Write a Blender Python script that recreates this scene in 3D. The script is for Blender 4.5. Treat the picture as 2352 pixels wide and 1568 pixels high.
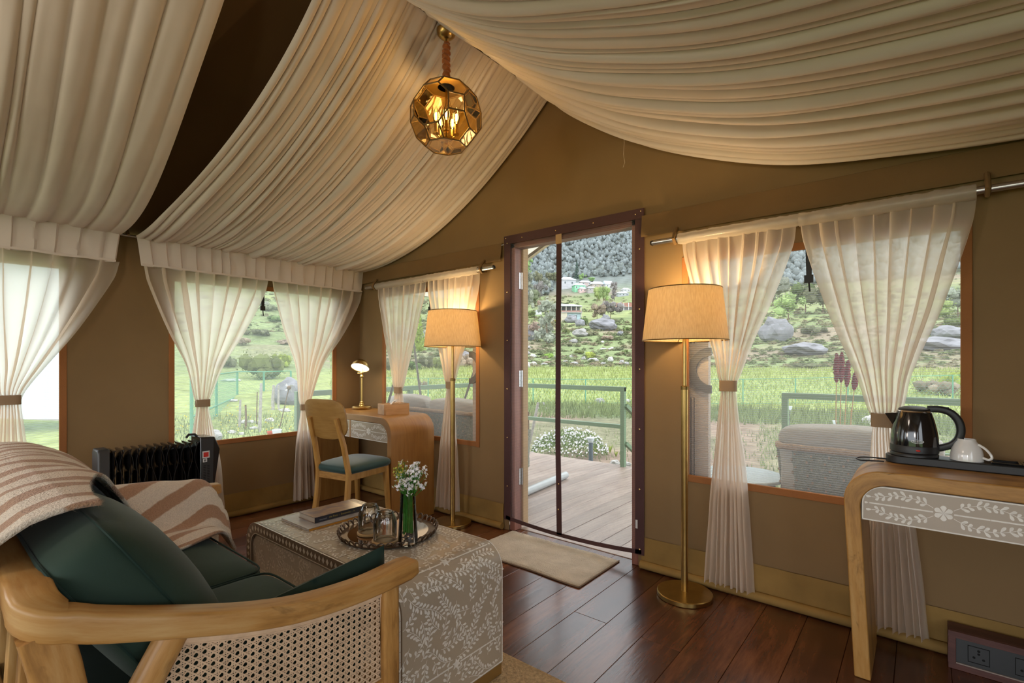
import bpy, bmesh, math, random
from mathutils import Vector, Matrix, noise
R = random.Random(7)
PI = math.pi
for o in list(bpy.data.objects):
    bpy.data.objects.remove(o)
SC = bpy.context.scene
COL = SC.collection

# ------------------------------------------------------------------ camera
EYE = 1.15            # eye height above the floor
FPX = 1145.0          # focal length in pixels of the 2352-wide frame
YAW = math.radians(39.4)
cam = bpy.data.cameras.new('camera')
cam.sensor_width = 36.0
cam.lens = FPX / 2352 * 36.0
cam.shift_y = 45 / 2352
cam.clip_start = 0.05
cam.clip_end = 5000
co = bpy.data.objects.new('camera', cam)
co.location = (0, 0, EYE)
co.rotation_euler = (PI / 2, 0, YAW)
COL.objects.link(co)
SC.camera = co

# ------------------------------------------------------------------ sky, exposure
W = bpy.data.worlds.new('overcast_sky')
SC.world = W
W.use_nodes = True
wn = W.node_tree
for n in list(wn.nodes):
    wn.nodes.remove(n)
wo = wn.nodes.new('ShaderNodeOutputWorld')
bg = wn.nodes.new('ShaderNodeBackground')
tc = wn.nodes.new('ShaderNodeTexCoord')
sep = wn.nodes.new('ShaderNodeSeparateXYZ')
rmp = wn.nodes.new('ShaderNodeValToRGB')
rmp.color_ramp.elements[0].position = 0.45
rmp.color_ramp.elements[0].color = (0.80, 0.86, 0.92, 1)
rmp.color_ramp.elements[1].position = 1.0
rmp.color_ramp.elements[1].color = (0.93, 0.97, 1.0, 1)
mp = wn.nodes.new('ShaderNodeMath'); mp.operation = 'MULTIPLY_ADD'
mp.inputs[1].default_value = 0.5; mp.inputs[2].default_value = 0.5
wn.links.new(tc.outputs['Generated'], sep.inputs[0])
wn.links.new(sep.outputs['Z'], mp.inputs[0])
wn.links.new(mp.outputs[0], rmp.inputs[0])
wn.links.new(rmp.outputs[0], bg.inputs['Color'])
bg.inputs['Strength'].default_value = 4.0
wn.links.new(bg.outputs[0], wo.inputs[0])

SC.view_settings.view_transform = 'Standard'
SC.view_settings.look = 'None'
SC.view_settings.exposure = 0.0
SC.view_settings.gamma = 1.0
SC.view_settings.use_curve_mapping = False
try:
    SC.cycles.max_bounces = 10
    SC.cycles.diffuse_bounces = 5
    SC.cycles.glossy_bounces = 4
    SC.cycles.transmission_bounces = 8
    SC.cycles.transparent_max_bounces = 24
    SC.cycles.sample_clamp_indirect = 6.0
    SC.cycles.caustics_reflective = False
    SC.cycles.caustics_refractive = False
    SC.cycles.use_denoising = True
except Exception:
    pass

def lamp_light(name, loc, watts, col, radius, kind='POINT', rot=None, spot=None):
    l = bpy.data.lights.new(name, kind)
    l.energy = watts
    l.color = col
    l.shadow_soft_size = radius
    if spot:
        l.spot_size = spot; l.spot_blend = 0.5
    o = bpy.data.objects.new(name, l)
    o.location = loc
    if rot: o.rotation_euler = rot
    COL.objects.link(o)
    return o
# the second ceiling lamp of the tent, hanging behind the camera from the same ridge
lamp_light('ceiling_lamp_light', (-1.75, -0.75, 2.25), 24, (1.0, 0.85, 0.72), 0.18)
# unseen fill lights added behind the camera to brighten the room
lamp_light('rear_fill_light', (0.3, -2.2, 1.4), 44, (1.0, 0.89, 0.78), 0.25)
lamp_light('rear_fill_light', (-3.0, -2.2, 1.4), 44, (1.0, 0.89, 0.78), 0.25)

# ------------------------------------------------------------------ geometry helpers
FX, FY = -math.sin(YAW), math.cos(YAW)
RX, RY = math.cos(YAW), math.sin(YAW)
def at(px, py, d):
    """point at forward distance d seen at pixel (px, py)"""
    lat = (px - 1176) / FPX * d
    return Vector((FX * d + RX * lat, FY * d + RY * lat, EYE - (py - 829) / FPX * d))
def ss(a, b, x):
    t = max(0.0, min(1.0, (x - a) / (b - a)))
    return t * t * (3 - 2 * t)
def lerp(a, b, t): return a + (b - a) * t
def interp(pts, x):
    if x <= pts[0][0]: return pts[0][1]
    for i in range(len(pts) - 1):
        if x <= pts[i + 1][0]:
            t = (x - pts[i][0]) / (pts[i + 1][0] - pts[i][0])
            return lerp(pts[i][1], pts[i + 1][1], t)
    return pts[-1][1]
def catmull(pts, x):
    """smooth interpolation through (x, y) points"""
    n = len(pts)
    if x <= pts[0][0]: return pts[0][1]
    if x >= pts[-1][0]: return pts[-1][1]
    for i in range(n - 1):
        if x <= pts[i + 1][0]: break
    def m(j):
        a, b = max(0, j - 1), min(n - 1, j + 1)
        return (pts[b][1] - pts[a][1]) / (pts[b][0] - pts[a][0])
    h = pts[i + 1][0] - pts[i][0]
    t = (x - pts[i][0]) / h
    t2, t3 = t * t, t * t * t
    return ((2*t3-3*t2+1)*pts[i][1] + (t3-2*t2+t)*h*m(i) + (-2*t3+3*t2)*pts[i+1][1] + (t3-t2)*h*m(i+1))

class MB:
    def __init__(s): s.v = []; s.f = []; s.c = None
    def add(s, vs, fs):
        b = len(s.v)
        s.v.extend([tuple(p) for p in vs]); s.f.extend([tuple(b + i for i in q) for q in fs])
        return s
    def box(s, a, b):
        x0, y0, z0 = a; x1, y1, z1 = b
        return s.add([(x0,y0,z0),(x1,y0,z0),(x1,y1,z0),(x0,y1,z0),(x0,y0,z1),(x1,y0,z1),(x1,y1,z1),(x0,y1,z1)],
              [(0,3,2,1),(4,5,6,7),(0,1,5,4),(1,2,6,5),(2,3,7,6),(3,0,4,7)])
    def obox(s, c, hx, hy, hz, M):
        vs = []
        for z in (-hz, hz):
            for x, y in ((-hx,-hy),(hx,-hy),(hx,hy),(-hx,hy)):
                vs.append(Vector(c) + M @ Vector((x, y, z)))
        return s.add(vs, [(0,3,2,1),(4,5,6,7),(0,1,5,4),(1,2,6,5),(2,3,7,6),(3,0,4,7)])
    def tube(s, pts, r, n=8, cap=True, squash=None):
        """round tube along points; r number or list"""
        pts = [Vector(p) for p in pts]; m = len(pts)
        rs = r if isinstance(r, (list, tuple)) else [r] * m
        t0 = (pts[1] - pts[0]).normalized()
        ref = Vector((0,0,1)) if abs(t0.z) < 0.9 else Vector((1,0,0))
        u = t0.cross(ref).normalized(); vs = []
        for i in range(m):
            t = (pts[min(i+1, m-1)] - pts[max(i-1, 0)]).normalized()
            u = (u - t * u.dot(t)).normalized(); w = t.cross(u)
            for k in range(n):
                a = 2*PI*k/n
                vs.append(pts[i] + (u*math.cos(a) + w*math.sin(a)) * rs[i])
        fs = [(i*n+k, i*n+(k+1)%n, (i+1)*n+(k+1)%n, (i+1)*n+k) for i in range(m-1) for k in range(n)]
        if cap:
            fs.append(tuple(reversed(range(n)))); fs.append(tuple(range((m-1)*n, m*n)))
        return s.add(vs, fs)
    def sweep(s, pts, sec, up=(0,0,1), cap=True, grain=False):
        """sweep closed section [(side, up)] (list, or function of index) along points"""
        pts = [Vector(p) for p in pts]; m = len(pts); up = Vector(up); vs = []; gc = []; run = 0.0
        for i in range(m):
            if i: run += (pts[i]-pts[i-1]).length
            t = (pts[min(i+1, m-1)] - pts[max(i-1, 0)]).normalized()
            side = t.cross(up).normalized(); w = side.cross(t)
            q = sec(i) if callable(sec) else sec
            n = len(q)
            vs += [pts[i] + side*a + w*b for a, b in q]; gc += [(run, a, b) for a, b in q]
        fs = [(i*n+k, i*n+(k+1)%n, (i+1)*n+(k+1)%n, (i+1)*n+k) for i in range(m-1) for k in range(n)]
        if cap:
            fs.append(tuple(reversed(range(n)))); fs.append(tuple(range((m-1)*n, m*n)))
        if grain: s.c = gc
        return s.add(vs, fs)
    def lathe(s, prof, c=(0,0,0), n=32, ax=None):
        """profile [(r, z)] turned about the z axis through c"""
        vs = []; m = len(prof)
        for r, z in prof:
            for k in range(n):
                a = 2*PI*k/n
                p = Vector((r*math.cos(a), r*math.sin(a), z))
                if ax is not None: p = ax @ p
                vs.append(Vector(c) + p)
        fs = [(i*n+k, i*n+(k+1)%n, (i+1)*n+(k+1)%n, (i+1)*n+k) for i in range(m-1) for k in range(n)]
        if prof[0][0] > 1e-5 and prof[0] != prof[-1]: fs.append(tuple(reversed(range(n))))
        if prof[-1][0] > 1e-5 and prof[0] != prof[-1]: fs.append(tuple(range((m-1)*n, m*n)))
        return s.add(vs, fs)
    def shell(s, prof, c=(0,0,0), n=32):
        vs = []; m = len(prof)
        for r, z in prof:
            for k in range(n):
                a = 2*PI*k/n
                vs.append((c[0]+r*math.cos(a), c[1]+r*math.sin(a), c[2]+z))
        return s.add(vs, [(i*n+k, i*n+(k+1)%n, (i+1)*n+(k+1)%n, (i+1)*n+k) for i in range(m-1) for k in range(n)])
    def grid(s, fn, nu, nv, wrap_u=False):
        vs = [fn(i/nu, j/nv) for i in range(nu+1) for j in range(nv+1)]
        fs = [(i*(nv+1)+j, i*(nv+1)+j+1, (i+1)*(nv+1)+j+1, (i+1)*(nv+1)+j) for i in range(nu) for j in range(nv)]
        return s.add(vs, fs)
    def prism(s, poly, p0, axis_u, axis_v, depth):
        """extrude 2-D polygon (u, v) from p0 by vector depth"""
        p0, U, V, D = Vector(p0), Vector(axis_u), Vector(axis_v), Vector(depth)
        n = len(poly)
        a = [p0 + U*u + V*v for u, v in poly]
        fs = [tuple(range(n)), tuple(reversed(range(n, 2*n)))]
        fs += [(k, k+n, (k+1)%n+n, (k+1)%n) for k in range(n)]
        return s.add(a + [p + D for p in a], fs)
    def superq(s, c, a, b, d, e1=0.35, e2=0.35, nu=14, nv=24, M=None, fn=None):
        def sp(x, e): return math.copysign(abs(x) ** e, x)
        vs = []
        for i in range(nu+1):
            ph = -PI/2 + PI*i/nu
            for j in range(nv):
                th = 2*PI*j/nv
                p = Vector((a*sp(math.cos(ph),e1)*sp(math.cos(th),e2), b*sp(math.cos(ph),e1)*sp(math.sin(th),e2), d*sp(math.sin(ph),e1)))
                if fn: p = fn(p)
                if M is not None: p = M @ p
                vs.append(Vector(c) + p)
        fs = [(i*nv+j, i*nv+(j+1)%nv, (i+1)*nv+(j+1)%nv, (i+1)*nv+j) for i in range(nu) for j in range(nv)]
        return s.add(vs, fs)
    def ico(s, c, r, sub=1, fn=None, sc=(1,1,1)):
        bm = bmesh.new(); bmesh.ops.create_icosphere(bm, subdivisions=sub, radius=1)
        vs = []
        for v in bm.verts:
            p = v.co.copy()
            k = fn(p) if fn else 1.0
            vs.append(Vector(c) + Vector((p.x*sc[0], p.y*sc[1], p.z*sc[2])) * (r*k))
        fs = [tuple(v.index for v in f.verts) for f in bm.faces]
        bm.free()
        return s.add(vs, fs)

BASE = {}
def fix_normals(me):
    bm = bmesh.new(); bm.from_mesh(me)
    bmesh.ops.remove_doubles(bm, verts=bm.verts, dist=1e-6)
    bmesh.ops.recalc_face_normals(bm, faces=bm.faces)
    bm.to_mesh(me); bm.free()
def obj(name, mb, mat, parent=None, base=None, smooth=True, bev=0.0, ang=38, fix=True, seg=2):
    """link one mesh object; vertices come in world space (or the thing's own space when the parent was made with local=True)"""
    if parent is not None: b = BASE[parent]
    else: b = Vector(base) if base is not None else Vector((0,0,0))
    me = bpy.data.meshes.new(name)
    me.from_pydata([(p[0]-b.x, p[1]-b.y, p[2]-b.z) for p in mb.v], [], mb.f)
    me.update()
    if mb.c:
        fix = False
        ga = me.attributes.new('grain', 'FLOAT_VECTOR', 'POINT'); ga.data.foreach_set('vector', [q for p in mb.c for q in p])
    if fix: fix_normals(me)
    if smooth:
        me.polygons.foreach_set('use_smooth', [True]*len(me.polygons))
        try: me.set_sharp_from_angle(angle=math.radians(ang))
        except Exception: pass
    if isinstance(mat, (list, tuple)):
        for m_ in mat: me.materials.append(m_)
    elif mat is not None: me.materials.append(mat)
    o = bpy.data.objects.new(name, me)
    COL.objects.link(o)
    if parent is not None:
        o.parent = parent; BASE[o] = b
    else:
        o.location = b; BASE[o] = b
    if bev > 0:
        md = o.modifiers.new('bevel', 'BEVEL'); md.width = bev; md.segments = seg; md.limit_method = 'ANGLE'; md.angle_limit = math.radians(35)
        md.harden_normals = False
    return o
def thing(name, label, cat, loc=(0,0,0), group=None, rotz=0.0, local=False):
    o = bpy.data.objects.new(name, None)
    o.empty_display_size = 0.1
    o.location = loc; o.rotation_euler = (0,0,rotz)
    COL.objects.link(o)
    BASE[o] = Vector((0,0,0)) if local else Vector(loc)
    tag(o, label, cat, group)
    return o
def tag(o, label=None, cat=None, group=None, kind=None):
    if label: o['label'] = label
    if cat: o['category'] = cat
    if group: o['group'] = group
    if kind: o['kind'] = kind
    return o
def struct(name, mb, mat, label=None, **k):
    o = obj(name, mb, mat, **k); o['kind'] = 'structure'
    if label: o['label'] = label
    return o
def dup(root, loc=None, rotz=None, label=None, scale=None):
    c = root.copy(); COL.objects.link(c)
    if loc is not None: c.location = loc
    if rotz is not None: c.rotation_euler = (0,0,rotz)
    if scale is not None: c.scale = (scale,)*3 if not isinstance(scale, (tuple, list)) else scale
    if label: c['label'] = label
    for ch in root.children:
        d = ch.copy(); COL.objects.link(d); d.parent = c
        for g in ch.children:
            e = g.copy(); COL.objects.link(e); e.parent = d
    return c

# ------------------------------------------------------------------ material helpers
def lin(r, g, b):
    f = lambda c: (c/255/12.92) if c/255 <= 0.04045 else ((c/255+0.055)/1.055)**2.4
    return (f(r), f(g), f(b))
def new_mat(name):
    m = bpy.data.materials.new(name); m.use_nodes = True
    nt = m.node_tree
    for n in list(nt.nodes): nt.nodes.remove(n)
    out = nt.nodes.new('ShaderNodeOutputMaterial')
    return m, nt, out
def N(nt, t, **k):
    n = nt.nodes.new(t)
    for a, v in k.items():
        if a in n.bl_rna.properties: setattr(n, a, v)
        else: n.inputs[a.replace('_', ' ')].default_value = v
    return n
def L(nt, a, ao, b, bi): nt.links.new(a.outputs[ao], b.inputs[bi])
def ramp(nt, src, so, stops, interp_='LINEAR'):
    r = nt.nodes.new('ShaderNodeValToRGB'); r.color_ramp.interpolation = interp_
    el = r.color_ramp.elements
    while len(el) < len(stops): el.new(0.5)
    for e, (p, c) in zip(el, stops):
        e.position = p; e.color = (*c, 1) if len(c) == 3 else c
    nt.links.new(src.outputs[so], r.inputs[0])
    return r
def plain(name, col, rough=0.6, metal=0.0, spec=0.5, bump=0.0, bscale=200.0, var=0.0, vscale=6.0, coat=0.0, sheen=0.0, trans=0.0, emit=None, emit_s=0.0, aniso=None):
    m, nt, out = new_mat(name)
    b = N(nt, 'ShaderNodeBsdfPrincipled')
    b.inputs['Base Color'].default_value = (*col, 1); b.inputs['Roughness'].default_value = rough
    b.inputs['Metallic'].default_value = metal; b.inputs['Specular IOR Level'].default_value = spec
    if coat: b.inputs['Coat Weight'].default_value = coat; b.inputs['Coat Roughness'].default_value = 0.08
    if sheen: b.inputs['Sheen Weight'].default_value = sheen; b.inputs['Sheen Roughness'].default_value = 0.4
    if trans: b.inputs['Transmission Weight'].default_value = trans
    if emit: b.inputs['Emission Color'].default_value = (*emit, 1); b.inputs['Emission Strength'].default_value = emit_s
    t = N(nt, 'ShaderNodeTexCoord')
    if var:
        nz = N(nt, 'ShaderNodeTexNoise', Scale=vscale, Detail=4.0); L(nt, t, 'Object', nz, 'Vector')
        r = ramp(nt, nz, 'Fac', [(0.25, tuple(c*(1-var) for c in col)), (0.75, tuple(min(1, c*(1+var)) for c in col))])
        L(nt, r, 0, b, 'Base Color')
    if bump:
        nz = N(nt, 'ShaderNodeTexNoise', Scale=bscale, Detail=3.0); L(nt, t, 'Object', nz, 'Vector')
        bp = N(nt, 'ShaderNodeBump', Strength=bump, Distance=0.01); L(nt, nz, 'Fac', bp, 'Height'); L(nt, bp, 0, b, 'Normal')
    L(nt, b, 0, out, 0)
    return m
def wood(name, c_dark, c_mid, c_light, axis='X', rough=0.45, scale=1.0, stretch=14.0, vary=0.25, bump=0.15, spec=0.5, coat=0.0, attr=None, knots=0.0):
    """procedural wood with grain along axis of the object's own space; each object gets a shift of its own"""
    m, nt, out = new_mat(name)
    b = N(nt, 'ShaderNodeBsdfPrincipled'); b.inputs['Roughness'].default_value = rough
    b.inputs['Specular IOR Level'].default_value = spec
    if coat: b.inputs['Coat Weight'].default_value = coat; b.inputs['Coat Roughness'].default_value = 0.15
    t = N(nt, 'ShaderNodeTexCoord'); oi = N(nt, 'ShaderNodeObjectInfo')
    add = N(nt, 'ShaderNodeVectorMath', operation='MULTIPLY_ADD')
    cmb = N(nt, 'ShaderNodeCombineXYZ')
    for i in range(3): L(nt, oi, 'Random', cmb, i)
    L(nt, cmb, 0, add, 0); add.inputs[1].default_value = (37.0, 53.0, 71.0)
    if attr: ga = N(nt, 'ShaderNodeAttribute', attribute_name=attr); L(nt, ga, 'Vector', add, 2)
    else: L(nt, t, 'Object', add, 2)
    mpn = N(nt, 'ShaderNodeMapping')
    s = [stretch*scale]*3; s['XYZ'.index(axis)] = 1.0*scale
    mpn.inputs['Scale'].default_value = s
    L(nt, add, 0, mpn, 0)
    n1 = N(nt, 'ShaderNodeTexNoise', Scale=1.6, Detail=6.0, Roughness=0.6, Distortion=0.6); L(nt, mpn, 0, n1, 'Vector')
    n2 = N(nt, 'ShaderNodeTexNoise', Scale=9.0, Detail=4.0, Roughness=0.7); L(nt, mpn, 0, n2, 'Vector')
    n3 = N(nt, 'ShaderNodeTexNoise', Scale=2.2*scale, Detail=4.0, Distortion=1.0); L(nt, add, 0, n3, 'Vector')
    mx = N(nt, 'ShaderNodeMath', operation='MULTIPLY_ADD'); mx.inputs[1].default_value = 0.45; L(nt, n2, 'Fac', mx, 0); L(nt, n1, 'Fac', mx, 2)
    mx2 = N(nt, 'ShaderNodeMath', operation='MULTIPLY_ADD'); mx2.inputs[1].default_value = 0.5; L(nt, n3, 'Fac', mx2, 0); L(nt, mx, 0, mx2, 2)
    r = ramp(nt, mx2, 0, [(0.62, c_dark), (0.95, c_mid), (1.28 if False else 1.0, c_light)])
    # widen: remap
    mr = N(nt, 'ShaderNodeMapRange'); mr.inputs[1].default_value = 0.55; mr.inputs[2].default_value = 1.4
    L(nt, mx2, 0, mr, 0)
    r.color_ramp.elements[0].position = 0.15; r.color_ramp.elements[1].position = 0.5; r.color_ramp.elements[2].position = 0.85
    L(nt, mr, 0, r, 0)
    hv = N(nt, 'ShaderNodeHueSaturation')
    vr = N(nt, 'ShaderNodeMapRange'); vr.inputs[3].default_value = 1-vary; vr.inputs[4].default_value = 1+vary
    L(nt, oi, 'Random', vr, 0); L(nt, vr, 0, hv, 'Value')
    if knots:
        mk = N(nt, 'ShaderNodeMapping'); sk = [9.0]*3; sk['XYZ'.index(axis)] = 3.2; mk.inputs['Scale'].default_value = sk; L(nt, add, 0, mk, 0)
        nk = N(nt, 'ShaderNodeTexNoise', Scale=1.0, Detail=5.0, Roughness=0.65, Distortion=1.2); L(nt, mk, 0, nk, 'Vector')
        rk = N(nt, 'ShaderNodeMapRange'); rk.inputs[1].default_value = 0.60; rk.inputs[2].default_value = 0.70; rk.inputs[4].default_value = knots; L(nt, nk, 'Fac', rk, 0)
        mk2 = N(nt, 'ShaderNodeMix', data_type='RGBA'); L(nt, rk, 0, mk2, 0); L(nt, r, 0, mk2, 6); mk2.inputs[7].default_value = (*tuple(c*0.55 for c in c_dark), 1); L(nt, mk2, 2, hv, 'Color')
    else: L(nt, r, 0, hv, 'Color')
    L(nt, hv, 0, b, 'Base Color')
    if bump:
        bp = N(nt, 'ShaderNodeBump', Strength=bump, Distance=0.004); L(nt, mx, 0, bp, 'Height'); L(nt, bp, 0, b, 'Normal')
    L(nt, b, 0, out, 0)
    return m
def fabric(name, col, transl=0.5, transp=0.0, rough=0.9, tcol=None, weave=900.0, wbump=0.1, var=0.06):
    """thin woven cloth: diffuse + translucent (+ a little see-through between the threads)"""
    m, nt, out = new_mat(name)
    t = N(nt, 'ShaderNodeTexCoord')
    nz = N(nt, 'ShaderNodeTexNoise', Scale=7.0, Detail=3.0); L(nt, t, 'Object', nz, 'Vector')
    r = ramp(nt, nz, 'Fac', [(0.3, tuple(c*(1-var) for c in col)), (0.7, tuple(min(1, c*(1+var)) for c in col))])
    d = N(nt, 'ShaderNodeBsdfDiffuse'); L(nt, r, 0, d, 'Color')
    tr = N(nt, 'ShaderNodeBsdfTranslucent'); tr.inputs['Color'].default_value = (*(tcol or col), 1)
    mx = N(nt, 'ShaderNodeMixShader'); mx.inputs[0].default_value = transl
    L(nt, d, 0, mx, 1); L(nt, tr, 0, mx, 2)
    if wbump:
        w = N(nt, 'ShaderNodeTexNoise', Scale=weave, Detail=1.0); L(nt, t, 'Object', w, 'Vector')
        bp = N(nt, 'ShaderNodeBump', Strength=wbump, Distance=0.001); L(nt, w, 'Fac', bp, 'Height'); L(nt, bp, 0, d, 'Normal')
    if transp:
        tp = N(nt, 'ShaderNodeBsdfTransparent'); m2 = N(nt, 'ShaderNodeMixShader'); m2.inputs[0].default_value = transp
        L(nt, mx, 0, m2, 1); L(nt, tp, 0, m2, 2); L(nt, m2, 0, out, 0)
    else: L(nt, mx, 0, out, 0)
    return m
def thin_glass(name, tint=(1,1,1), refl=0.12, rough=0.02, fres=1.45):
    """thin pane: tinted see-through plus mirror reflection"""
    m, nt, out = new_mat(name)
    tp = N(nt, 'ShaderNodeBsdfTransparent'); tp.inputs[0].default_value = (*tint, 1)
    gl = N(nt, 'ShaderNodeBsdfGlossy'); gl.inputs['Roughness'].default_value = rough
    lw = N(nt, 'ShaderNodeFresnel'); lw.inputs[0].default_value = fres
    ad = N(nt, 'ShaderNodeMath', operation='ADD'); ad.inputs[1].default_value = refl; ad.use_clamp = True; L(nt, lw, 0, ad, 0)
    mx = N(nt, 'ShaderNodeMixShader'); L(nt, ad, 0, mx, 0); L(nt, tp, 0, mx, 1); L(nt, gl, 0, mx, 2)
    L(nt, mx, 0, out, 0)
    return m
# ------------------------------------------------------------------ materials
M = {}
M['canvas'] = plain('tan_canvas', (0.235, 0.150, 0.070), 0.85, spec=0.2, var=0.10, vscale=1.6, bump=0.05, bscale=500)
M['canvas_band'] = plain('brown_canvas_band', (0.190, 0.112, 0.048), 0.85, spec=0.2, var=0.10, vscale=2.5, bump=0.08, bscale=300)
M['canvas_skirt'] = plain('ochre_canvas_skirt', (0.27, 0.165, 0.05), 0.8, spec=0.2, var=0.22, vscale=5, bump=0.25, bscale=18)
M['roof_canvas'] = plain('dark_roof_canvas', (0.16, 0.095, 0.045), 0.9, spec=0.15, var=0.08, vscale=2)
M['fly_canvas'] = fabric('cream_fly_canvas', (0.78, 0.72, 0.60), 0.35, weave=300)
M['drape'] = fabric('cream_drape_cloth', (0.74, 0.65, 0.60), 0.15, weave=900, var=0.03)
M['sheer'] = fabric('sheer_cream_cotton', (0.84, 0.755, 0.65), 0.66, transp=0.22, tcol=(0.96, 0.88, 0.80), weave=900, var=0.03)
M['tie'] = plain('tan_tieback_cloth', (0.30, 0.20, 0.115), 0.8, bump=0.1, bscale=400)
M['win_trim'] = plain('rust_window_webbing', (0.30, 0.115, 0.030), 0.8, bump=0.15, bscale=250, var=0.12)
M['maroon'] = plain('maroon_webbing', (0.060, 0.022, 0.022), 0.75, bump=0.15, bscale=300, var=0.15)
M['black_strap'] = plain('black_webbing', (0.012, 0.012, 0.013), 0.6)
M['steel'] = plain('brushed_steel', (0.55, 0.55, 0.56), 0.28, 1.0)
M['brass'] = plain('antique_brass', (0.44, 0.29, 0.10), 0.30, 1.0, var=0.12, vscale=20)
M['brass_dark'] = plain('dark_brass', (0.20, 0.125, 0.04), 0.4, 1.0)
M['came'] = plain('bronze_came', (0.135, 0.075, 0.022), 0.45, 0.5)
M['gold_stud'] = plain('brass_stud', (0.7, 0.5, 0.22), 0.25, 1.0)
M['jamb'] = wood('reddish_door_wood', (0.13, 0.050, 0.036), (0.21, 0.085, 0.062), (0.28, 0.125, 0.09), 'Z', 0.5, 1.0)
M['leaf_edge'] = plain('tan_door_edge', (0.42, 0.27, 0.13), 0.55, var=0.1)
M['leaf_face'] = plain('pale_door_panel', (0.55, 0.46, 0.39), 0.6, var=0.06)
M['leaf_ring'] = plain('grey_door_ring', (0.095, 0.085, 0.078), 0.6)
M['floor_wood'] = wood('stained_floor_plank', (0.020, 0.007, 0.004), (0.090, 0.028, 0.011), (0.190, 0.068, 0.026), 'Y', 0.27, 0.8, 9.0, 0.28, 0.30, spec=0.6, coat=0.15)
M['subfloor'] = plain('dark_gap', (0.012, 0.006, 0.004), 0.9)
M['deck_wood'] = wood('weathered_deck_board', (0.23, 0.165, 0.14), (0.34, 0.255, 0.215), (0.43, 0.34, 0.29), 'Y', 0.33, 0.7, 10.0, 0.15, 0.2)
M['acacia_x'] = wood('honey_wood_x', (0.16, 0.065, 0.014), (0.45, 0.235, 0.065), (0.57, 0.37, 0.155), 'X', 0.42, 1.6, 9.0, 0.05, 0.12)
M['acacia_y'] = wood('honey_wood_y', (0.16, 0.065, 0.014), (0.45, 0.235, 0.065), (0.57, 0.37, 0.155), 'Y', 0.42, 1.6, 9.0, 0.05, 0.12)
M['acacia_z'] = wood('honey_wood_z', (0.16, 0.065, 0.014), (0.45, 0.235, 0.065), (0.57, 0.37, 0.155), 'Z', 0.42, 1.6, 9.0, 0.05, 0.12)
M['rail_wood'] = wood('honey_wood_rail', (0.16, 0.065, 0.014), (0.42, 0.215, 0.060), (0.55, 0.355, 0.150), 'X', 0.40, 1.3, 8.0, 0.03, 0.10, attr='grain', knots=0.55)
M['desk_wood'] = wood('oak_veneer_bent', (0.225, 0.098, 0.021), (0.290, 0.136, 0.032), (0.345, 0.178, 0.048), 'X', 0.38, 1.3, 16.0, 0.03, 0.05, attr='grain')
M['console_wood'] = wood('honey_wood_bent', (0.17, 0.070, 0.013), (0.42, 0.215, 0.055), (0.53, 0.325, 0.120), 'X', 0.38, 1.1, 7.0, 0.03, 0.08, attr='grain', knots=0.75)
M['ash_x'] = wood('oak_veneer_x', (0.27, 0.125, 0.034), (0.36, 0.18, 0.058), (0.43, 0.235, 0.085), 'X', 0.38, 1.3, 16.0, 0.03, 0.05)
M['ash_z'] = wood('oak_veneer_z', (0.27, 0.125, 0.034), (0.36, 0.18, 0.058), (0.43, 0.235, 0.085), 'Z', 0.38, 1.3, 16.0, 0.03, 0.05)
M['ash_y'] = wood('oak_veneer_y', (0.34, 0.185, 0.075), (0.45, 0.265, 0.125), (0.54, 0.34, 0.18), 'Y', 0.45, 1.6, 14.0, 0.03, 0.05)
M['chair_wood'] = wood('chair_wood', (0.27, 0.125, 0.022), (0.40, 0.205, 0.048), (0.48, 0.28, 0.085), 'Z', 0.4, 1.6, 10.0, 0.04, 0.06)
M['chair_back'] = wood('chair_plywood', (0.25, 0.125, 0.028), (0.33, 0.180, 0.048), (0.39, 0.23, 0.075), 'X', 0.4, 1.6, 10.0, 0.02, 0.05)
M['dark_wood'] = wood('dark_box_wood', (0.030, 0.010, 0.008), (0.075, 0.026, 0.020), (0.12, 0.045, 0.035), 'X', 0.5, 1.5, 10.0, 0.1, 0.1)
M['velvet'] = plain('bottle_green_velvet', (0.021, 0.043, 0.031), 0.7, spec=0.2, sheen=0.12, bump=0.06, bscale=500, var=0.12, vscale=5)
M['velvet_dark'] = plain('dark_green_velvet', (0.013, 0.032, 0.025), 0.7, spec=0.2, sheen=0.08, bump=0.06, bscale=500, var=0.15, vscale=8)
M['teal'] = plain('teal_seat_velvet', (0.020, 0.055, 0.050), 0.55, spec=0.3, sheen=0.35, bump=0.04, bscale=500)
M['cane'] = plain('natural_cane', (0.60, 0.43, 0.28), 0.5, var=0.18, vscale=40)
M['taupe'] = plain('taupe_lacquer', (0.40, 0.33, 0.245), 0.28, var=0.05, vscale=3)
M['taupe_light'] = plain('grey_taupe_lacquer', (0.42, 0.355, 0.285), 0.30, var=0.04)
M['bone'] = plain('bone_inlay', (0.74, 0.71, 0.65), 0.30, var=0.12, vscale=60)
M['bone_mid'] = plain('warm_bone_inlay', (0.56, 0.485, 0.385), 0.32, var=0.12, vscale=40)
M['gold_plinth'] = plain('matt_gold_plinth', (0.36, 0.225, 0.075), 0.4, 0.65)
M['jute'] = plain('jute_weave', (0.44, 0.31, 0.175), 0.95, spec=0.1, bump=1.0, bscale=170, var=0.35, vscale=90)
M['wool_rug'] = plain('cream_tufted_rug', (0.50, 0.44, 0.365), 0.95, spec=0.1, bump=0.8, bscale=160, var=0.14, vscale=10)
M['rug_edge'] = plain('brown_rug_binding', (0.18, 0.12, 0.08), 0.9)
M['black_plastic'] = plain('black_plastic', (0.014, 0.014, 0.015), 0.42)
M['black_gloss'] = plain('black_enamel', (0.008, 0.008, 0.009), 0.10, spec=0.6, coat=0.6)
M['heater_black'] = plain('heater_black_paint', (0.010, 0.010, 0.011), 0.22, spec=0.55, coat=0.3)
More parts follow.
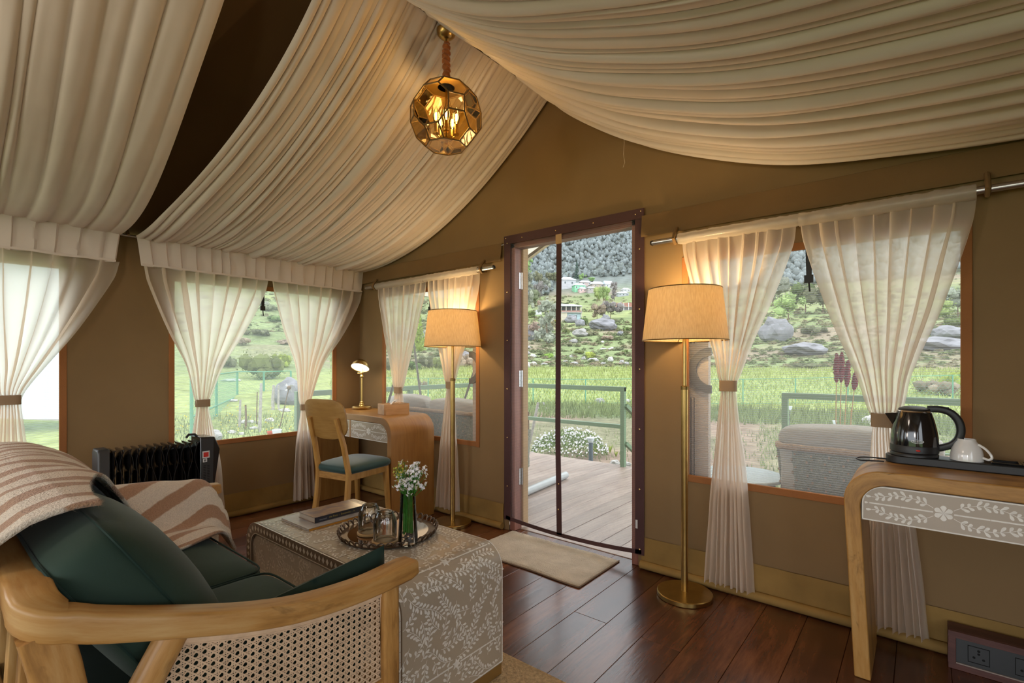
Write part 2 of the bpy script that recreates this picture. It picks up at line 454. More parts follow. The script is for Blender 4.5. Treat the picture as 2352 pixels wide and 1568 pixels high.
M['heater_grey'] = plain('heater_charcoal_case', (0.028, 0.027, 0.027), 0.4)
M['white_china'] = plain('white_china', (0.78, 0.77, 0.75), 0.12, spec=0.6, coat=0.4)
M['white_label'] = plain('white_sticker', (0.62, 0.62, 0.62), 0.5)
M['red_led'] = plain('red_switch', (0.55, 0.02, 0.01), 0.25)
M['chrome'] = plain('chrome', (0.75, 0.75, 0.77), 0.08, 1.0)
M['socket'] = plain('charcoal_socket_plate', (0.018, 0.021, 0.023), 0.35)
M['socket_hole'] = plain('socket_hole', (0.002, 0.002, 0.002), 0.9)
M['grey_edge'] = plain('grey_plate_edge', (0.30, 0.25, 0.21), 0.5)
M['tray_metal'] = plain('dark_bronze_tray', (0.13, 0.085, 0.055), 0.35, 0.7, var=0.3, vscale=30)
M['tray_mirror'] = plain('bronze_mirror', (0.50, 0.33, 0.22), 0.04, 1.0)
M['coaster'] = plain('pale_wood_coaster', (0.55, 0.36, 0.16), 0.5, var=0.08, vscale=30)
M['glass'] = thin_glass('clear_glass', (0.985, 0.99, 0.99), 0.02, 0.02)
M['glass_rib'] = thin_glass('ribbed_glass', (0.97, 0.975, 0.98), 0.04, 0.05)
M['amber'] = thin_glass('amber_glass', (0.98, 0.76, 0.34), 0.025, 0.015, 1.35)
M['amber_face'] = thin_glass('clear_amber_glass', (0.98, 0.86, 0.60), 0.03, 0.015, 1.35)
M['stem'] = plain('fresh_green_stem', (0.045, 0.20, 0.016), 0.5, var=0.35, vscale=60)
M['petal'] = plain('white_petal', (0.80, 0.79, 0.82), 0.6)
M['petal_y'] = plain('yellow_green_floret', (0.48, 0.43, 0.06), 0.6)
M['pebble'] = plain('dark_glass_pebble', (0.09, 0.075, 0.065), 0.12, spec=0.7, var=0.5, vscale=40)
M['paper'] = plain('book_paper', (0.60, 0.55, 0.48), 0.8)
M['tissue'] = plain('white_tissue', (0.82, 0.82, 0.82), 0.9)
M['rust_rope'] = plain('rust_velvet_sleeve', (0.30, 0.085, 0.012), 0.75, sheen=0.5, var=0.3, vscale=50)
M['green_paint'] = plain('sage_green_paint', (0.155, 0.24, 0.145), 0.45)
M['fence_green'] = plain('fence_green_paint', (0.10, 0.27, 0.17), 0.5)
M['wicker'] = plain('grey_green_wicker', (0.26, 0.27, 0.22), 0.8, bump=0.9, bscale=90, var=0.3, vscale=50)
M['wicker_rim'] = plain('tan_wicker_rim', (0.42, 0.30, 0.20), 0.75, bump=0.6, bscale=120, var=0.2, vscale=60)
M['out_cushion'] = plain('beige_outdoor_cushion', (0.47, 0.44, 0.40), 0.9, bump=0.1, bscale=500, var=0.06)
M['piping'] = plain('dark_piping', (0.06, 0.06, 0.06), 0.8)
M['white_top'] = plain('white_glass_top', (0.72, 0.80, 0.84), 0.08, spec=0.7)
M['plume'] = plain('crimson_plume', (0.22, 0.035, 0.055), 0.9, bump=0.8, bscale=80, var=0.3, vscale=60)
M['straw'] = plain('straw_stalk', (0.50, 0.33, 0.17), 0.8)
M['grey_pipe'] = plain('pale_grey_pipe', (0.42, 0.45, 0.46), 0.35)
M['bollard'] = plain('slate_bollard', (0.09, 0.115, 0.14), 0.5)
M['bollard_head'] = plain('frosted_lantern', (0.62, 0.68, 0.72), 0.3)
M['bark_white'] = plain('peeled_stake', (0.33, 0.31, 0.28), 0.9, var=0.25, vscale=20)
M['bark'] = plain('brown_bark', (0.14, 0.095, 0.06), 0.95, var=0.3, vscale=10)
M['rope'] = plain('grey_rope', (0.20, 0.19, 0.17), 0.9)
M['shed'] = plain('pale_blue_tin', (0.66, 0.76, 0.84), 0.5)
M['white_pot'] = plain('white_pot', (0.65, 0.68, 0.72), 0.5)
M['red_pot'] = plain('red_pot', (0.50, 0.07, 0.03), 0.5)
M['white_stone'] = plain('white_stone', (0.42, 0.41, 0.39), 0.95, var=0.2, vscale=3, bump=0.5, bscale=20)
M['grey_rock'] = plain('grey_boulder', (0.20, 0.20, 0.215), 0.95, var=0.35, vscale=1.2, bump=0.9, bscale=5)
M['pale_rock'] = plain('pale_boulder', (0.29, 0.28, 0.27), 0.95, var=0.3, vscale=1.5, bump=0.8, bscale=5)

# insect-screen mesh: fine horizontal threads, mostly open
def screen_mat(name, open_=0.80, col=(0.34, 0.36, 0.38), freq=620.0):
    m, nt, out = new_mat(name)
    t = N(nt, 'ShaderNodeTexCoord'); s = N(nt, 'ShaderNodeSeparateXYZ'); L(nt, t, 'Object', s, 0)
    mu = N(nt, 'ShaderNodeMath', operation='MULTIPLY'); mu.inputs[1].default_value = freq; L(nt, s, 'Z', mu, 0)
    sn = N(nt, 'ShaderNodeMath', operation='SINE'); L(nt, mu, 0, sn, 0)
    mr = N(nt, 'ShaderNodeMapRange'); mr.inputs[1].default_value = -1; mr.inputs[2].default_value = 1
    mr.inputs[3].default_value = 1 - open_ - 0.10; mr.inputs[4].default_value = 1 - open_ + 0.10; L(nt, sn, 0, mr, 0)
    d = N(nt, 'ShaderNodeBsdfDiffuse'); d.inputs[0].default_value = (*col, 1)
    tl = N(nt, 'ShaderNodeBsdfTranslucent'); tl.inputs[0].default_value = (*col, 1)
    dm = N(nt, 'ShaderNodeMixShader'); dm.inputs[0].default_value = 0.6; L(nt, d, 0, dm, 1); L(nt, tl, 0, dm, 2)
    tp = N(nt, 'ShaderNodeBsdfTransparent')
    mx = N(nt, 'ShaderNodeMixShader'); L(nt, mr, 0, mx, 0); L(nt, tp, 0, mx, 1); L(nt, dm, 0, mx, 2)
    L(nt, mx, 0, out, 0)
    return m
M['screen'] = screen_mat('window_screen', 0.76, (0.62, 0.66, 0.70))
M['door_net'] = screen_mat('door_net', 0.88, (0.5, 0.54, 0.58))

# striped wool blanket: stripes by a stored cloth coordinate
def blanket_mat():
    m, nt, out = new_mat('striped_wool')
    b = N(nt, 'ShaderNodeBsdfPrincipled'); b.inputs['Roughness'].default_value = 0.95; b.inputs['Specular IOR Level'].default_value = 0.1
    b.inputs['Sheen Weight'].default_value = 0.3
    a = N(nt, 'ShaderNodeAttribute', attribute_name='cloth'); s = N(nt, 'ShaderNodeSeparateXYZ'); L(nt, a, 'Vector', s, 0)
    t = N(nt, 'ShaderNodeTexCoord')
    nz = N(nt, 'ShaderNodeTexNoise', Scale=60.0, Detail=3.0); L(nt, t, 'Object', nz, 'Vector')
    ad = N(nt, 'ShaderNodeMath', operation='MULTIPLY_ADD'); ad.inputs[1].default_value = 0.06; L(nt, nz, 'Fac', ad, 0); L(nt, s, 'X', ad, 2)
    fr = N(nt, 'ShaderNodeMath', operation='FRACT'); L(nt, ad, 0, fr, 0)
    r = ramp(nt, fr, 0, [(0.0, (0.70, 0.61, 0.51)), (0.54, (0.71, 0.62, 0.52)), (0.58, (0.40, 0.235, 0.145)), (0.96, (0.42, 0.25, 0.16)), (1.0, (0.70, 0.61, 0.51))])
    n2 = N(nt, 'ShaderNodeTexNoise', Scale=240.0, Detail=2.0); L(nt, t, 'Object', n2, 'Vector')
    mr = N(nt, 'ShaderNodeMapRange'); mr.inputs[3].default_value = 0.72; mr.inputs[4].default_value = 1.25; L(nt, n2, 'Fac', mr, 0)
    hv = N(nt, 'ShaderNodeHueSaturation'); L(nt, r, 0, hv, 'Color'); L(nt, mr, 0, hv, 'Value'); L(nt, hv, 0, b, 'Base Color')
    bp = N(nt, 'ShaderNodeBump', Strength=0.8, Distance=0.006); L(nt, n2, 'Fac', bp, 'Height'); L(nt, bp, 0, b, 'Normal')
    L(nt, b, 0, out, 0)
    return m
M['blanket'] = blanket_mat()
M['wool_fuzz'] = plain('wool_fuzz', (0.66, 0.57, 0.48), 0.95, spec=0.1)

# lamp shade: linen that the bulb shines through
def shade_mat():
    m, nt, out = new_mat('linen_lamp_shade')
    t = N(nt, 'ShaderNodeTexCoord'); mpn = N(nt, 'ShaderNodeMapping'); mpn.inputs['Scale'].default_value = (1, 1, 0.15); L(nt, t, 'Object', mpn, 0)
    nz = N(nt, 'ShaderNodeTexNoise', Scale=180.0, Detail=2.0); L(nt, mpn, 0, nz, 'Vector')
    r = ramp(nt, nz, 'Fac', [(0.3, (0.66, 0.53, 0.34)), (0.7, (0.78, 0.66, 0.46))])
    d = N(nt, 'ShaderNodeBsdfDiffuse'); L(nt, r, 0, d, 0)
    tl = N(nt, 'ShaderNodeBsdfTranslucent'); L(nt, r, 0, tl, 0)
    mx = N(nt, 'ShaderNodeMixShader'); mx.inputs[0].default_value = 0.45; L(nt, d, 0, mx, 1); L(nt, tl, 0, mx, 2); L(nt, mx, 0, out, 0)
    return m
M['shade'] = shade_mat()
def glow(name, col, s):
    m, nt, out = new_mat(name); e = N(nt, 'ShaderNodeEmission'); e.inputs[0].default_value = (*col, 1); e.inputs[1].default_value = s; L(nt, e, 0, out, 0); return m
M['bulb'] = glow('warm_bulb', (1.0, 0.72, 0.36), 18.0)
M['filament'] = glow('glowing_filament', (1.0, 0.80, 0.48), 40.0)
M['lamp_inside'] = glow('bright_lamp_lens', (1.0, 0.93, 0.80), 4.0)
# ------------------------------------------------------------------ the tent: floor, walls, roof
XL, YB, XR, YF = -3.94, 2.614, 1.25, -3.2
RIDGE_X, RIDGE_Z, EAVE = -1.827, 2.87, 1.95
def roof_z(x):
    return RIDGE_Z - (RIDGE_Z-EAVE)*abs(x-RIDGE_X)/((RIDGE_X-XL) if x < RIDGE_X else (XR-RIDGE_X))
# floor: boards running towards the door wall
fb = MB().box((XL-0.02, YF, -0.06), (XR+0.02, YB+0.10, -0.028))
floor = struct('floor', fb, M['subfloor'], base=(0,0,-0.06), smooth=False)
BASE[floor] = Vector((0,0,-0.06))
x = XL; k = 0
while x < XR - 0.02:
    w = R.uniform(0.155, 0.185); x1 = min(x + w, XR)
    cuts = [YF] + sorted([R.uniform(-2.4, -0.9), R.uniform(-0.2, 1.0)] if k % 2 else [R.uniform(-1.4, -0.4), R.uniform(0.9, 2.0)]) + [YB + 0.08]
    for a, b in zip(cuts[:-1], cuts[1:]):
        dz = R.uniform(-0.0006, 0.0)
        o = obj('plank', MB().box((x+0.0007, a+0.0006, -0.028), (x1-0.0007, b-0.0006, dz)), M['floor_wood'], floor, smooth=False, bev=0.0012, seg=1, fix=False)
    x = x1; k += 1

def sheet(axis, const, s0, s1, z0, z1, openings, res=0.09, amp=0.007, seed=0.0):
    """cloth wall with openings [(sa, sb, za, zb)]; axis 'x' keeps x=const, 'y' keeps y=const"""
    sb = {s0, s1}; zb = {z0, z1}
    for a, b, c, d in openings: sb |= {a, b}; zb |= {c, d}
    def fill(v):
        v = sorted(q for q in v); o = []
        for a, b in zip(v[:-1], v[1:]):
            n = max(1, int(math.ceil((b-a)/res)))
            o += [a + (b-a)*i/n for i in range(n)]
        return o + [v[-1]]
    S, Z = fill([q for q in sb if s0 <= q <= s1]), fill([q for q in zb if z0 <= q <= z1])
    vs, fs = [], []
    for s in S:
        for z in Z:
            n = (noise.noise(Vector((s*1.7+seed, z*1.1, seed))) + 0.5*noise.noise(Vector((s*4+z*3+seed, z*2.2-s, 3.1)))) * amp
            vs.append((const+n, s, z) if axis == 'x' else (s, const+n, z))
    nz = len(Z)
    for i in range(len(S)-1):
        for j in range(nz-1):
            sc, zc = (S[i]+S[i+1])/2, (Z[j]+Z[j+1])/2
            if any(a < sc < b and c < zc < d for a, b, c, d in openings): continue
            fs.append((i*nz+j, (i+1)*nz+j, (i+1)*nz+j+1, i*nz+j+1))
    return MB().add(vs, fs)
WB = [(-3.56, -2.476, 0.565, 1.70), (-0.95, 0.122, 0.548, 1.665)]      # back wall windows
WL = [(-0.61, 0.582, 0.568, 1.70), (1.1625, 2.3535, 0.573, 1.70)]      # left wall windows
DOOR = (-2.17, -1.229, -0.03, 1.95)
mb = sheet('y', YB, XL-0.04, XR+0.04, 0.0, EAVE, WB + [DOOR], seed=1.3)
mb.grid(lambda u, v: (lerp(XL, XR, u), YB + 0.006*noise.noise(Vector((u*9, v*3, 2))), lerp(EAVE, max(EAVE+0.001, roof_z(lerp(XL, XR, u))), v)), 58, 12)
struct('wall_back', mb, M['canvas'], base=(XL, YB, 0))
struct('wall_left', sheet('x', XL, YF, YB+0.04, 0.0, EAVE, WL + [(-2.7, -1.5, 0.57, 1.70)], seed=5.0), M['canvas'], base=(XL, 0, 0))
struct('wall_right', sheet('x', XR, YF, YB, 0.0, EAVE, [(-2.6, -1.4, 0.55, 1.68), (-0.5, 0.9, 0.55, 1.68)], seed=8.0), M['canvas'], base=(XR, 0, 0))
mb = sheet('y', YF, XL, XR, 0.0, EAVE, [(-3.5, 0.8, -0.03, 1.95)], seed=11.0)  # unseen end wall, opened this wide to let sky light fill the room
mb.grid(lambda u, v: (lerp(XL, XR, u), YF, lerp(EAVE, max(EAVE+0.001, roof_z(lerp(XL, XR, u))), v)), 30, 6)
struct('wall_front', mb, M['canvas'], base=(XL, YF, 0))
mb = MB()
for xe in (XL-0.10, XR+0.10):
    mb.grid(lambda u, v: (lerp(RIDGE_X, xe, u), lerp(YF, YB+0.10, v), lerp(RIDGE_Z, EAVE-0.02, u) + 0.004*noise.noise(Vector((u*4, v*9, xe)))), 12, 40)
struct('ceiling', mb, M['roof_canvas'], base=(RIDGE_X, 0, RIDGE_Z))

# loose canvas pelmet at eave height on the door wall, in two lengths either side of the door
def pelmet(name, xa, xb):
    mb = MB()
    n = 40
    def fn(u, v):
        s = lerp(xa, xb, u)
        prof = [(0.0, 1.962), (0.014, 1.957), (0.018, 1.90), (0.026, 1.850), (0.022, 1.836), (0.0, 1.842)]
        i = min(int(v*5), 4); f = v*5 - i
        d = lerp(prof[i][0], prof[i+1][0], f); z = lerp(prof[i][1], prof[i+1][1], f)
        return (s, YB - 0.004 - d - 0.006*max(0, noise.noise(Vector((s*5, z*4, 7)))), z + 0.004*noise.noise(Vector((s*2.2, 3, 1))))
    mb.grid(fn, n, 10)
    return struct(name, mb, M['canvas_band'], base=(xa, YB, 1.84))
pelmet('trim_1', XL+0.01, -2.225)
pelmet('trim_2', -1.20, XR-0.01)
# ochre skirt with its rolled hem along the foot of the walls
def skirt(name, axis, const, sgn, sa, sb):
    def fn(u, v):
        s = lerp(sa, sb, u)
        d = 0.010 + 0.006*abs(noise.noise(Vector((s*7, v*2, const)))) + 0.004*noise.noise(Vector((s*23, v*3, 1)))
        z = lerp(0.03, 0.172, v)
        p = const + sgn*d
        return (p, s, z) if axis == 'x' else (s, p, z)
    mb = MB().grid(fn, int((sb-sa)*24), 6)
    pts = []
    n = int((sb-sa)*14)
    for i in range(n+1):
        s = lerp(sa, sb, i/n); p = const + sgn*(0.022 + 0.004*noise.noise(Vector((s*4, 1, const))))
        pts.append((p, s, 0.0235) if axis == 'x' else (s, p, 0.0235))
    mb.tube(pts, 0.0225, 10)
    return struct(name, mb, M['canvas_skirt'], base=((const, sa, 0) if axis == 'x' else (sa, const, 0)))
skirt('baseboard_left', 'x', XL, 1, YF+0.02, YB-0.03)
skirt('baseboard_back', 'y', YB, -1, XL+0.06, -2.215)
skirt('baseboard_door', 'y', YB, -1, -1.205, XR-0.03)

# windows: rust webbing sewn round the opening, insect screen, hanging roll-up strap
def window(name, axis, const, op, out, strap=None, lab=None):
    a, b, c, d = op
    w = bpy.data.objects.new(name, None); COL.objects.link(w); w['kind'] = 'structure'
    w.location = (const, a, c) if axis == 'x' else (a, const, c); BASE[w] = Vector(w.location)
    if lab: w['label'] = lab
    t, h = 0.034, 0.006
    inn = -out
    def P(s, z, k): return (const+k, s, z) if axis == 'x' else (s, const+k, z)
    def strip(s0, s1, z0, z1):
        p, q = P(s0, z0, inn*h), P(s1, z1, -inn*0.012)
        lo = tuple(min(i, j) for i, j in zip(p, q)); hi = tuple(max(i, j) for i, j in zip(p, q))
        obj('window_trim', MB().box(lo, hi), M['win_trim'], w, bev=0.002)
    strip(a-t+0.004, a+0.004, c-t, d+t); strip(b-0.004, b+t-0.004, c-t, d+t)
    strip(a+0.004, b-0.004, c-t+0.004, c+0.004); strip(a+0.004, b-0.004, d-0.004, d+t-0.004)
    k = out*0.010
    obj('window_screen', MB().add([P(a, c, k), P(b, c, k), P(b, d, k), P(a, d, k)], [(0,1,2,3)]), M['screen'], w, smooth=False, fix=False)
    if strap is not None:
        s = strap; kk = inn*0.012
        mb = MB().add([P(s-0.014, d+0.02, kk), P(s+0.014, d+0.02, kk), P(s+0.012, d-0.13, kk), P(s-0.010, d-0.13, kk)], [(0,1,2,3)])
        p0, p1 = P(s-0.018, d-0.16, kk-0.004), P(s+0.018, d-0.125, kk+0.004)
        mb.box(tuple(min(i,j) for i,j in zip(p0,p1)), tuple(max(i,j) for i,j in zip(p0,p1)))
        mb.tube([P(s, d-0.15, kk), P(s+0.004, d-0.20, kk)], 0.004, 6)
        obj('strap', mb, M['black_strap'], w)
    return w
window('window_1', 'x', XL, WL[0], -1)
window('window_2', 'x', XL, WL[1], -1, strap=1.752)
window('window_3', 'y', YB, WB[0], 1, strap=-2.965)
window('window_4', 'y', YB, WB[1], 1, strap=-0.395)

# ------------------------------------------------------------------ door: timber frame, two leaves folded back outside
dr = bpy.data.objects.new('door_1', None); COL.objects.link(dr); dr['kind'] = 'structure'
dr['label'] = 'open double door with reddish timber frame and both pale leaves folded back outside'
dr.location = (-1.70, YB+0.06, 0); BASE[dr] = Vector(dr.location)
for xa, xb in ((-2.17, -2.128), (-1.271, -1.229)):
    obj('door_jamb', MB().box((xa, YB+0.004, 0.0), (xb, YB+0.082, 1.962)), M['jamb'], dr, bev=0.003)
obj('door_head', MB().box((-2.17, YB+0.004, 1.915), (-1.229, YB+0.082, 1.965)), wood('reddish_head', (0.13,0.05,0.036), (0.21,0.085,0.062), (0.28,0.125,0.09), 'X', 0.5), dr, bev=0.003)
obj('door_sill', MB().box((-2.128, YB+0.062, -0.02), (-1.271, YB+0.14, 0.004)), M['deck_wood'], dr, bev=0.002)
YD = YB + 0.085
def leaf(sgn, xh, xf, name):
    """leaf folded flat against the outside of the wall: hinge side xh, free side xf"""
    lo, hi = min(xh, xf), max(xh, xf)
    f = obj('door_leaf', MB().box((lo, YD, 0.02), (hi, YD+0.038, 1.945)), [M['leaf_face']], dr, bev=0.003)
    # groove lines and half ring sit on the face that looks at the tent wall
    dk = plain('dark_groove', (0.11, 0.085, 0.07), 0.7) if 'dark_groove' not in bpy.data.materials else bpy.data.materials['dark_groove']
    for dx in (0.075, 0.092):
        xx = xf - sgn*dx
        for za, zb in ((0.10, 0.955), (1.245, 1.86)):
            obj('groove', MB().box((xx-0.0028, YD-0.0012, za), (xx+0.0028, YD+0.002, zb)), dk, f)
    zc, ro, ri = 1.10, 0.121, 0.078
    poly = [( -sgn*ro*math.sin(PI*i/20), ro*math.cos(PI*i/20)) for i in range(21)] + [( -sgn*ri*math.sin(PI*i/20), ri*math.cos(PI*i/20)) for i in range(20, -1, -1)]
    mb = MB()
    n = 20
    V = []; F = []
    for rr in (ro, ri):
        for yy in (YD-0.020, YD):
            V += [(xf + sgn*0.018 - sgn*rr*math.sin(PI*i/n)*1.0, yy, zc + rr*math.cos(PI*i/n)) for i in range(n+1)]
    m1 = n+1
    for i in range(n):
        F += [(i, i+1, m1+i+1, m1+i), (2*m1+i, 3*m1+i, 3*m1+i+1, 2*m1+i+1), (i, 2*m1+i, 2*m1+i+1, i+1), (m1+i, m1+i+1, 3*m1+i+1, 3*m1+i)]
    F += [(0, m1, 3*m1, 2*m1), (n, 2*m1+n, 3*m1+n, m1+n)]
    mb.add(V, F)
    obj('half_ring', mb, M['leaf_ring'], f)
    return f
leaf(1, -1.262, -0.871, 'right')
leaf(-1, -2.137, -2.600, 'left')
obj('door_stop', MB().box((-2.137, YD-0.006, 0.02), (-2.112, YD+0.05, 1.93)), M['leaf_edge'], dr, bev=0.003)
for z in (0.36, 1.03, 1.70):
    h = MB().box((-2.1275, YD-0.034, z-0.055), (-2.1245, YD-0.008, z+0.055))
    h.tube([(-2.121, YD-0.008, z-0.057), (-2.121, YD-0.008, z+0.057)], 0.006, 8)
    for q in (-0.04, -0.013, 0.013, 0.04): h.tube([(-2.1245, YD-0.024, z+q), (-2.1225, YD-0.024, z+q)], 0.0035, 6)
    obj('hinge', h, M['steel'], dr)

# insect net buttoned over the door on the room side, edged in maroon webbing
YN = YB - 0.012
net = thing('insect_net', 'sheer insect net with maroon webbing edges and centre strip over the door', 'door net', (-1.70, YN, 0.05))
def band(pts, hw, name='webbing', dx=None):
    """flat strip along points in the net's plane"""
    mb = MB(); n = len(pts)
    V = []
    for i, (x, z) in enumerate(pts):
        a = pts[max(i-1, 0)]; b = pts[min(i+1, n-1)]
        tx, tz = b[0]-a[0], b[1]-a[1]; l = math.hypot(tx, tz); nx, nz_ = -tz/l*hw, tx/l*hw
        for y in (YN-0.002, YN+0.002): V += [(x+nx, y, z+nz_), (x-nx, y, z-nz_)]
    F = []
    for i in range(n-1):
        a, b = i*4, i*4+4
        F += [(a, a+1, b+1, b), (a+2, b+2, b+3, a+3), (a, b, b+2, a+2), (a+1, a+3, b+3, b+1)]
    F += [(0, 2, 3, 1), (4*n-4, 4*n-3, 4*n-1, 4*n-2)]
    return obj(name, mb.add(V, F), M['maroon'], net)
def net_low(x):
    return 0.088 - 0.026*max(0.0, math.sin(PI*(x+2.19)/0.985))**0.8 if -2.19 < x < -1.205 else 0.088
wob = lambda z, k: 0.006*noise.noise(Vector((z*2.3, k, 1)))
band([(-2.178 + wob(z, 1)*0.3, z) for z in [0.07 + i*0.0965 for i in range(21)]], 0.027)
band([(-1.215 + wob(z, 2)*0.3, z) for z in [0.07 + i*0.0965 for i in range(21)]], 0.027)
YN -= 0.0025
band([(x, 1.972) for x in [-2.205 + i*0.0507 for i in range(21)]], 0.028)
YN += 0.0025
band([(-1.752 + wob(z, 3) - 0.012*math.sin(z*1.6), z) for z in [net_low(-1.75) + i*0.0935 for i in range(21)]], 0.0185, 'centre_strip')
band([(x, net_low(x)) for x in [-2.19 + i*0.985/24 for i in range(25)]], 0.012, 'bottom_hem')
obj('net', MB().grid(lambda u, v: (lerp(-2.17, -1.23, u), YN+0.0005, lerp(net_low(lerp(-2.17, -1.23, u)), 1.97, v)), 20, 1), M['door_net'], net, smooth=False, fix=False)
obj('tan_patch', MB().box((-1.778, YN-0.005, 1.885), (-1.735, YN-0.002, 1.945)), M['leaf_edge'], net)
studs = [(-2.178, 0.30+0.33*i) for i in range(6)] + [(-1.215, 0.10+0.335*i) for i in range(6)] + [(-2.05+0.27*i, 1.972) for i in range(4)] + [(-1.76, 0.22), (-1.757, 0.38), (-2.19, 1.985), (-1.208, 1.985)]
for sx, sz in studs:
    obj('stud', MB().ico((sx, YN-0.003, sz), 0.0055, 1, sc=(1, 0.5, 1)), M['gold_stud'], net)
obj('paper_tag', MB().box((-1.238, YN-0.005, 0.215), (-1.226, YN-0.003, 0.262)), M['white_label'], net)
# ------------------------------------------------------------------ ceiling drapes
def cells(n, seed, spread=0.55):
    r = random.Random(seed); w = [1 + r.uniform(-spread, spread) for _ in range(n)]
    t = sum(w); out = [0.0]
    for q in w: out.append(out[-1] + q/t)
    return out
def drape(name, label, prof, y0, y1, ncell, seed, flip, rod_x, group='gathered ceiling drapes', deep=1.0):
    """cloth hung from the ridge to the eave; prof(t) -> (x, z); y0(t), y1(t) its two edges"""
    br = cells(ncell, seed); r = random.Random(seed+1)
    amp = [r.uniform(0.35, 1.55) for _ in range(ncell)]
    per = 9; nu = 56
    cols = []
    for k in range(ncell):
        for j in range(per): cols.append((k, j/per))
    cols.append((ncell-1, 1.0))
    V = []; nc = len(cols)
    for i in range(nu+1):
        t = i/nu
        x, z = prof(t); xa, za = prof(max(0, t-0.01)); xb, zb = prof(min(1, t+0.01))
        tx, tz = xb-xa, zb-za; l = math.hypot(tx, tz); nx, nz_ = (tz/l, -tx/l)
        if nz_ > 0: nx, nz_ = -nx, -nz_
        Y0, Y1 = y0(t), y1(t); wd = Y1-Y0
        for k, f in cols:
            v = lerp(br[k], br[k+1], f); cw = (br[k+1]-br[k])*wd
            wander = 0.020*noise.noise(Vector((v*ncell*0.6+seed, t*2.2, 0.3)))*max(0.0, math.sin(PI*v))**0.5
            y = Y0 + wd*v + wander
            live = ss(0.0, 0.10, t)*0.6+0.4
            fold = max(0.0, math.sin(PI*f))**0.62
            # each pleat leans over the next one: a soft puff with a crisp crease
            h = deep*fold*min(0.036, cw*0.62)*amp[k]*live*(0.72+0.5*noise.noise(Vector((k*3.1, t*2.6, seed))))
            h += 0.006*noise.noise(Vector((y*26, t*3.0, seed*1.7)))*fold
            h += 0.012*noise.noise(Vector((y*4, t*2.0, seed*0.7)))
            V.append((x + nx*h, y, z + nz_*h))
    F = [(i*nc+j, i*nc+j+1, (i+1)*nc+j+1, (i+1)*nc+j) for i in range(nu) for j in range(nc-1)]
    th = thing(name, label, 'drape', (RIDGE_X, y0(0.5), 2.8))
    th['group'] = group
    obj('cloth', MB().add(V, F), M['drape'], th, ang=70, fix=False)
    return th
def left_prof(t):
    return (-1.835 - 2.062*t, 1.948 + 0.868*(1-t)**2.1)
RP = [(-1.819, 2.815), (-1.5, 2.565), (-1.142, 2.335), (-0.75, 2.165), (-0.41, 2.055), (0.0, 1.99), (0.4, 1.958), (0.8, 1.945), (1.2, 1.945)]
def right_prof(t):
    x = lerp(-1.819, 1.2, t**1.15); return (x, catmull(RP, x))
d_far = drape('ceiling_drape', 'cream gathered ceiling drape on left slope between the pendant and the dark gap', left_prof,
      lambda t: lerp(1.10, 0.936, ss(0, 0.8, t)), lambda t: lerp(2.598, 2.603, t), 42, 11, 1, -3.88, deep=0.8)
d_near = drape('ceiling_drape', 'cream gathered ceiling drape at left edge, nearer the camera than the dark gap', left_prof,
      lambda t: -1.05, lambda t: lerp(0.80, 0.858, ss(0.2, 0.9, t)), 26, 23, 1, -3.88, deep=0.42)
d_right = drape('ceiling_drape', 'long cream ceiling drape sagging over the right slope above the door wall', right_prof,
      lambda t: -0.35, lambda t: lerp(2.598, 2.585, t), 58, 37, -1, 1.2, deep=1.0)
# a loose thread hangs from the right drape's hem
obj('loose_thread', MB().tube([(-1.30, 2.58, 2.44), (-1.298, 2.58, 2.38), (-1.302, 2.578, 2.32), (-1.294, 2.578, 2.27), (-1.305, 2.578, 2.245)], 0.0012, 4), M['sheer'], d_right)

# pleated valances below the left drapes (box pleats between two sewn bands)
def valance(parent, ya, yb, n, seed):
    br = cells(n, seed, 0.35); V = []; cols = []
    for k in range(n):
        for j in range(8): cols.append((k, j/8))
    cols.append((n-1, 1.0)); nc = len(cols); nz = 12
    for i in range(nz+1):
        z = lerp(1.952, 1.762, i/nz)
        inset = 0.022*ss(1.93, 1.765, z) if False else 0.03*(1.952-z)/0.19
        for k, f in cols:
            v = lerp(br[k], br[k+1], f)
            y = lerp(ya, yb, v) + (0.5-v)*2*inset*0.8 + 0.01*noise.noise(Vector((k*2.3, z*7, seed)))*math.sin(PI*v)
            saw = (f if f < 0.92 else (1-f)/0.08*0.92)
            V.append((-3.880 + 0.016 + 0.014*saw + 0.005*noise.noise(Vector((y*14, z*11, seed))), y, z - 0.004*math.sin(v*PI*n)*(i/nz)))
    F = [(i*nc+j, i*nc+j+1, (i+1)*nc+j+1, (i+1)*nc+j) for i in range(nz) for j in range(nc-1)]
    obj('valance', MB().add(V, F), M['drape'], parent, ang=50, fix=False)
    for z0, z1 in ((1.762, 1.775),):
        def fn(u, v):
            y = lerp(ya+0.026, yb-0.026, u)
            return (-3.846 + 0.004*noise.noise(Vector((y*12, 1, seed))), y, lerp(z0, z1, v) + 0.004*noise.noise(Vector((y*6, 2, seed))))
        obj('sewn_band', MB().grid(fn, 50, 1), M['drape'], parent, fix=False)
valance(d_far, 0.936, 2.609, 19, 3)
valance(d_near, -1.0, 0.853, 17, 5)

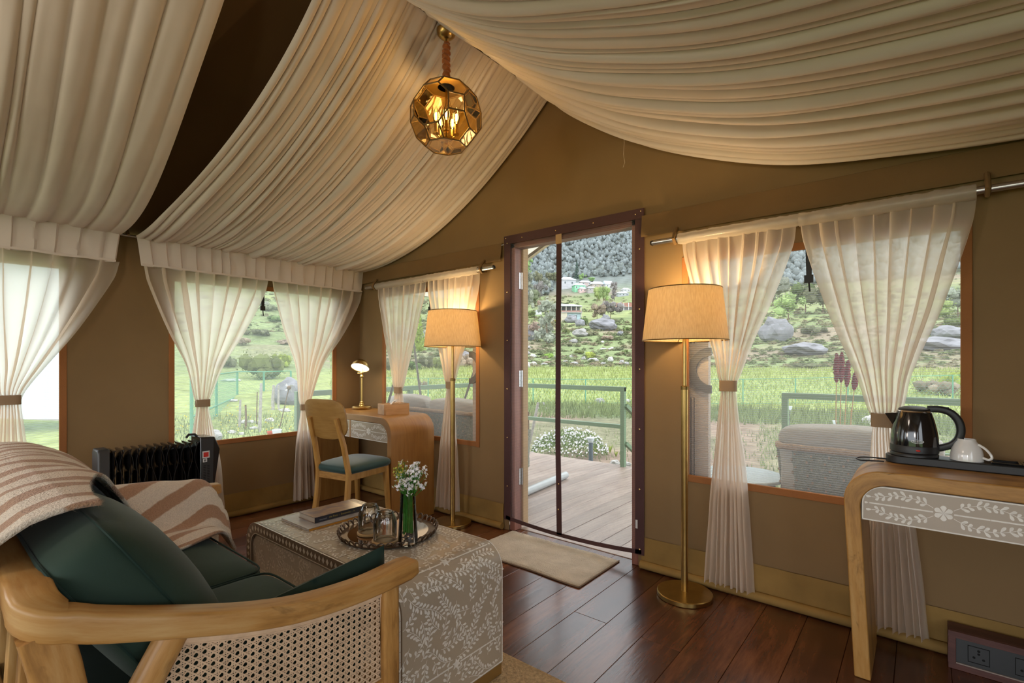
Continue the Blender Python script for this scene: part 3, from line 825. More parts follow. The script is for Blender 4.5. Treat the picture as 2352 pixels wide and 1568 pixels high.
# ------------------------------------------------------------------ tied-back curtains
def curtain(label, axis, const, sgn, rows, tie, nfold, seed, group, header=None, mat='sheer', amp=1.0):
    """rows [(z, s_left, s_right, depth amplitude)] top to bottom; tie (z, height)"""
    r = random.Random(seed)
    zt = [q[0] for q in rows]; top, bot = zt[0], zt[-1]
    inv = [(top-q[0], q[1]) for q in rows], [(top-q[0], q[2]) for q in rows], [(top-q[0], q[3]) for q in rows]
    nv, nu = max(120, nfold*16), 96
    ph = [r.uniform(0, 2*PI) for _ in range(4)]
    zz = [lerp(top, bot, i/nu) for i in range(nu+1)]
    def P(s, k, z): return (const + sgn*k, s, z) if axis == 'x' else (s, const + sgn*k, z)
    V = []
    wtop = abs(rows[0][2]-rows[0][1])
    for z in zz:
        q = top - z
        a, b = catmull(inv[0], q), catmull(inv[1], q); am = max(0.002, catmull(inv[2], q))*amp
        wd = b-a; tight = 1 - max(0.0, min(1.0, wd/wtop))
        for j in range(nv+1):
            v = j/nv
            vv = v + 0.010*math.sin(2*PI*3.0*v+ph[0]) + 0.006*math.sin(2*PI*7.0*v+ph[1])
            w = math.sin(2*PI*nfold*vv + 0.7*math.sin(4*z+ph[2]))
            w2 = math.sin(2*PI*nfold*0.5*vv + ph[3] + 1.2*z)
            dep = am*(0.70*w + 0.38*w2) + 0.25*am*noise.noise(Vector((v*nfold*0.7, z*5, seed)))
            s = a + wd*(v + 0.42/nfold*math.cos(2*PI*nfold*vv)*(0.75+0.5*tight)*(0.75+0.5*noise.noise(Vector((v*nfold*0.9, z*1.3, seed+0.5))))) + 0.004*noise.noise(Vector((v*9, z*4, seed)))
            hem = 0.012*noise.noise(Vector((v*6, seed, 2)))*ss(bot+0.25, bot, z)
            V.append(P(s, dep, z + hem))
    n1 = nv+1
    F = [(i*n1+j, i*n1+j+1, (i+1)*n1+j+1, (i+1)*n1+j) for i in range(nu) for j in range(nv)]
    t = thing('curtain', label, 'curtain', P((rows[0][1]+rows[0][2])/2, 0, bot), group)
    obj('cloth', MB().add(V, F), M[mat], t, ang=80, fix=False)
    z0, h = tie
    q = top - z0
    a, b = catmull(inv[0], q), catmull(inv[1], q); c, hw = (a+b)/2, (b-a)/2+0.006; hd = max(0.020, catmull(inv[2], q)*amp*0.9)
    vs = []; n = 28
    for z in (z0-h/2, z0+h/2):
        for rr in (1.0, 0.9):
            for k in range(n):
                an = 2*PI*k/n
                vs.append(P(c + math.copysign(abs(math.cos(an))**0.6, math.cos(an))*hw*rr, math.copysign(abs(math.sin(an))**0.7, math.sin(an))*hd*rr + 0.002, z))
    fs = []
    for k in range(n):
        k2 = (k+1) % n
        fs += [(k, k2, 2*n+k2, 2*n+k), (n+k, 3*n+k, 3*n+k2, n+k2), (2*n+k, 2*n+k2, 3*n+k2, 3*n+k), (k, n+k, n+k2, k2)]
    obj('tieback', MB().add(vs, fs), M['tie'], t)
    if header:
        sa, sb, zr, rr = header
        def fn(u, v):
            s = lerp(sa, sb, u); an = 2*PI*v
            ru = rr*(1 + 0.16*noise.noise(Vector((s*30, math.cos(an)*1.6+s*20, math.sin(an)*1.6+seed))) + 0.05*noise.noise(Vector((s*90, v*4, seed))))
            return P(s, math.sin(an)*ru, zr + math.cos(an)*ru)
        obj('rod_sleeve', MB().grid(fn, int((sb-sa)*110), 16), M[mat], t, ang=80, fix=False)
    return t
GL = 'curtains below the left wall valances'
LX = -3.862
def rows_left(a, b, tz, tc, tw, bot, bw, bc, lean=None):
    return [(1.768, a, b, 0.014), (1.66, lerp(a, tc, 0.06), lerp(b, tc, 0.06), 0.020), (1.35, lerp(a, tc, 0.40), lerp(b, tc, 0.40), 0.026),
            (1.12, lerp(a, tc, 0.70), lerp(b, tc, 0.70), 0.026), (tz+0.06, tc-tw*0.72, tc+tw*0.72, 0.024), (tz, tc-tw/2, tc+tw/2, 0.020), (tz-0.06, tc-tw*0.52, tc+tw*0.52, 0.022),
            (0.45, lerp(tc, bc, 0.5)-bw*0.38, lerp(tc, bc, 0.5)+bw*0.38, 0.030), (bot, bc-bw/2, bc+bw/2, 0.034)]
curtain('cream curtain at left edge tied back over the window with the white shed', 'x', LX, 1, rows_left(0.0, 0.83, 0.932, 0.357, 0.092, 0.10, 0.24, 0.36), (0.937, 0.052), 8, 1, GL, mat='sheer', amp=1.05)
curtain('left cream curtain of the garden window, tied above the black heater', 'x', LX, 1, rows_left(0.962, 1.748, 0.852, 1.313, 0.080, 0.10, 0.26, 1.315), (0.858, 0.050), 8, 2, GL)
curtain('right cream curtain of the garden window, reaching floor behind the chair', 'x', LX, 1, rows_left(1.772, 2.565, 0.778, 2.06, 0.075, 0.035, 0.26, 2.09), (0.778, 0.048), 8, 3, GL)
def rows_back(a, b, top, tz, tc, tw, bot, bl, br_):
    return [(top, a, b, 0.010), (top-0.10, lerp(a, tc, 0.05), lerp(b, tc, 0.05), 0.018), (lerp(top, tz, 0.48), lerp(a, tc, 0.36), lerp(b, tc, 0.36), 0.024),
            (lerp(top, tz, 0.78), lerp(a, tc, 0.68), lerp(b, tc, 0.68), 0.024), (tz+0.05, tc-tw*0.75, tc+tw*0.75, 0.022), (tz, tc-tw/2, tc+tw/2, 0.018), (tz-0.06, tc-tw*0.55, tc+tw*0.55, 0.020),
            (lerp(tz, bot, 0.5), lerp(tc-tw*0.6, bl, 0.55), lerp(tc+tw*0.6, br_, 0.55), 0.026), (bot, bl, br_, 0.030)]
CY = 2.553
curtain('left curtain of the small window beside the desk lamp', 'y', CY, -1, rows_back(-3.575, -2.965, 1.775, 0.912, -3.298, 0.074, 0.10, -3.40, -3.19), (0.914, 0.050), 9, 4, 'curtains of the small door wall window', header=(-3.59, -2.975, 1.785, 0.027), amp=0.85)
curtain('right curtain of the small window behind the farther floor lamp', 'y', CY, -1, rows_back(-2.945, -2.405, 1.775, 0.970, -2.685, 0.066, 0.055, -2.83, -2.60), (0.973, 0.050), 9, 5, 'curtains of the small door wall window', header=(-2.972, -2.398, 1.788, 0.027), amp=0.85)
curtain('left curtain of the large window behind the nearer floor lamp', 'y', CY, -1, rows_back(-0.965, -0.445, 1.775, 1.028, -0.730, 0.068, 0.045, -0.845, -0.62), (1.029, 0.052), 9, 6, 'curtains of the large window by the kettle', header=(-0.975, -0.425, 1.785, 0.028), amp=0.9)
curtain('right curtain of the large window behind the kettle and wooden console', 'y', CY, -1, rows_back(-0.430, 0.148, 1.775, 0.905, -0.118, 0.078, 0.05, -0.19, 0.02), (0.907, 0.056), 9, 7, 'curtains of the large window by the kettle', header=(-0.425, 0.158, 1.785, 0.029), amp=0.95)

# curtain rods
def rod(label, pts, r, brackets, axis):
    t = thing('curtain_rod', label, 'curtain rod', pts[0])
    obj('tube', MB().tube(pts, r, 12), M['steel'], t)
    for p in (pts[0], pts[-1]):
        obj('end_cap', MB().ico(p, r*1.12, 1), M['black_plastic'], t)
    for p in brackets:
        b = MB()
        if axis == 'y': b.box((p[0]-0.016, p[1]-0.020, p[2]-0.022), (p[0]+0.016, YB-0.012, p[2]+0.078)) if False else b.tube([(p[0], YB-0.036, p[2]+0.066), (p[0], p[1]-0.006, p[2]+0.03), (p[0], p[1]-0.024, p[2]), (p[0], p[1], p[2]-0.022), (p[0], YB-0.012, p[2]-0.006)], 0.009, 8)
        else: b.tube([(XL+0.012, p[1], p[2]+0.01), (p[0], p[1], p[2]+0.03), (p[0]+0.022, p[1], p[2])], 0.007, 8)
        obj('canvas_loop', b, M['canvas_band'], t)
    return t
rod('steel curtain rod over the small window, right end showing', [(-3.745, CY, 1.785), (-2.26, CY, 1.792)], 0.0145, [(-3.62, CY, 1.785), (-2.37, CY, 1.79)], 'y')
rod('steel curtain rod over the large window, running out at right edge', [(-1.118, CY, 1.785), (0.62, CY, 1.79)], 0.0145, [(-0.995, CY, 1.786), (0.19, CY, 1.788)], 'y')
rod('thin steel rod under the left eave between the two left drapes', [(-3.885, -1.1, 1.945), (-3.885, 2.60, 1.945)], 0.0085, [(-3.885, 0.895, 1.945)], 'x')
# ------------------------------------------------------------------ bone inlay (leaf sprays, bars, stars) let into lacquered furniture
def teardrop(x, y, a, ln, wd):
    ca, sa = math.cos(a), math.sin(a)
    pts = [(0, 0), (0.30, 0.26), (0.58, 0.48), (0.82, 0.42), (0.97, 0.14), (0.97, -0.14), (0.80, -0.34), (0.52, -0.36), (0.26, -0.18)]
    return [(x + (p*ln)*ca - (q*wd)*sa, y + (p*ln)*sa + (q*wd)*ca) for p, q in pts]
class Inlay:
    """collects flat shapes in (u, v) and lays them on a surface S(u, v) -> (point, normal)"""
    def __init__(s): s.polys = []; s.lines = []
    def leaf(s, x, y, a, ln, wd): s.polys.append(teardrop(x, y, a, ln, wd))
    def line(s, pts, w): s.lines.append((pts, w))
    def star(s, x, y, r, n=6):
        for k in range(n):
            a = 2*PI*k/n + 0.2
            s.polys.append([(x, y), (x + 0.5*r*math.cos(a-PI/n), y + 0.5*r*math.sin(a-PI/n)), (x + r*math.cos(a), y + r*math.sin(a)), (x + 0.5*r*math.cos(a+PI/n), y + 0.5*r*math.sin(a+PI/n))])
    def flower(s, x, y, r, n=6):
        for k in range(n):
            a = 2*PI*k/n + PI/6
            c = [(x, y)]
            for i in range(9):
                b = a - 0.42 + 0.84*i/8; q = r*(0.78 + 0.22*math.sin(PI*i/8))
                c.append((x + q*math.cos(b), y + q*math.sin(b)))
            s.polys.append(c)
    def bar(s, x0, y0, x1, y1, w):
        """a bar of short bone strips, pointed bud at its free end"""
        l = math.hypot(x1-x0, y1-y0); n = max(2, int(l/0.06)); dx, dy = (x1-x0)/l, (y1-y0)/l
        for i in range(n):
            a, b = l*i/n + 0.0006, l*(i+1)/n - 0.0006
            s.polys.append([(x0+dx*a-dy*w/2, y0+dy*a+dx*w/2), (x0+dx*b-dy*w/2, y0+dy*b+dx*w/2), (x0+dx*b+dy*w/2, y0+dy*b-dx*w/2), (x0+dx*a+dy*w/2, y0+dy*a-dx*w/2)])
    def mesh(s, S, lift=0.0007):
        mb = MB()
        def at_(p):
            q, n = S(*p); return q + n*lift
        rz = random.Random(1)
        for p in s.polys:
            up = rz.random()*0.0003
            mb.add([S(*q)[0] + S(*q)[1]*(lift+up) for q in p], [tuple(range(len(p)))])
        for pts, w in s.lines:
            V = []; n = len(pts)
            for i, (x, y) in enumerate(pts):
                a, b = pts[max(0, i-1)], pts[min(n-1, i+1)]
                l = math.hypot(b[0]-a[0], b[1]-a[1]) or 1e-6; nx, ny = -(b[1]-a[1])/l*w/2, (b[0]-a[0])/l*w/2
                V += [at_((x+nx, y+ny)), at_((x-nx, y-ny))]
            mb.add(V, [(2*i, 2*i+1, 2*i+3, 2*i+2) for i in range(n-1)])
        return mb
def vines(inl, W, H, seed, ln=0.018, wd=0.0095, tries=260, keep=None, margin=0.008, bars=()):
    """grow leafy stems over the W x H field until it is full"""
    r = random.Random(seed); occ = {}; gs = ln*0.62
    def key(x, y): return int(math.floor(x/gs)), int(math.floor(y/gs))
    def free(x, y, d):
        kx, ky = key(x, y)
        for i in (-2, -1, 0, 1, 2):
            for j in (-2, -1, 0, 1, 2):
                for qx, qy in occ.get((kx+i, ky+j), ()):
                    if (qx-x)**2 + (qy-y)**2 < d*d: return False
        return True
    def put(x, y): occ.setdefault(key(x, y), []).append((x, y))
    def inside(x, y): return margin < x < W-margin and margin < y < H-margin and (keep is None or keep(x, y))
    for bx0, by0, bx1, by1 in bars:
        n = int(math.hypot(bx1-bx0, by1-by0)/0.004)+1
        for i in range(n+1): put(lerp(bx0, bx1, i/n), lerp(by0, by1, i/n))
    for _ in range(tries):
        x, y = r.uniform(0, W), r.uniform(0, H)
        if not inside(x, y) or not free(x, y, ln*0.78): continue
        a = r.uniform(0, 2*PI); c = r.choice((-1, 1))*r.uniform(5, 14); pts = [(x, y)]; n = 0; side = 1; nodes = []
        L_ = r.uniform(0.10, 0.24); step = 0.004
        while n*step < L_:
            n += 1
            if n*step > L_*0.5: c2 = -c*0.7
            else: c2 = c
            a += c2*step; x += math.cos(a)*step; y += math.sin(a)*step
            if not inside(x, y) or not free(x, y, ln*0.46): break
            pts.append((x, y))
        if len(pts) < 8: continue
        leaves = []
        sp = max(2, int(ln*0.56/step))
        for i in range(1, len(pts)-1):
            if i % sp: continue
            for side in (-1, 1):
                j = min(len(pts)-1, i + (sp//2 if side > 0 else 0))
                px, py = pts[j]; q0, q1 = pts[j-1], pts[min(j+1, len(pts)-1)]
                d = math.atan2(q1[1]-q0[1], q1[0]-q0[0]) + side*r.uniform(0.6, 0.95)
                l2 = ln*r.uniform(0.82, 1.12)
                cx, cy = px + math.cos(d)*l2*0.62, py + math.sin(d)*l2*0.62
                if inside(cx + math.cos(d)*l2*0.38, cy + math.sin(d)*l2*0.38) and free(cx, cy, ln*0.58):
                    leaves.append((px + math.cos(d)*0.0015, py + math.sin(d)*0.0015, d, l2, wd*side*r.uniform(0.9, 1.1), cx, cy)); put(cx, cy)
        if len(leaves) < 3: 
            for q in leaves: occ[key(q[5], q[6])].remove((q[5], q[6]))
            continue
        for q in leaves: inl.leaf(*q[:5])
        e = pts[-1]; d = math.atan2(e[1]-pts[-2][1], e[0]-pts[-2][0])
        inl.leaf(e[0], e[1], d, ln*0.8, wd*0.8); put(e[0]+math.cos(d)*ln*0.5, e[1]+math.sin(d)*ln*0.5)
        inl.line(pts, 0.0016)
        for p in pts[::2]: put(*p)
def waterfall_path(x0, x1, zt, zb, rad, n=10, lean=0.0):
    """outer profile of a waterfall table, foot to foot: [(x, z)]"""
    p = [(x0+lean, zb)]
    p += [(x0 + rad - rad*math.cos(PI/2*i/n), zt - rad + rad*math.sin(PI/2*i/n)) for i in range(n+1)]
    p += [(x1 - rad + rad*math.sin(PI/2*i/n), zt - rad + rad*math.cos(PI/2*i/n)) for i in range(n+1)]
    p += [(x1-lean, zb)]
    return p
def waterfall(mb, x0, x1, y0, y1, zt, zb, th, rad, lean=0.0, grain=False):
    """open waterfall frame: outer and inner rounded profile swept in y"""
    o = waterfall_path(x0, x1, zt, zb, rad, 12, lean); i = waterfall_path(x0+th, x1-th, zt-th, zb, max(0.01, rad-th*0.6), 12, lean)
    n = len(o); V = []; C = []
    s = [0.0]
    for (xa, za), (xb, zb) in zip(o[:-1], o[1:]): s.append(s[-1] + math.hypot(xb-xa, zb-za))
    for y in (y0, y1):
        V += [(x, y, z) for x, z in o] + [(x, y, z) for x, z in i]
        C += [(q, y, 0.0) for q in s] + [(q, y, th) for q in s]
    if grain: mb.c = C
    F = []
    for k in range(n-1):
        F += [(k, k+1, n+k+1, n+k), (2*n+k, 3*n+k, 3*n+k+1, 2*n+k+1), (k, 2*n+k, 2*n+k+1, k+1), (n+k, n+k+1, 3*n+k+1, 3*n+k)]
    F += [(0, n, 3*n, 2*n), (n-1, 3*n-1, 4*n-1, 2*n-1)]
    return mb.add(V, F)
# ------------------------------------------------------------------ coffee table: closed waterfall box with leaf inlay
TX0, TX1, TY0, TY1, TZ = -2.207, -1.180, 0.917, 1.382, 0.482
ct = thing('coffee_table', 'taupe waterfall coffee table with white leaf inlay and gold plinth', 'coffee table', ((TX0+TX1)/2, (TY0+TY1)/2, 0.012))
TR = 0.088
prof = waterfall_path(TX0, TX1, TZ, 0.055, TR, 12)
mb = MB(); n = len(prof)
V = [(x, y, z) for y in (TY0+0.010, TY1) for x, z in prof]
F = [(k, k+1, n+k+1, n+k) for k in range(n-1)] + [tuple(range(n)), tuple(range(2*n-1, n-1, -1)), (0, n, 2*n-1, n-1)]
obj('body', mb.add(V, F), M['taupe'], ct, ang=30)
fr = waterfall(MB(), TX0, TX1, TY0, TY0+0.011, TZ, 0.055, 0.040, TR)
frame = obj('front_frame', fr, plain('brown_frame_lacquer', (0.17, 0.115, 0.072), 0.35), ct, ang=30)
obj('plinth', MB().box((TX0+0.002, TY0+0.002, 0.012), (TX1-0.002, TY1-0.002, 0.056)), M['gold_plinth'], ct, bev=0.002)
vert = TZ-TR-0.057; arc = PI/2*TR; topl = TX1-TX0-2*TR; tot = 2*vert+2*arc+topl; dep = TY1-TY0
def table_skin(u, v):
    y = TY0 + v
    if u < vert: return Vector((TX0, y, 0.057+u)), Vector((-1, 0, 0))
    u -= vert
    if u < arc:
        a = u/TR; return Vector((TX0+TR-TR*math.cos(a), y, TZ-TR+TR*math.sin(a))), Vector((-math.cos(a), 0, math.sin(a)))
    u -= arc
    if u < topl: return Vector((TX0+TR+u, y, TZ)), Vector((0, 0, 1))
    u -= topl
    if u < arc:
        a = u/TR; return Vector((TX1-TR+TR*math.sin(a), y, TZ-TR+TR*math.cos(a))), Vector((math.sin(a), 0, math.cos(a)))
    u -= arc
    return Vector((TX1, y, TZ-TR-u)), Vector((1, 0, 0))
inl = Inlay(); bars = []
us = [0.16, 0.46, 0.76, 1.06, 1.36, tot-0.10]
for i, u in enumerate(us):
    bars += [(u, 0.014, u, dep-0.014)]
    inl.star(u, dep*0.5, 0.020)
    inl.bar(u, dep*0.5+0.016, u, dep-0.022, 0.0052); inl.bar(u, 0.022, u, dep*0.5-0.016, 0.0052)
    inl.leaf(u, dep-0.020, PI/2, 0.011, 0.011); inl.leaf(u, 0.020, -PI/2, 0.011, 0.011)
vines(inl, tot, dep, 5, 0.0195, 0.0098, 4000, bars=bars, margin=0.009)
for v in (0.0022, dep-0.0022):
    k = 60
    for i in range(k): inl.line([(tot*(i+j/4*0.97)/k, v) for j in range(5)], 0.0044)
for u in (0.003, tot-0.003): inl.bar(u, 0.003, u, dep-0.003, 0.0050)
tag(obj('leaf_inlay', inl.mesh(table_skin), M['bone'], ct, smooth=False, fix=False), kind='stuff')
# inset front: sprays round a star
inf = Inlay(); FW, FH = TX1-TX0-0.08, TZ-0.04-0.06
inf.star(FW*0.55, FH*0.62, 0.022); inf.bar(0.02, FH*0.62, FW*0.55-0.018, FH*0.62, 0.005); inf.bar(FW*0.55+0.018, FH*0.62, FW-0.02, FH*0.62, 0.005)
vines(inf, FW, FH, 9, 0.0195, 0.0098, 3000, bars=[(0.02, FH*0.62, FW-0.02, FH*0.62)], margin=0.010,
      keep=lambda x, y: not ((x < 0.06 or x > FW-0.06) and y > FH-0.055))
tag(obj('leaf_inlay', inf.mesh(lambda u, v: (Vector((TX0+0.04+u, TY0+0.010, 0.06+v)), Vector((0, -1, 0)))), M['bone_mid'], ct, smooth=False, fix=False), kind='stuff')
dm = Inlay()
pm = waterfall_path(TX0+0.020, TX1-0.020, TZ-0.020, 0.06, TR-0.02, 8)
acc = 0.0; nxt = 0.02; ends = []
for (xa, za), (xb, zb) in zip(pm[:-1], pm[1:]):
    l = math.hypot(xb-xa, zb-za); tx, tz = (xb-xa)/l, (zb-za)/l
    while nxt < acc + l:
        x, z = xa + tx*(nxt-acc), za + tz*(nxt-acc)
        dm.polys.append([(x-tx*0.009, z-tz*0.009), (x+tz*0.012, z-tx*0.012), (x+tx*0.009, z+tz*0.009), (x-tz*0.012, z+tx*0.012)]); nxt += 0.0262
    acc += l
tag(obj('diamond_inlay', dm.mesh(lambda u, v: (Vector((u, TY0, v)), Vector((0, -1, 0)))), M['bone_mid'], frame, smooth=False, fix=False), kind='stuff')
ed = Inlay()
ed.line([(x, z) for x, z in waterfall_path(TX0+0.0405, TX1-0.0405, TZ-0.0405, 0.06, TR-0.03, 12)], 0.0035)
tag(obj('inlay_line', ed.mesh(lambda u, v: (Vector((u, TY0, v)), Vector((0, -1, 0)))), M['bone_mid'], frame, smooth=False, fix=False), kind='stuff')

# books on the table
def book(label, x0, x1, y0, y1, z0, th, cover, spine, nm='book', spine_text=None):
    t = thing(nm, label, 'book' if nm == 'book' else 'magazine', ((x0+x1)/2, (y0+y1)/2, z0), None)
    obj('pages', MB().box((x0+0.003, y0+0.003, z0+0.0012), (x1-0.002, y1-0.003, z0+th-0.0012)), M['paper'], t)
    c = MB().box((x0, y0, z0), (x1, y1, z0+0.0014)).box((x0, y0, z0+th-0.0014), (x1, y1, z0+th)).box((x1-0.0016, y0, z0), (x1, y1, z0+th))
    cv = obj('cover', c, cover, t, smooth=False)
    if spine: obj('spine', MB().box((x1-0.0004, y0+0.0008, z0+0.0006), (x1+0.0004, y1-0.0008, z0+th-0.0006)), spine, t)
    return t
def cover_mat(name, cols, scale, rough=0.25):
    m, nt, out = new_mat(name)
    b = N(nt, 'ShaderNodeBsdfPrincipled'); b.inputs['Roughness'].default_value = rough
    t = N(nt, 'ShaderNodeTexCoord'); nz = N(nt, 'ShaderNodeTexNoise', Scale=scale, Detail=4.0, Distortion=1.5); L(nt, t, 'Object', nz, 'Vector')
    r = ramp(nt, nz, 'Fac', [(0.30 + 0.4*i/(len(cols)-1), c) for i, c in enumerate(cols)]); L(nt, r, 0, b, 'Base Color'); L(nt, b, 0, out, 0)
    return m
book('large pale magazine with orange spine under the smaller book on coffee table', -2.083, -1.853, 1.003, 1.283, TZ+0.0006, 0.009,
     cover_mat('pale_cover', [(0.30, 0.30, 0.33), (0.44, 0.42, 0.42), (0.36, 0.33, 0.32)], 7), plain('orange_spine', (0.52, 0.24, 0.03), 0.35), 'magazine')
bk = book('smaller thick book with brownish glossy cover and dark spine, on the magazine', -2.030, -1.899, 1.053, 1.285, TZ+0.0102, 0.0225,
     cover_mat('brown_cover', [(0.10, 0.10, 0.12), (0.19, 0.12, 0.11), (0.30, 0.19, 0.12), (0.13, 0.10, 0.12)], 9), plain('dark_spine', (0.025, 0.025, 0.035), 0.35))
def text(body, size, Mx, mat, parent, name='lettering', bend=None, shear=0.0, align='CENTER'):
    c = bpy.data.curves.new(name, 'FONT'); c.body = body; c.size = size; c.align_x = align; c.align_y = 'CENTER'; c.shear = shear; c.resolution_u = 3
    o = bpy.data.objects.new(name, c); COL.objects.link(o)
    dg = bpy.context.evaluated_depsgraph_get()
    me = bpy.data.meshes.new_from_object(o.evaluated_get(dg))
    bpy.data.objects.remove(o); bpy.data.curves.remove(c)
    mb = MB(); mb.v = [tuple((bend(Mx @ v.co) if bend else Mx @ v.co)) for v in me.vertices]; mb.f = [tuple(p.vertices) for p in me.polygons]
    bpy.data.meshes.remove(me)
    return obj(name, mb, mat, parent, smooth=False, fix=False)
def frame_matrix(origin, ux, uy):
    ux, uy = Vector(ux).normalized(), Vector(uy).normalized(); uz = ux.cross(uy)
    m = Matrix((ux, uy, uz)).transposed().to_4x4(); m.translation = Vector(origin); return m
gold_ink = plain('yellow_ink', (0.55, 0.42, 0.08), 0.4)
text('the Flora  -  Economica  .  liv', 0.0105, frame_matrix((-1.8982, 1.178, TZ+0.0215), (0, 1, 0), (0, 0, 1)), gold_ink, bk)
text('Saturnsoft', 0.0080, frame_matrix((-1.8982, 1.090, TZ+0.0200), (0, 1, 0), (0, 0, 1)), plain('pale_ink', (0.4, 0.4, 0.42), 0.5), bk, 'lettering_small')

# round tray with pierced scalloped gallery
trx, try_ = -1.600, 1.193; TZ2 = TZ + 0.0012
tr = thing('serving_tray', 'round bronze tray with mirror bottom and pierced scalloped rim', 'tray', (trx, try_, TZ2))
obj('base', MB().lathe([(0.0, 0.0), (0.155, 0.0), (0.178, 0.003), (0.181, 0.006), (0.178, 0.008), (0.160, 0.0065), (0.0, 0.0065)], (trx, try_, TZ2), 64), M['tray_metal'], tr)
obj('mirror', MB().lathe([(0.0, 0.0068), (0.152, 0.0068), (0.152, 0.0074), (0.0, 0.0074)], (trx, try_, TZ2), 64), M['tray_mirror'], tr)
NL = 40
for k in range(NL):
    a = 2*PI*k/NL; c, s_ = math.cos(a), math.sin(a)
    mb = MB(); hw = PI*0.181/NL*0.98
    pts = []
    for i in range(9):
        b = PI*i/8
        rr = 0.179 + 0.010*math.sin(b); w = hw*math.cos(b)
        pts.append((trx + c*rr - s_*w, try_ + s_*rr + c*w, TZ2 + 0.006 + 0.019*math.sin(b)))
    mb.tube(pts, 0.0034, 6)
    obj('scallop', mb, M['tray_metal'], tr)
# coasters and upturned tumblers
def lathe_thing(nm, lab, cat, c, parts, group=None):
    t = thing(nm, lab, cat, c, group)
    for pn, pr, mt, nseg in parts: obj(pn, MB().lathe(pr, c, nseg), mt, t)
    return t
CZ = TZ2 + 0.0078
for (gx, gy, lab1, lab2) in ((-1.630, 1.128, 'wooden coaster under the glass farther from the vase', 'ribbed glass tumbler upside down on coaster, farther from the vase'),
                           (-1.513, 1.112, 'wooden coaster under the glass beside the vase', 'ribbed glass tumbler upside down on coaster, right beside the vase')):
    t = thing('coaster', lab1, 'coaster', (gx, gy, CZ), 'wooden coasters on the tray')
    obj('disc', MB().lathe([(0, 0), (0.045, 0), (0.047, 0.002), (0.047, 0.0085), (0.045, 0.010), (0.036, 0.010), (0.034, 0.0065), (0, 0.0065)], (gx, gy, CZ), 40), M['coaster'], t)
    gz = CZ + 0.0070
    t = thing('tumbler', lab2, 'glass', (gx, gy, gz), 'upturned tumblers on the tray')
    po = [(0.0325, 0.0), (0.0330, 0.002), (0.0385, 0.035), (0.0410, 0.066), (0.0375, 0.082), (0.0290, 0.097), (0.026, 0.104), (0.024, 0.106), (0.0, 0.106)]
    po = [(0.0405, 0.0), (0.0412, 0.003), (0.0415, 0.030), (0.0420, 0.060), (0.0405, 0.072), (0.0340, 0.090), (0.0300, 0.100), (0.0275, 0.1035), (0.0, 0.1035)]
    pi_ = [(r_*0.93 if r_ > 0.001 else 0.0, min(z_, 0.092) if r_ > 0 else 0.094) for r_, z_ in po]
    def ribbed(prof, n=96, am=0.0010):
        V = []; m_ = len(prof)
        for r_, z_ in prof:
            for k in range(n):
                a = 2*PI*k/n; q = r_ + (am*(1 if k % 4 < 2 else -1) if 0.002 < z_ < 0.085 and r_ > 0.03 else 0)
                V.append((gx+q*math.cos(a), gy+q*math.sin(a), gz+z_))
        return MB().add(V, [(i*n+k, i*n+(k+1)%n, (i+1)*n+(k+1)%n, (i+1)*n+k) for i in range(m_-1) for k in range(n)])
    obj('bowl', ribbed(po), M['glass_rib'], t)
    obj('inner_wall', MB().shell(pi_, (gx, gy, gz), 48), M['glass'], t)
    obj('foot', MB().lathe([(0.0, 0.098), (0.0275, 0.098), (0.0285, 0.101), (0.0270, 0.1045), (0.021, 0.1050), (0.019, 0.1025), (0, 0.1025)], (gx, gy, gz), 40), M['glass_rib'], t)
# glass vase of wild flowers
vx, vy, vz = -1.432, 1.152, CZ + 0.0002
va = thing('flower_vase', 'slim clear glass vase of white and yellow wildflowers on the tray', 'vase', (vx, vy, vz))
obj('glass_wall', MB().shell([(0.0, 0.0), (0.032, 0.0), (0.0345, 0.004), (0.0345, 0.03), (0.031, 0.09), (0.0275, 0.15), (0.0265, 0.182), (0.0280, 0.186), (0.0268, 0.186), (0.0255, 0.180), (0.0265, 0.15), (0.030, 0.09), (0.0325, 0.03), (0.0325, 0.008), (0.0, 0.008)], (vx, vy, vz), 48), M['glass'], va)
r = random.Random(4)
for k in range(46):
    a = r.uniform(0, 2*PI); q = 0.027*math.sqrt(r.random())
    s_ = r.uniform(0.005, 0.0085)
    obj('pebble', MB().ico((vx+q*math.cos(a), vy+q*math.sin(a), vz+0.012+r.random()*0.034), s_, 1, sc=(1, r.uniform(0.7, 1), r.uniform(0.5, 0.8))), M['pebble'], va)
stems = MB(); petals = MB(); yel = MB(); grn = MB()
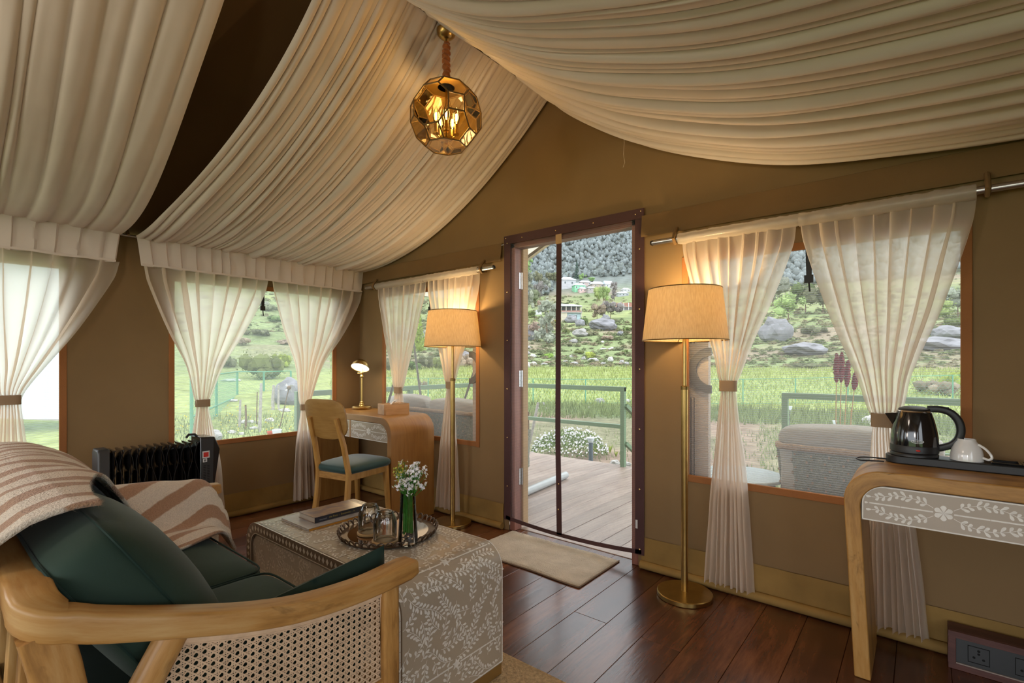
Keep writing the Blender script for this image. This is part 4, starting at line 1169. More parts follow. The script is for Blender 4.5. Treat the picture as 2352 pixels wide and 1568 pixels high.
for k in range(130):
    a = r.uniform(0, 2*PI); q0 = 0.018*math.sqrt(r.random()); spread = r.uniform(0.1, 1.0)
    q1 = 0.020 + 0.058*spread*r.random(); h = r.uniform(0.215, 0.300) - 0.03*spread
    a1 = a + r.uniform(-0.5, 0.5)
    p0 = Vector((vx+q0*math.cos(a), vy+q0*math.sin(a), vz+r.uniform(0.035, 0.06))); p1 = Vector((vx+0.6*q0*math.cos(a)+0.005*math.cos(a1), vy+0.6*q0*math.sin(a)+0.005*math.sin(a1), vz+0.15))
    p2 = Vector((vx+q1*0.6*math.cos(a1), vy+q1*0.6*math.sin(a1), vz+lerp(0.15, h, 0.6))); p3 = Vector((vx+q1*math.cos(a1), vy+q1*math.sin(a1), vz+h))
    stems.tube([p0, p1, p2, p3], [0.0015, 0.0014, 0.0012, 0.0009], 5)
    lateral = (p3.x-vx)*RX + (p3.y-vy)*RY
    isy = lateral < -0.012 and r.random() < 0.75 and h > 0.22
    for m_ in range(5 if k % 2 else 3):
        d = Vector((r.gauss(0, 1), r.gauss(0, 1), r.gauss(0.5, 0.8))).normalized(); c = p3 + d*r.uniform(0.004, 0.014)
        stems.tube([p3, c], 0.0006, 4)
        u = d.orthogonal().normalized(); w = d.cross(u)
        tgt = yel if isy else petals
        pl = 0.0042 if isy else 0.0070
        for j in range(4):
            b = PI/2*j + 0.3
            e = (u*math.cos(b) + w*math.sin(b))*pl + d*0.0022; g = (u*math.cos(b+0.75) + w*math.sin(b+0.75))*pl*0.62; g2 = (u*math.cos(b-0.75) + w*math.sin(b-0.75))*pl*0.62
            tgt.add([c, c+g+d*0.001, c+e, c+g2+d*0.001], [(0,1,2,3)])
        grn.ico(c - d*0.001, 0.0016, 1)
tag(obj('stems', stems, M['stem'], va), kind='stuff'); tag(obj('white_petals', petals, M['petal'], va, smooth=False, fix=False), kind='stuff')
tag(obj('yellow_florets', yel, M['petal_y'], va, smooth=False, fix=False), kind='stuff'); tag(obj('flower_centres', grn, M['petal_y'], va), kind='stuff')
leafy = MB()
for k in range(40):
    a = r.uniform(0, 2*PI); q = r.uniform(0.008, 0.030); z = r.uniform(0.10, 0.235); l = r.uniform(0.02, 0.05)
    p = Vector((vx+q*math.cos(a)*0.7, vy+q*math.sin(a)*0.7, vz+z)); d = Vector((math.cos(a)*0.35, math.sin(a)*0.35, 1)).normalized()*l; s_ = Vector((-math.sin(a), math.cos(a), 0))*0.003
    leafy.add([p, p+d*0.5+s_, p+d, p+d*0.5-s_], [(0,1,2,3)])
tag(obj('leaves', leafy, M['stem'], va, smooth=False, fix=False), kind='stuff')

# ------------------------------------------------------------------ writing desk in the corner
DX0, DX1, DY0, DY1, DZ = -3.862, -2.834, 2.134, 2.528, 0.752
dk = thing('writing_desk', 'oak waterfall writing desk in the corner with inlaid drawers', 'desk', ((DX0+DX1)/2, (DY0+DY1)/2, 0))
mb = waterfall(MB(), DX0, DX1, DY0, DY1, DZ, 0.0, 0.046, 0.125, grain=True)
obj('waterfall_frame', mb, M['desk_wood'], dk, ang=30, bev=0.003)
obj('drawer_case', MB().box((DX0+0.046, DY0+0.03, 0.578), (DX1-0.046, DY1-0.01, 0.704)), M['ash_x'], dk, bev=0.002)
obj('drawer_divider', MB().box((-3.352, DY0+0.004, 0.576), (-3.336, DY0+0.06, 0.706)), M['ash_z'], dk)
def inlaid_drawer(parent, x0, x1, y, z0, z1, rl, rr, seed, big, mat_face, matb, ln, wd):
    w, h = x1-x0, z1-z0; poly = []
    def corner(cx, cz, a0, rad):
        return [(cx + rad*math.cos(a0 + PI/2*i/8), cz + rad*math.sin(a0 + PI/2*i/8)) for i in range(9)] if rad > 0 else [(cx, cz)]
    poly += [(0, 0), (w, 0)]
    poly += corner(w-rr, h-rr, 0, rr) if rr else [(w, h)]
    poly += corner(rl, h-rl, PI/2, rl) if rl else [(0, h)]
    d = obj('drawer_front', MB().prism(poly, (x0, y, z0), (1,0,0), (0,0,1), (0, 0.018, 0)), mat_face, parent, ang=30)
    q = Inlay(); e = 0.0042*big
    inner = [(max(e*0.6, min(w-e*0.6, px)) , max(e*0.6, min(h-e*0.6, pz))) for px, pz in poly]
    cx0, cz0 = w/2, h/2
    ring = [(px + (cx0-px)/w*e*1.4, pz + (cz0-pz)/h*e*1.4) for px, pz in poly]
    q.line(ring + [ring[0]], e)
    c = (w*0.5, h*0.5)
    q.flower(c[0], c[1], 0.026*big)
    q.bar(0.022*big, c[1], c[0]-0.026*big, c[1], 0.0048*big); q.bar(c[0]+0.026*big, c[1], w-0.022*big, c[1], 0.0048*big)
    q.leaf(0.020*big, c[1], PI, 0.012*big, 0.009*big); q.leaf(w-0.020*big, c[1], 0, 0.012*big, 0.009*big)
    for sx in (-1, 1):
        for sz in (-1, 1):
            pts = []
            for i in range(41):
                t = i/40; xx = c[0] + sx*lerp(0.026*big, w/2-0.030*big, t)
                zz = c[1] + sz*(h*0.5)*(0.20 + 0.36*math.sin(PI*min(1, t*1.15))**0.8*(1 if sz*sx > 0 else 0.9) + 0.16*t)
                if zz > h - 0.018*big and False: zz = h-0.018*big
                pts.append((xx, zz))
            q.line(pts, 0.0016*big)
            nl = max(5, int((w/2-0.03)/(ln*0.92)))
            for j in range(1, nl):
                t = j/nl; k = int(t*40); px, pz = pts[k]; qx, qz = pts[min(40, k+1)]
                for side in (-1, 1):
                    a = math.atan2(qz-pz, qx-px) + side*0.75
                    l2 = ln*(0.85 + 0.25*math.sin(j*2.1+side))
                    ex, ez = px + math.cos(a)*l2, pz + math.sin(a)*l2
                    corner_ok = not ((rl and ex < rl*0.45 and ez > h-rl*0.45) or (rr and ex > w-rr*0.45 and ez > h-rr*0.45))
                    if e*2 < ex < w-e*2 and e*1.6 < ez < h-e*1.6 and abs(ez-c[1]) > 0.006*big and corner_ok:
                        q.leaf(px, pz, a, l2, wd*side)
            q.leaf(pts[-1][0], pts[-1][1], math.atan2(pts[-1][1]-pts[-2][1], pts[-1][0]-pts[-2][0]), ln*0.8, wd)
    tag(obj('leaf_inlay', q.mesh(lambda u, v: (Vector((x0+u, y, z0+v)), Vector((0, -1, 0)))), matb, d, smooth=False, fix=False), kind='stuff')
    return d
inlaid_drawer(dk, -3.334, DX1-0.048, DY0+0.006, 0.576, 0.704, 0, 0.075, 1, 1.0, M['taupe'], M['bone'], 0.0180, 0.0088)
inlaid_drawer(dk, DX0+0.048, -3.354, DY0+0.006, 0.576, 0.704, 0.075, 0, 2, 1.0, M['taupe'], M['bone'], 0.0180, 0.0088)

# desk lamp
lx, ly, lz = -3.588, 2.405, DZ
dl = thing('desk_lamp', 'small brass desk lamp with lit domed shade on corner desk', 'lamp', (lx, ly, lz))
obj('base', MB().lathe([(0, 0), (0.076, 0), (0.079, 0.004), (0.079, 0.020), (0.074, 0.026), (0.026, 0.030), (0.020, 0.036), (0.021, 0.046), (0.015, 0.052), (0.017, 0.060), (0.011, 0.066), (0, 0.066)], (lx, ly, lz), 40), M['brass'], dl)
obj('stem', MB().tube([(lx, ly, lz+0.06), (lx, ly, lz+0.285)], 0.0085, 16), M['brass'], dl)
kn = MB().lathe([(0, 0.262), (0.013, 0.262), (0.016, 0.270), (0.013, 0.278), (0.010, 0.285), (0.014, 0.292), (0.014, 0.305), (0.007, 0.312), (0, 0.312)], (lx, ly, lz), 20)
kn.tube([(lx, ly, lz+0.298), (lx-0.030*RX, ly-0.030*RY, lz+0.298)], 0.0035, 8); kn.ico((lx-0.031*RX, ly-0.031*RY, lz+0.298), 0.007, 1)
obj('swivel', kn, M['brass'], dl)
tc_ = Vector((lx - 0.008*RX - 0.012*FX, ly - 0.008*RY - 0.012*FY, lz+0.353))
axis = Vector((-0.10*RX + -0.62*FX*0.9, -0.10*RY - 0.62*FY*0.9, -1.0)).normalized()      # the opening looks down and towards the sofa
ux = axis.orthogonal().normalized(); uy = axis.cross(ux); AX = Matrix((ux, uy, axis)).transposed()
obj('shade', MB().lathe([(0.0, -0.0575), (0.030, -0.0535), (0.049, -0.042), (0.065, -0.022), (0.072, 0.0), (0.0735, 0.012), (0.074, 0.012), (0.073, 0.0), (0.066, -0.022), (0.050, -0.042), (0.030, -0.054), (0.0, -0.058)], tc_, 36, AX), M['brass'], dl)
obj('lens', MB().lathe([(0.0, 0.009), (0.045, 0.0085), (0.0715, 0.008), (0.0715, 0.004), (0, 0.004)], tc_, 36, AX), M['lamp_inside'], dl)
pk = tc_ + ux*0.0
obj('finial', MB().tube([tc_ + axis*0.012 + Vector((RX, RY, 0))*(0.026+0.011*math.cos(b)) + Vector((0, 0, 1))*(0.011*math.sin(b) - 0.016) for b in [PI*1.02 + PI*0.95*i/8 for i in range(9)]], 0.0026, 6), M['brass_dark'], dl)
obj('neck', MB().tube([(lx, ly, lz+0.30), (lx - 0.002*FX, ly - 0.002*FY, lz+0.335), tuple(tc_ - axis*0.02)], 0.005, 10), M['brass'], dl)
lamp_light('desk_lamp_light', tuple(tc_ + axis*0.035), 2.2, (1.0, 0.72, 0.38), 0.03)

# wooden tissue box
tb = thing('tissue_box', 'pale wooden tissue box with white tissue on corner desk', 'tissue box', (-3.085, 2.345, DZ), None, math.radians(-14), local=True)
b_ = MB().box((-0.062, -0.10, 0.0), (0.062, -0.088, 0.078)).box((-0.062, 0.088, 0), (0.062, 0.10, 0.078)).box((-0.062, -0.088, 0), (-0.050, 0.088, 0.078)).box((0.050, -0.088, 0), (0.062, 0.088, 0.078))
obj('sides', b_, M['ash_y'], tb, bev=0.0015)
obj('lid', MB().box((-0.050, -0.088, 0.066), (0.050, -0.045, 0.074)).box((-0.050, 0.045, 0.066), (0.050, 0.088, 0.074)).box((-0.050, -0.045, 0.066), (-0.020, 0.045, 0.074)).box((0.020, -0.045, 0.066), (0.050, 0.045, 0.074)), M['ash_y'], tb)
obj('tissue', MB().grid(lambda u, v: ((-0.018+0.036*u)*(1-0.5*v) + 0.010*v*math.sin(u*7), -0.03 + 0.06*v + 0.02*math.sin(u*5)*v, 0.066 + 0.042*math.sin(v*PI*0.62)*(0.8+0.3*math.sin(u*6))), 10, 8), M['tissue'], tb, fix=False)

# chair at the desk
chx, chy, chr_ = -2.945, 1.905, math.radians(11)
ch = thing('desk_chair', 'wooden chair with rounded plywood back and teal seat at desk', 'chair', (chx, chy, 0), None, chr_, local=True)
W2, D2 = 0.135, 0.165
def leg_sq(pts, w0, w1, nm):
    k = len(pts)
    def sec(i):
        w = lerp(w0, w1, i/(k-1))/2; b = w*0.55
        return [(-w, -b), (-b, -w), (b, -w), (w, -b), (w, b), (b, w), (-b, w), (-w, b)]
    return obj(nm, MB().sweep(pts, sec, up=(0, 1, 0)), M['chair_wood'], ch, ang=25)
for s_ in (-1, 1):
    leg_sq([(s_*(W2+0.006), -D2-0.055, 0.0), (s_*(W2), -D2-0.01, 0.30), (s_*W2, -D2, 0.44), (s_*(W2-0.006), -D2-0.035, 0.62), (s_*(W2-0.016), -D2-0.085, 0.795)], 0.036, 0.030, 'rear_leg')
    leg_sq([(s_*(W2+0.012), D2+0.03, 0.0), (s_*(W2+0.004), D2+0.012, 0.25), (s_*W2, D2, 0.435)], 0.026, 0.040, 'front_leg')
rl_ = MB()
obj('side_rail', MB().box((-W2-0.012, -D2, 0.395), (-W2+0.010, D2, 0.437)), M['chair_wood'], ch, bev=0.003)
obj('side_rail', MB().box((W2-0.010, -D2, 0.395), (W2+0.012, D2, 0.437)), M['chair_wood'], ch, bev=0.003)
obj('front_rail', MB().box((-W2, D2-0.012, 0.395), (W2, D2+0.010, 0.437)), M['acacia_x'], ch, bev=0.003)
obj('rear_rail', MB().box((-W2, -D2-0.010, 0.395), (W2, -D2+0.012, 0.437)), M['acacia_x'], ch, bev=0.003)
obj('seat', MB().superq((0, 0.012, 0.462), W2+0.038, D2+0.035, 0.034, 0.55, 0.35, 12, 36, fn=lambda p: Vector((p.x*(1+0.06*p.y/0.2), p.y, p.z + (0.008*(1-(p.x/0.2)**2-(p.y/0.22)**2) if p.z > 0 else 0)))), M['teal'], ch, ang=80)
def back_fn(u, v):
    # rounded plywood panel, wider and flatter at the top, gently curved
    pass
bp_ = []
nb = 44
for i in range(nb):
    a = 2*PI*i/nb; c, s_ = math.cos(a), math.sin(a)
    e = 0.50 if s_ > 0 else 0.72
    bp_.append((0.178*math.copysign(abs(c)**e, c)*(1.0 if s_ > 0 else 0.985), 0.128*math.copysign(abs(s_)**e, s_)))
V = []; F = []
rings = [0.0, 0.35, 0.7, 0.9, 1.0]
for sy in (-1, 1):
    for rr in rings[1:]:
        for x_, z_ in bp_:
            th_ = 0.0085 if rr < 0.95 else 0.006
            xx, zz = x_*rr, z_*rr
            yy = -D2 - 0.060 - 0.23*(zz) + 0.55*xx*xx - 0.012 + sy*th_
            V.append((xx, yy, 0.785 + zz))
    V.append((0, -D2-0.060-0.012+sy*0.0085, 0.785))
m_ = len(rings)-1; blk = m_*nb+1
for q, sy in enumerate((-1, 1)):
    o_ = q*blk
    for k in range(nb):
        k2 = (k+1) % nb
        F.append((o_+k, o_+k2, o_+blk-1))
        for rr in range(m_-1): F.append((o_+rr*nb+k, o_+(rr+1)*nb+k, o_+(rr+1)*nb+k2, o_+rr*nb+k2))
for k in range(nb): F.append(((m_-1)*nb+k, blk+(m_-1)*nb+k, blk+(m_-1)*nb+(k+1)%nb, (m_-1)*nb+(k+1)%nb))
obj('backrest', MB().add(V, F), M['chair_back'], ch, ang=50)

# dark wooden socket boxes
def socket_box(label, x0, x1, y0, y1, h, lean=0.0, nsock=2):
    t = thing('socket_box', label, 'socket box', ((x0+x1)/2, (y0+y1)/2, 0), 'wooden floor boxes with power sockets')
    b = 0.022
    def pl(x, z, d=0.0): return (x, y0 + lean*z + d, z)
    mb = MB().prism([(0, 0), (y1-y0, 0), (y1-y0, h), (lean*h, h)], (x0, y0, 0.0), (0,1,0), (0,0,1), (x1-x0, 0, 0))
    obj('case', mb, M['dark_wood'], t, bev=0.002)
    fr = MB()
    for (xa, xb, za, zb) in ((x0, x1, h-b, h), (x0, x1, 0.0, b), (x0, x0+b, b, h-b), (x1-b, x1, b, h-b)):
        V = [pl(xa, za, -0.010), pl(xb, za, -0.010), pl(xb, zb, -0.010), pl(xa, zb, -0.010), pl(xa, za, 0.0), pl(xb, za, 0.0), pl(xb, zb, 0), pl(xa, zb, 0)]
        fr.add(V, [(0,1,2,3), (4,7,6,5), (0,4,5,1), (1,5,6,2), (2,6,7,3), (3,7,4,0)])
    obj('face_frame', fr, M['dark_wood'], t, bev=0.0012)
    V = [pl(x0+b, b, -0.004), pl(x1-b, b, -0.004), pl(x1-b, h-b, -0.004), pl(x0+b, h-b, -0.004)]
    pm_ = obj('plate', MB().add(V + [tuple((q[0], q[1]+0.004, q[2])) for q in V], [(0,1,2,3), (4,7,6,5), (0,4,5,1), (1,5,6,2), (2,6,7,3), (3,7,4,0)]), M['socket'], t)
    V = [pl(x0+b, b, -0.0095), pl(x1-b, b, -0.0095), pl(x1-b, b+0.004, -0.0095), pl(x0+b, b+0.004, -0.0095)]
    obj('plate_edge', MB().add(V + [tuple((q[0], q[1]+0.006, q[2])) for q in V], [(0,1,2,3), (4,7,6,5), (0,4,5,1), (1,5,6,2), (2,6,7,3), (3,7,4,0)]), M['grey_edge'], t)
    for k in range(nsock):
        cx = lerp(x0+b, x1-b, (k+0.5)/nsock); cz = h/2
        o_ = MB(); s_ = 0.030
        for (xa, xb, za, zb) in ((cx-s_, cx+s_, cz+s_-0.002, cz+s_), (cx-s_, cx+s_, cz-s_, cz-s_+0.002), (cx-s_, cx-s_+0.002, cz-s_, cz+s_), (cx+s_-0.002, cx+s_, cz-s_, cz+s_)):
            V = [pl(xa, za, -0.0055), pl(xb, za, -0.0055), pl(xb, zb, -0.0055), pl(xa, zb, -0.0055)]
            o_.add(V + [tuple((q[0], q[1]+0.0015, q[2])) for q in V], [(0,1,2,3), (4,7,6,5), (0,4,5,1), (1,5,6,2), (2,6,7,3), (3,7,4,0)])
        for dx, dz, rr in ((0, 0.016, 0.0045), (0, 0.005, 0.004), (-0.013, -0.010, 0.0042), (0.013, -0.012, 0.0042)):
            o_.lathe([(0, -0.0003), (rr, -0.0003), (rr, 0.0003), (0, 0.0003)], pl(cx+dx, cz+dz, -0.0045), 12, Matrix.Rotation(PI/2, 3, 'X'))
        obj('socket', o_, M['socket_hole'], pm_)
    return t
socket_box('dark socket box on floor under the corner desk', -3.235, -3.03, 2.43, 2.56, 0.165, 0.28, 1)
socket_box('dark wooden box with sockets on floor beneath the console', 0.078, 0.62, 2.500, 2.585, 0.138, 0.04, 4)

# ------------------------------------------------------------------ floor lamps
def floor_lamp(label, x, y):
    t = thing('floor_lamp', label, 'floor lamp', (x, y, 0), 'brass floor lamps with linen shades')
    c = (x, y, 0)
    obj('base', MB().lathe([(0, 0), (0.128, 0), (0.1305, 0.003), (0.1305, 0.020), (0.127, 0.0235), (0.02, 0.026), (0, 0.026)], c, 64), M['brass'], t)
    obj('lower_pole', MB().tube([(x, y, 0.02), (x, y, 1.022)], 0.0165, 24), M['brass'], t)
    obj('collar', MB().lathe([(0, 1.010), (0.0185, 1.010), (0.0185, 1.026), (0.012, 1.030), (0, 1.030)], c, 24), M['brass_dark'], t)
    obj('upper_pole', MB().tube([(x, y, 1.02), (x, y, 1.285)], 0.0095, 16), M['brass'], t)
    obj('lamp_holder', MB().lathe([(0, 1.28), (0.019, 1.28), (0.021, 1.30), (0.017, 1.335), (0, 1.335)], c, 20), M['brass_dark'], t)
    obj('bulb', MB().lathe([(0, 1.335), (0.012, 1.337), (0.022, 1.36), (0.027, 1.382), (0.022, 1.404), (0.010, 1.414), (0, 1.416)], c, 20), M['bulb'], t)
    sh = obj('shade', MB().shell([(0.201, 1.250), (0.1715, 1.503), (0.1700, 1.503), (0.1995, 1.250), (0.201, 1.250)], c, 72), M['shade'], t, ang=60)
    ring = MB()
    for rr, zz in ((0.2005, 1.2515), (0.171, 1.5015)): ring.tube([(x+rr*math.cos(2*PI*k/48), y+rr*math.sin(2*PI*k/48), zz) for k in range(49)], 0.0026, 6)
    for k in range(3):
        a = 2*PI*k/3; ring.tube([(x+0.018*math.cos(a), y+0.018*math.sin(a), 1.30), (x+0.198*math.cos(a), y+0.198*math.sin(a), 1.253)], 0.002, 5)
    obj('shade_ring', ring, M['brass_dark'], t)
    lamp_light('floor_lamp_light', (x, y, 1.45), 10.5, (1.0, 0.70, 0.34), 0.035)
    return t
floor_lamp('brass floor lamp with linen shade standing right of the door', -0.897, 2.425)
floor_lamp('brass floor lamp with linen shade between small window and door', -2.559, 2.455)
# ------------------------------------------------------------------ two-seat sofa of pale wood with cane sides and green cushions
SX, SX2 = -1.066, -2.365          # near and far arm
so = thing('sofa', 'wooden two-seat sofa with cane side panels and dark green cushions', 'sofa', ((SX+SX2)/2, 0.42, 0.012))
ARM = [(0.085, 0.790), (0.13, 0.770), (0.20, 0.735), (0.328, 0.690), (0.44, 0.655), (0.554, 0.630), (0.70, 0.617), (0.82, 0.619), (0.868, 0.622)]
def arm_z(y): return catmull(ARM, y)
def rrect(hw, hh, b=0.35):
    c = min(hw, hh)*b; o = []
    for cx, cy, a0 in ((hw-c, hh-c, 0), (-hw+c, hh-c, PI/2), (-hw+c, -hh+c, PI), (hw-c, -hh+c, 3*PI/2)):
        o += [(cx + c*math.cos(a0+PI/2*i/3), cy + c*math.sin(a0+PI/2*i/3)) for i in range(4)]
    return o
CX = (SX+SX2)/2
def crest_z(x): return 0.786 + 0.010*(1-((x-CX)/(SX-CX))**2)
# one bent rail: near arm, rounded back corner, crest, far corner, far arm
half = []
for i in range(27):
    y = lerp(0.868, 0.170, i/26); half.append((SX + 0.010*math.sin(PI*i/26), y, arm_z(y)-0.0225))
rc_ = 0.036; YB_ = 0.128
for i in range(1, 9):
    b_ = PI/2*i/8; half.append((SX - rc_ + rc_*math.cos(b_), YB_ + rc_ - rc_*math.sin(b_), lerp(arm_z(0.170)-0.0225, crest_z(SX-rc_)-0.026, i/8)))
for i in range(1, 17):
    x = lerp(SX-rc_, CX, i/16); half.append((x, YB_ + 0.016*i/16, crest_z(x)-0.026))
full = half + [(2*CX-x, y, z) for x, y, z in reversed(half[:-1])]
nf_ = len(full)
def rail_sec(i):
    j = min(i, nf_-1-i); t = j/26
    hw = 0.030 + 0.005*ss(0.25, 0, t); hh = 0.0295 if j < 27 else 0.034
    hh = lerp(0.0222, 0.0265, ss(18, 34, j))
    if j == 0: hw *= 0.85; hh *= 0.85
    return rrect(hw, hh)
obj('arm_and_back_rail', MB().sweep(full, rail_sec, grain=True), M['rail_wood'], so, ang=50)
for x, s_ in ((SX, 1), (SX2, -1)):
    # raked rear leg crosses from the arm down to the floor behind
    obj('rear_leg', MB().sweep([(x, 0.325, 0.670), (x, 0.20, 0.45), (x, 0.085, 0.24), (x, -0.035, 0.012)], lambda i: rrect(0.022, 0.026, 0.85), up=(0, 1, 0.5), grain=True), M['rail_wood'], so, ang=50)
    obj('back_post', MB().sweep([(x - s_*0.006, 0.138, 0.725), (x - s_*0.006, 0.152, 0.66), (x - s_*0.004, 0.185, 0.45), (x - s_*0.004, 0.205, 0.33)], lambda i: rrect(0.024, 0.032, 0.4), up=(0, 1, 0.3), grain=True), M['rail_wood'], so, ang=50)
    obj('front_leg', MB().sweep([(x, 0.788, 0.600), (x, 0.788, 0.3), (x, 0.786, 0.012)], lambda i: rrect(0.025 - 0.004*(i == 2), 0.024 - 0.004*(i == 2), 0.3), up=(0, 1, 0), grain=True), M['rail_wood'], so, ang=50)
    un = [(x, lerp(0.315, 0.765, i/20), arm_z(lerp(0.315, 0.765, i/20)) - 0.053) for i in range(21)]
    obj('under_arm_rail', MB().sweep(un, lambda i: rrect(0.013, 0.010, 0.3)), M['cane'], so, ang=50)
    obj('side_rail', MB().box((x-0.018, 0.10, 0.285), (x+0.018, 0.78, 0.345)), M['acacia_y'], so, bev=0.004)
obj('front_rail', MB().box((SX2, 0.760, 0.285), (SX, 0.790, 0.345)), M['acacia_x'], so, bev=0.004)
obj('back_rail', MB().box((SX2, 0.10, 0.285), (SX, 0.135, 0.345)), M['acacia_x'], so, bev=0.004)
for k in range(7):
    y = 0.16 + 0.095*k
    obj('seat_slat', MB().box((SX2+0.015, y-0.030, 0.322), (SX-0.015, y+0.030, 0.337)), M['acacia_x'], so)
for k in range(9):
    x = lerp(SX-0.12, SX2+0.12, k/8)
    obj('back_slat', MB().sweep([(x, 0.135, crest_z(x)-0.05), (x, 0.115, 0.34)], lambda i: rrect(0.018, 0.008, 0.3), up=(0, 1, 0)), M['acacia_z'], so)
obj('lower_back_rail', MB().sweep([(SX+0.02, 0.105, 0.52), (SX2-0.02, 0.105, 0.52)], rrect(0.016, 0.024)), M['acacia_x'], so)

# hand-woven cane: pairs of upright and level strands crossed by diagonals, cut to the panel's shape
def cane_panel(x, s_):
    def inside(y, z):
        lo = 0.345; hi = arm_z(y) - 0.061
        yl = 0.145 + (z-0.345)/(0.62-0.345)*(0.293-0.145)
        return lo < z < hi and yl < y < 0.766
    p = 0.0148; mb = MB()
    def strand(y0, z0, dy, dz, ln, w, off):
        st = 0.004; run = []; k = 0; nn = int(ln/st)
        def flush(run):
            if len(run) < 2: return
            (ya, za), (yb, zb) = run[0], run[-1]
            l = math.hypot(yb-ya, zb-za); 
            if l < 0.003: return
            ny, nz_ = -(zb-za)/l*w/2, (yb-ya)/l*w/2
            V = []
            for d in (off, off + 0.0007):
                V += [(x + s_*d, ya+ny, za+nz_), (x + s_*d, yb+ny, zb+nz_), (x + s_*d, yb-ny, zb-nz_), (x + s_*d, ya-ny, za-nz_)]
            mb.add(V, [(0,1,2,3), (7,6,5,4), (0,4,5,1), (2,6,7,3)])
        for i in range(nn+1):
            y, z = y0 + dy*st*i, z0 + dz*st*i
            if inside(y, z): run.append((y, z))
            else: flush(run); run = []
        flush(run)
    for k in range(60):
        y = 0.12 + p*k
        for d in (-0.155, 0.155): strand(y + p*d, 0.33, 0, 1, 0.40, p*0.17, 0.0000)
    for k in range(30):
        z = 0.335 + p*k
        for d in (-0.155, 0.155): strand(0.12, z + p*d, 1, 0, 0.68, p*0.17, 0.0008)
    q = math.sqrt(0.5)
    for k in range(-30, 70):
        strand(0.12 + p*k + p*0.5, 0.335, q, q, 0.95, p*0.19, 0.0016)
        strand(0.12 + p*k + p*0.5, 0.335, -q, q, 0.95, p*0.19, 0.0024)
    o_ = obj('cane_panel', mb, M['cane'], so, smooth=False, fix=False); o_['kind'] = 'stuff'
    # spline along the border
    bd = [(x + s_*0.002, 0.300, 0.612)] + [(x + s_*0.002, lerp(0.31, 0.764, i/16), arm_z(lerp(0.31, 0.764, i/16)) - 0.064) for i in range(17)] + [(x + s_*0.002, 0.764, 0.348), (x + s_*0.002, 0.148, 0.348), (x + s_*0.002, 0.300, 0.612)]
    obj('cane_border', MB().sweep(bd, rrect(0.0035, 0.0025)), M['cane'], so)
cane_panel(SX+0.004, 1); cane_panel(SX2-0.004, -1)

# cushions
def seat_cushion(x0, x1, y0, y1):
    cx, cy = (x0+x1)/2, (y0+y1)/2
    def fn(p):
        u, v = p.x/((x1-x0)/2), p.y/((y1-y0)/2)
        return Vector((p.x, p.y, p.z + (0.016*(1-u*u)*(1-v*v) if p.z > 0 else 0) + 0.003*noise.noise(Vector((p.x*9+cx*7, p.y*9, 3)))))
    o_ = obj('seat_cushion', MB().superq((cx, cy, 0.398), (x1-x0)/2, (y1-y0)/2, 0.058, 0.28, 0.16, 18, 64, fn=fn), M['velvet'], so, ang=80)
    rim = []
    for k in range(65):
        a = 2*PI*k/64; sp = lambda v_, e: math.copysign(abs(v_)**e, v_)
        rim.append((cx + ((x1-x0)/2-0.004)*sp(math.cos(a), 0.16), cy + ((y1-y0)/2-0.004)*sp(math.sin(a), 0.16), 0.447))
    obj('piping', MB().tube(rim, 0.0035, 6, cap=False), M['velvet_dark'], o_)
seat_cushion(-1.700, -1.100, 0.175, 0.775)
seat_cushion(-2.328, -1.706, 0.175, 0.775)
def back_cushion(x0, x1):
    cx = (x0+x1)/2
    BC = (cx, 0.300, 0.640); BT = 122                      # tipped up and leaning back
    def fn(p):
        u, v = p.x/((x1-x0)/2), p.y/0.225
        return Vector((p.x, p.y, p.z + (-0.058*max(0.0, 1-u*u)**0.7*max(0.0, 1-v*v)**0.7 if p.z < 0 else 0.01*(1-u*u)*(1-v*v)) + 0.004*noise.noise(Vector((p.x*7+cx*5, p.y*8, 1)))))
    o_ = obj('back_cushion', MB().superq(BC, (x1-x0)/2, 0.225, 0.075, 0.50, 0.26, 22, 72, M=Matrix.Rotation(math.radians(BT), 3, 'X'), fn=fn), M['velvet'], so, ang=80)
    for zz in (-0.047, 0.047):
        rim = []
        for k in range(65):
            a = 2*PI*k/64; sp = lambda v_, e: math.copysign(abs(v_)**e, v_)
            q = Vector((((x1-x0)/2-0.006)*sp(math.cos(a), 0.24), 0.219*sp(math.sin(a), 0.24), zz))
            rim.append(Vector(BC) + Matrix.Rotation(math.radians(BT), 3, 'X') @ q)
        obj('piping', MB().tube(rim, 0.0028, 6, cap=False), M['velvet_dark'], o_)
back_cushion(-1.695, -1.105)
back_cushion(-2.322, -1.712)

# loose pillow leaning inside the near arm
pw = thing('throw_pillow', 'dark green velvet throw pillow leaning inside the near sofa arm', 'pillow', (-1.150, 0.62, 0.456))
def pil(u, v, s_):
    a, b = u*2-1, v*2-1
    pinch = 1 - 0.10*(1-abs(b)**2)*abs(a)**3 
    pinch2 = 1 - 0.10*(1-abs(a)**2)*abs(b)**3
    t = 0.062*((1-a**2)*(1-b**2))**0.42
    wr = 0.004*noise.noise(Vector((a*3, b*5, s_*2.0)))*(1-abs(a)*0.3)
    return a*0.205*pinch2, b*0.105*pinch, s_*(t*0.8+wr)
mb = MB()
rotx = math.radians(13)
for s_ in (-1, 1):
    def fn(u, v):
        y_, z_, t_ = pil(u, v, s_)
        # the pillow stands on one edge, tipped so one corner rides up by the arm's tip
        ca, sa = math.cos(math.radians(7)), math.sin(math.radians(7))
        yy, zz = y_*ca - z_*sa, y_*sa + z_*ca
        return (-1.172 + t_*math.cos(rotx) + zz*math.sin(rotx)*0.55, 0.655 + yy, 0.508 + zz)
    mb.grid(fn, 22, 22)
obj('case', mb, M['velvet_dark'], pw, ang=80)

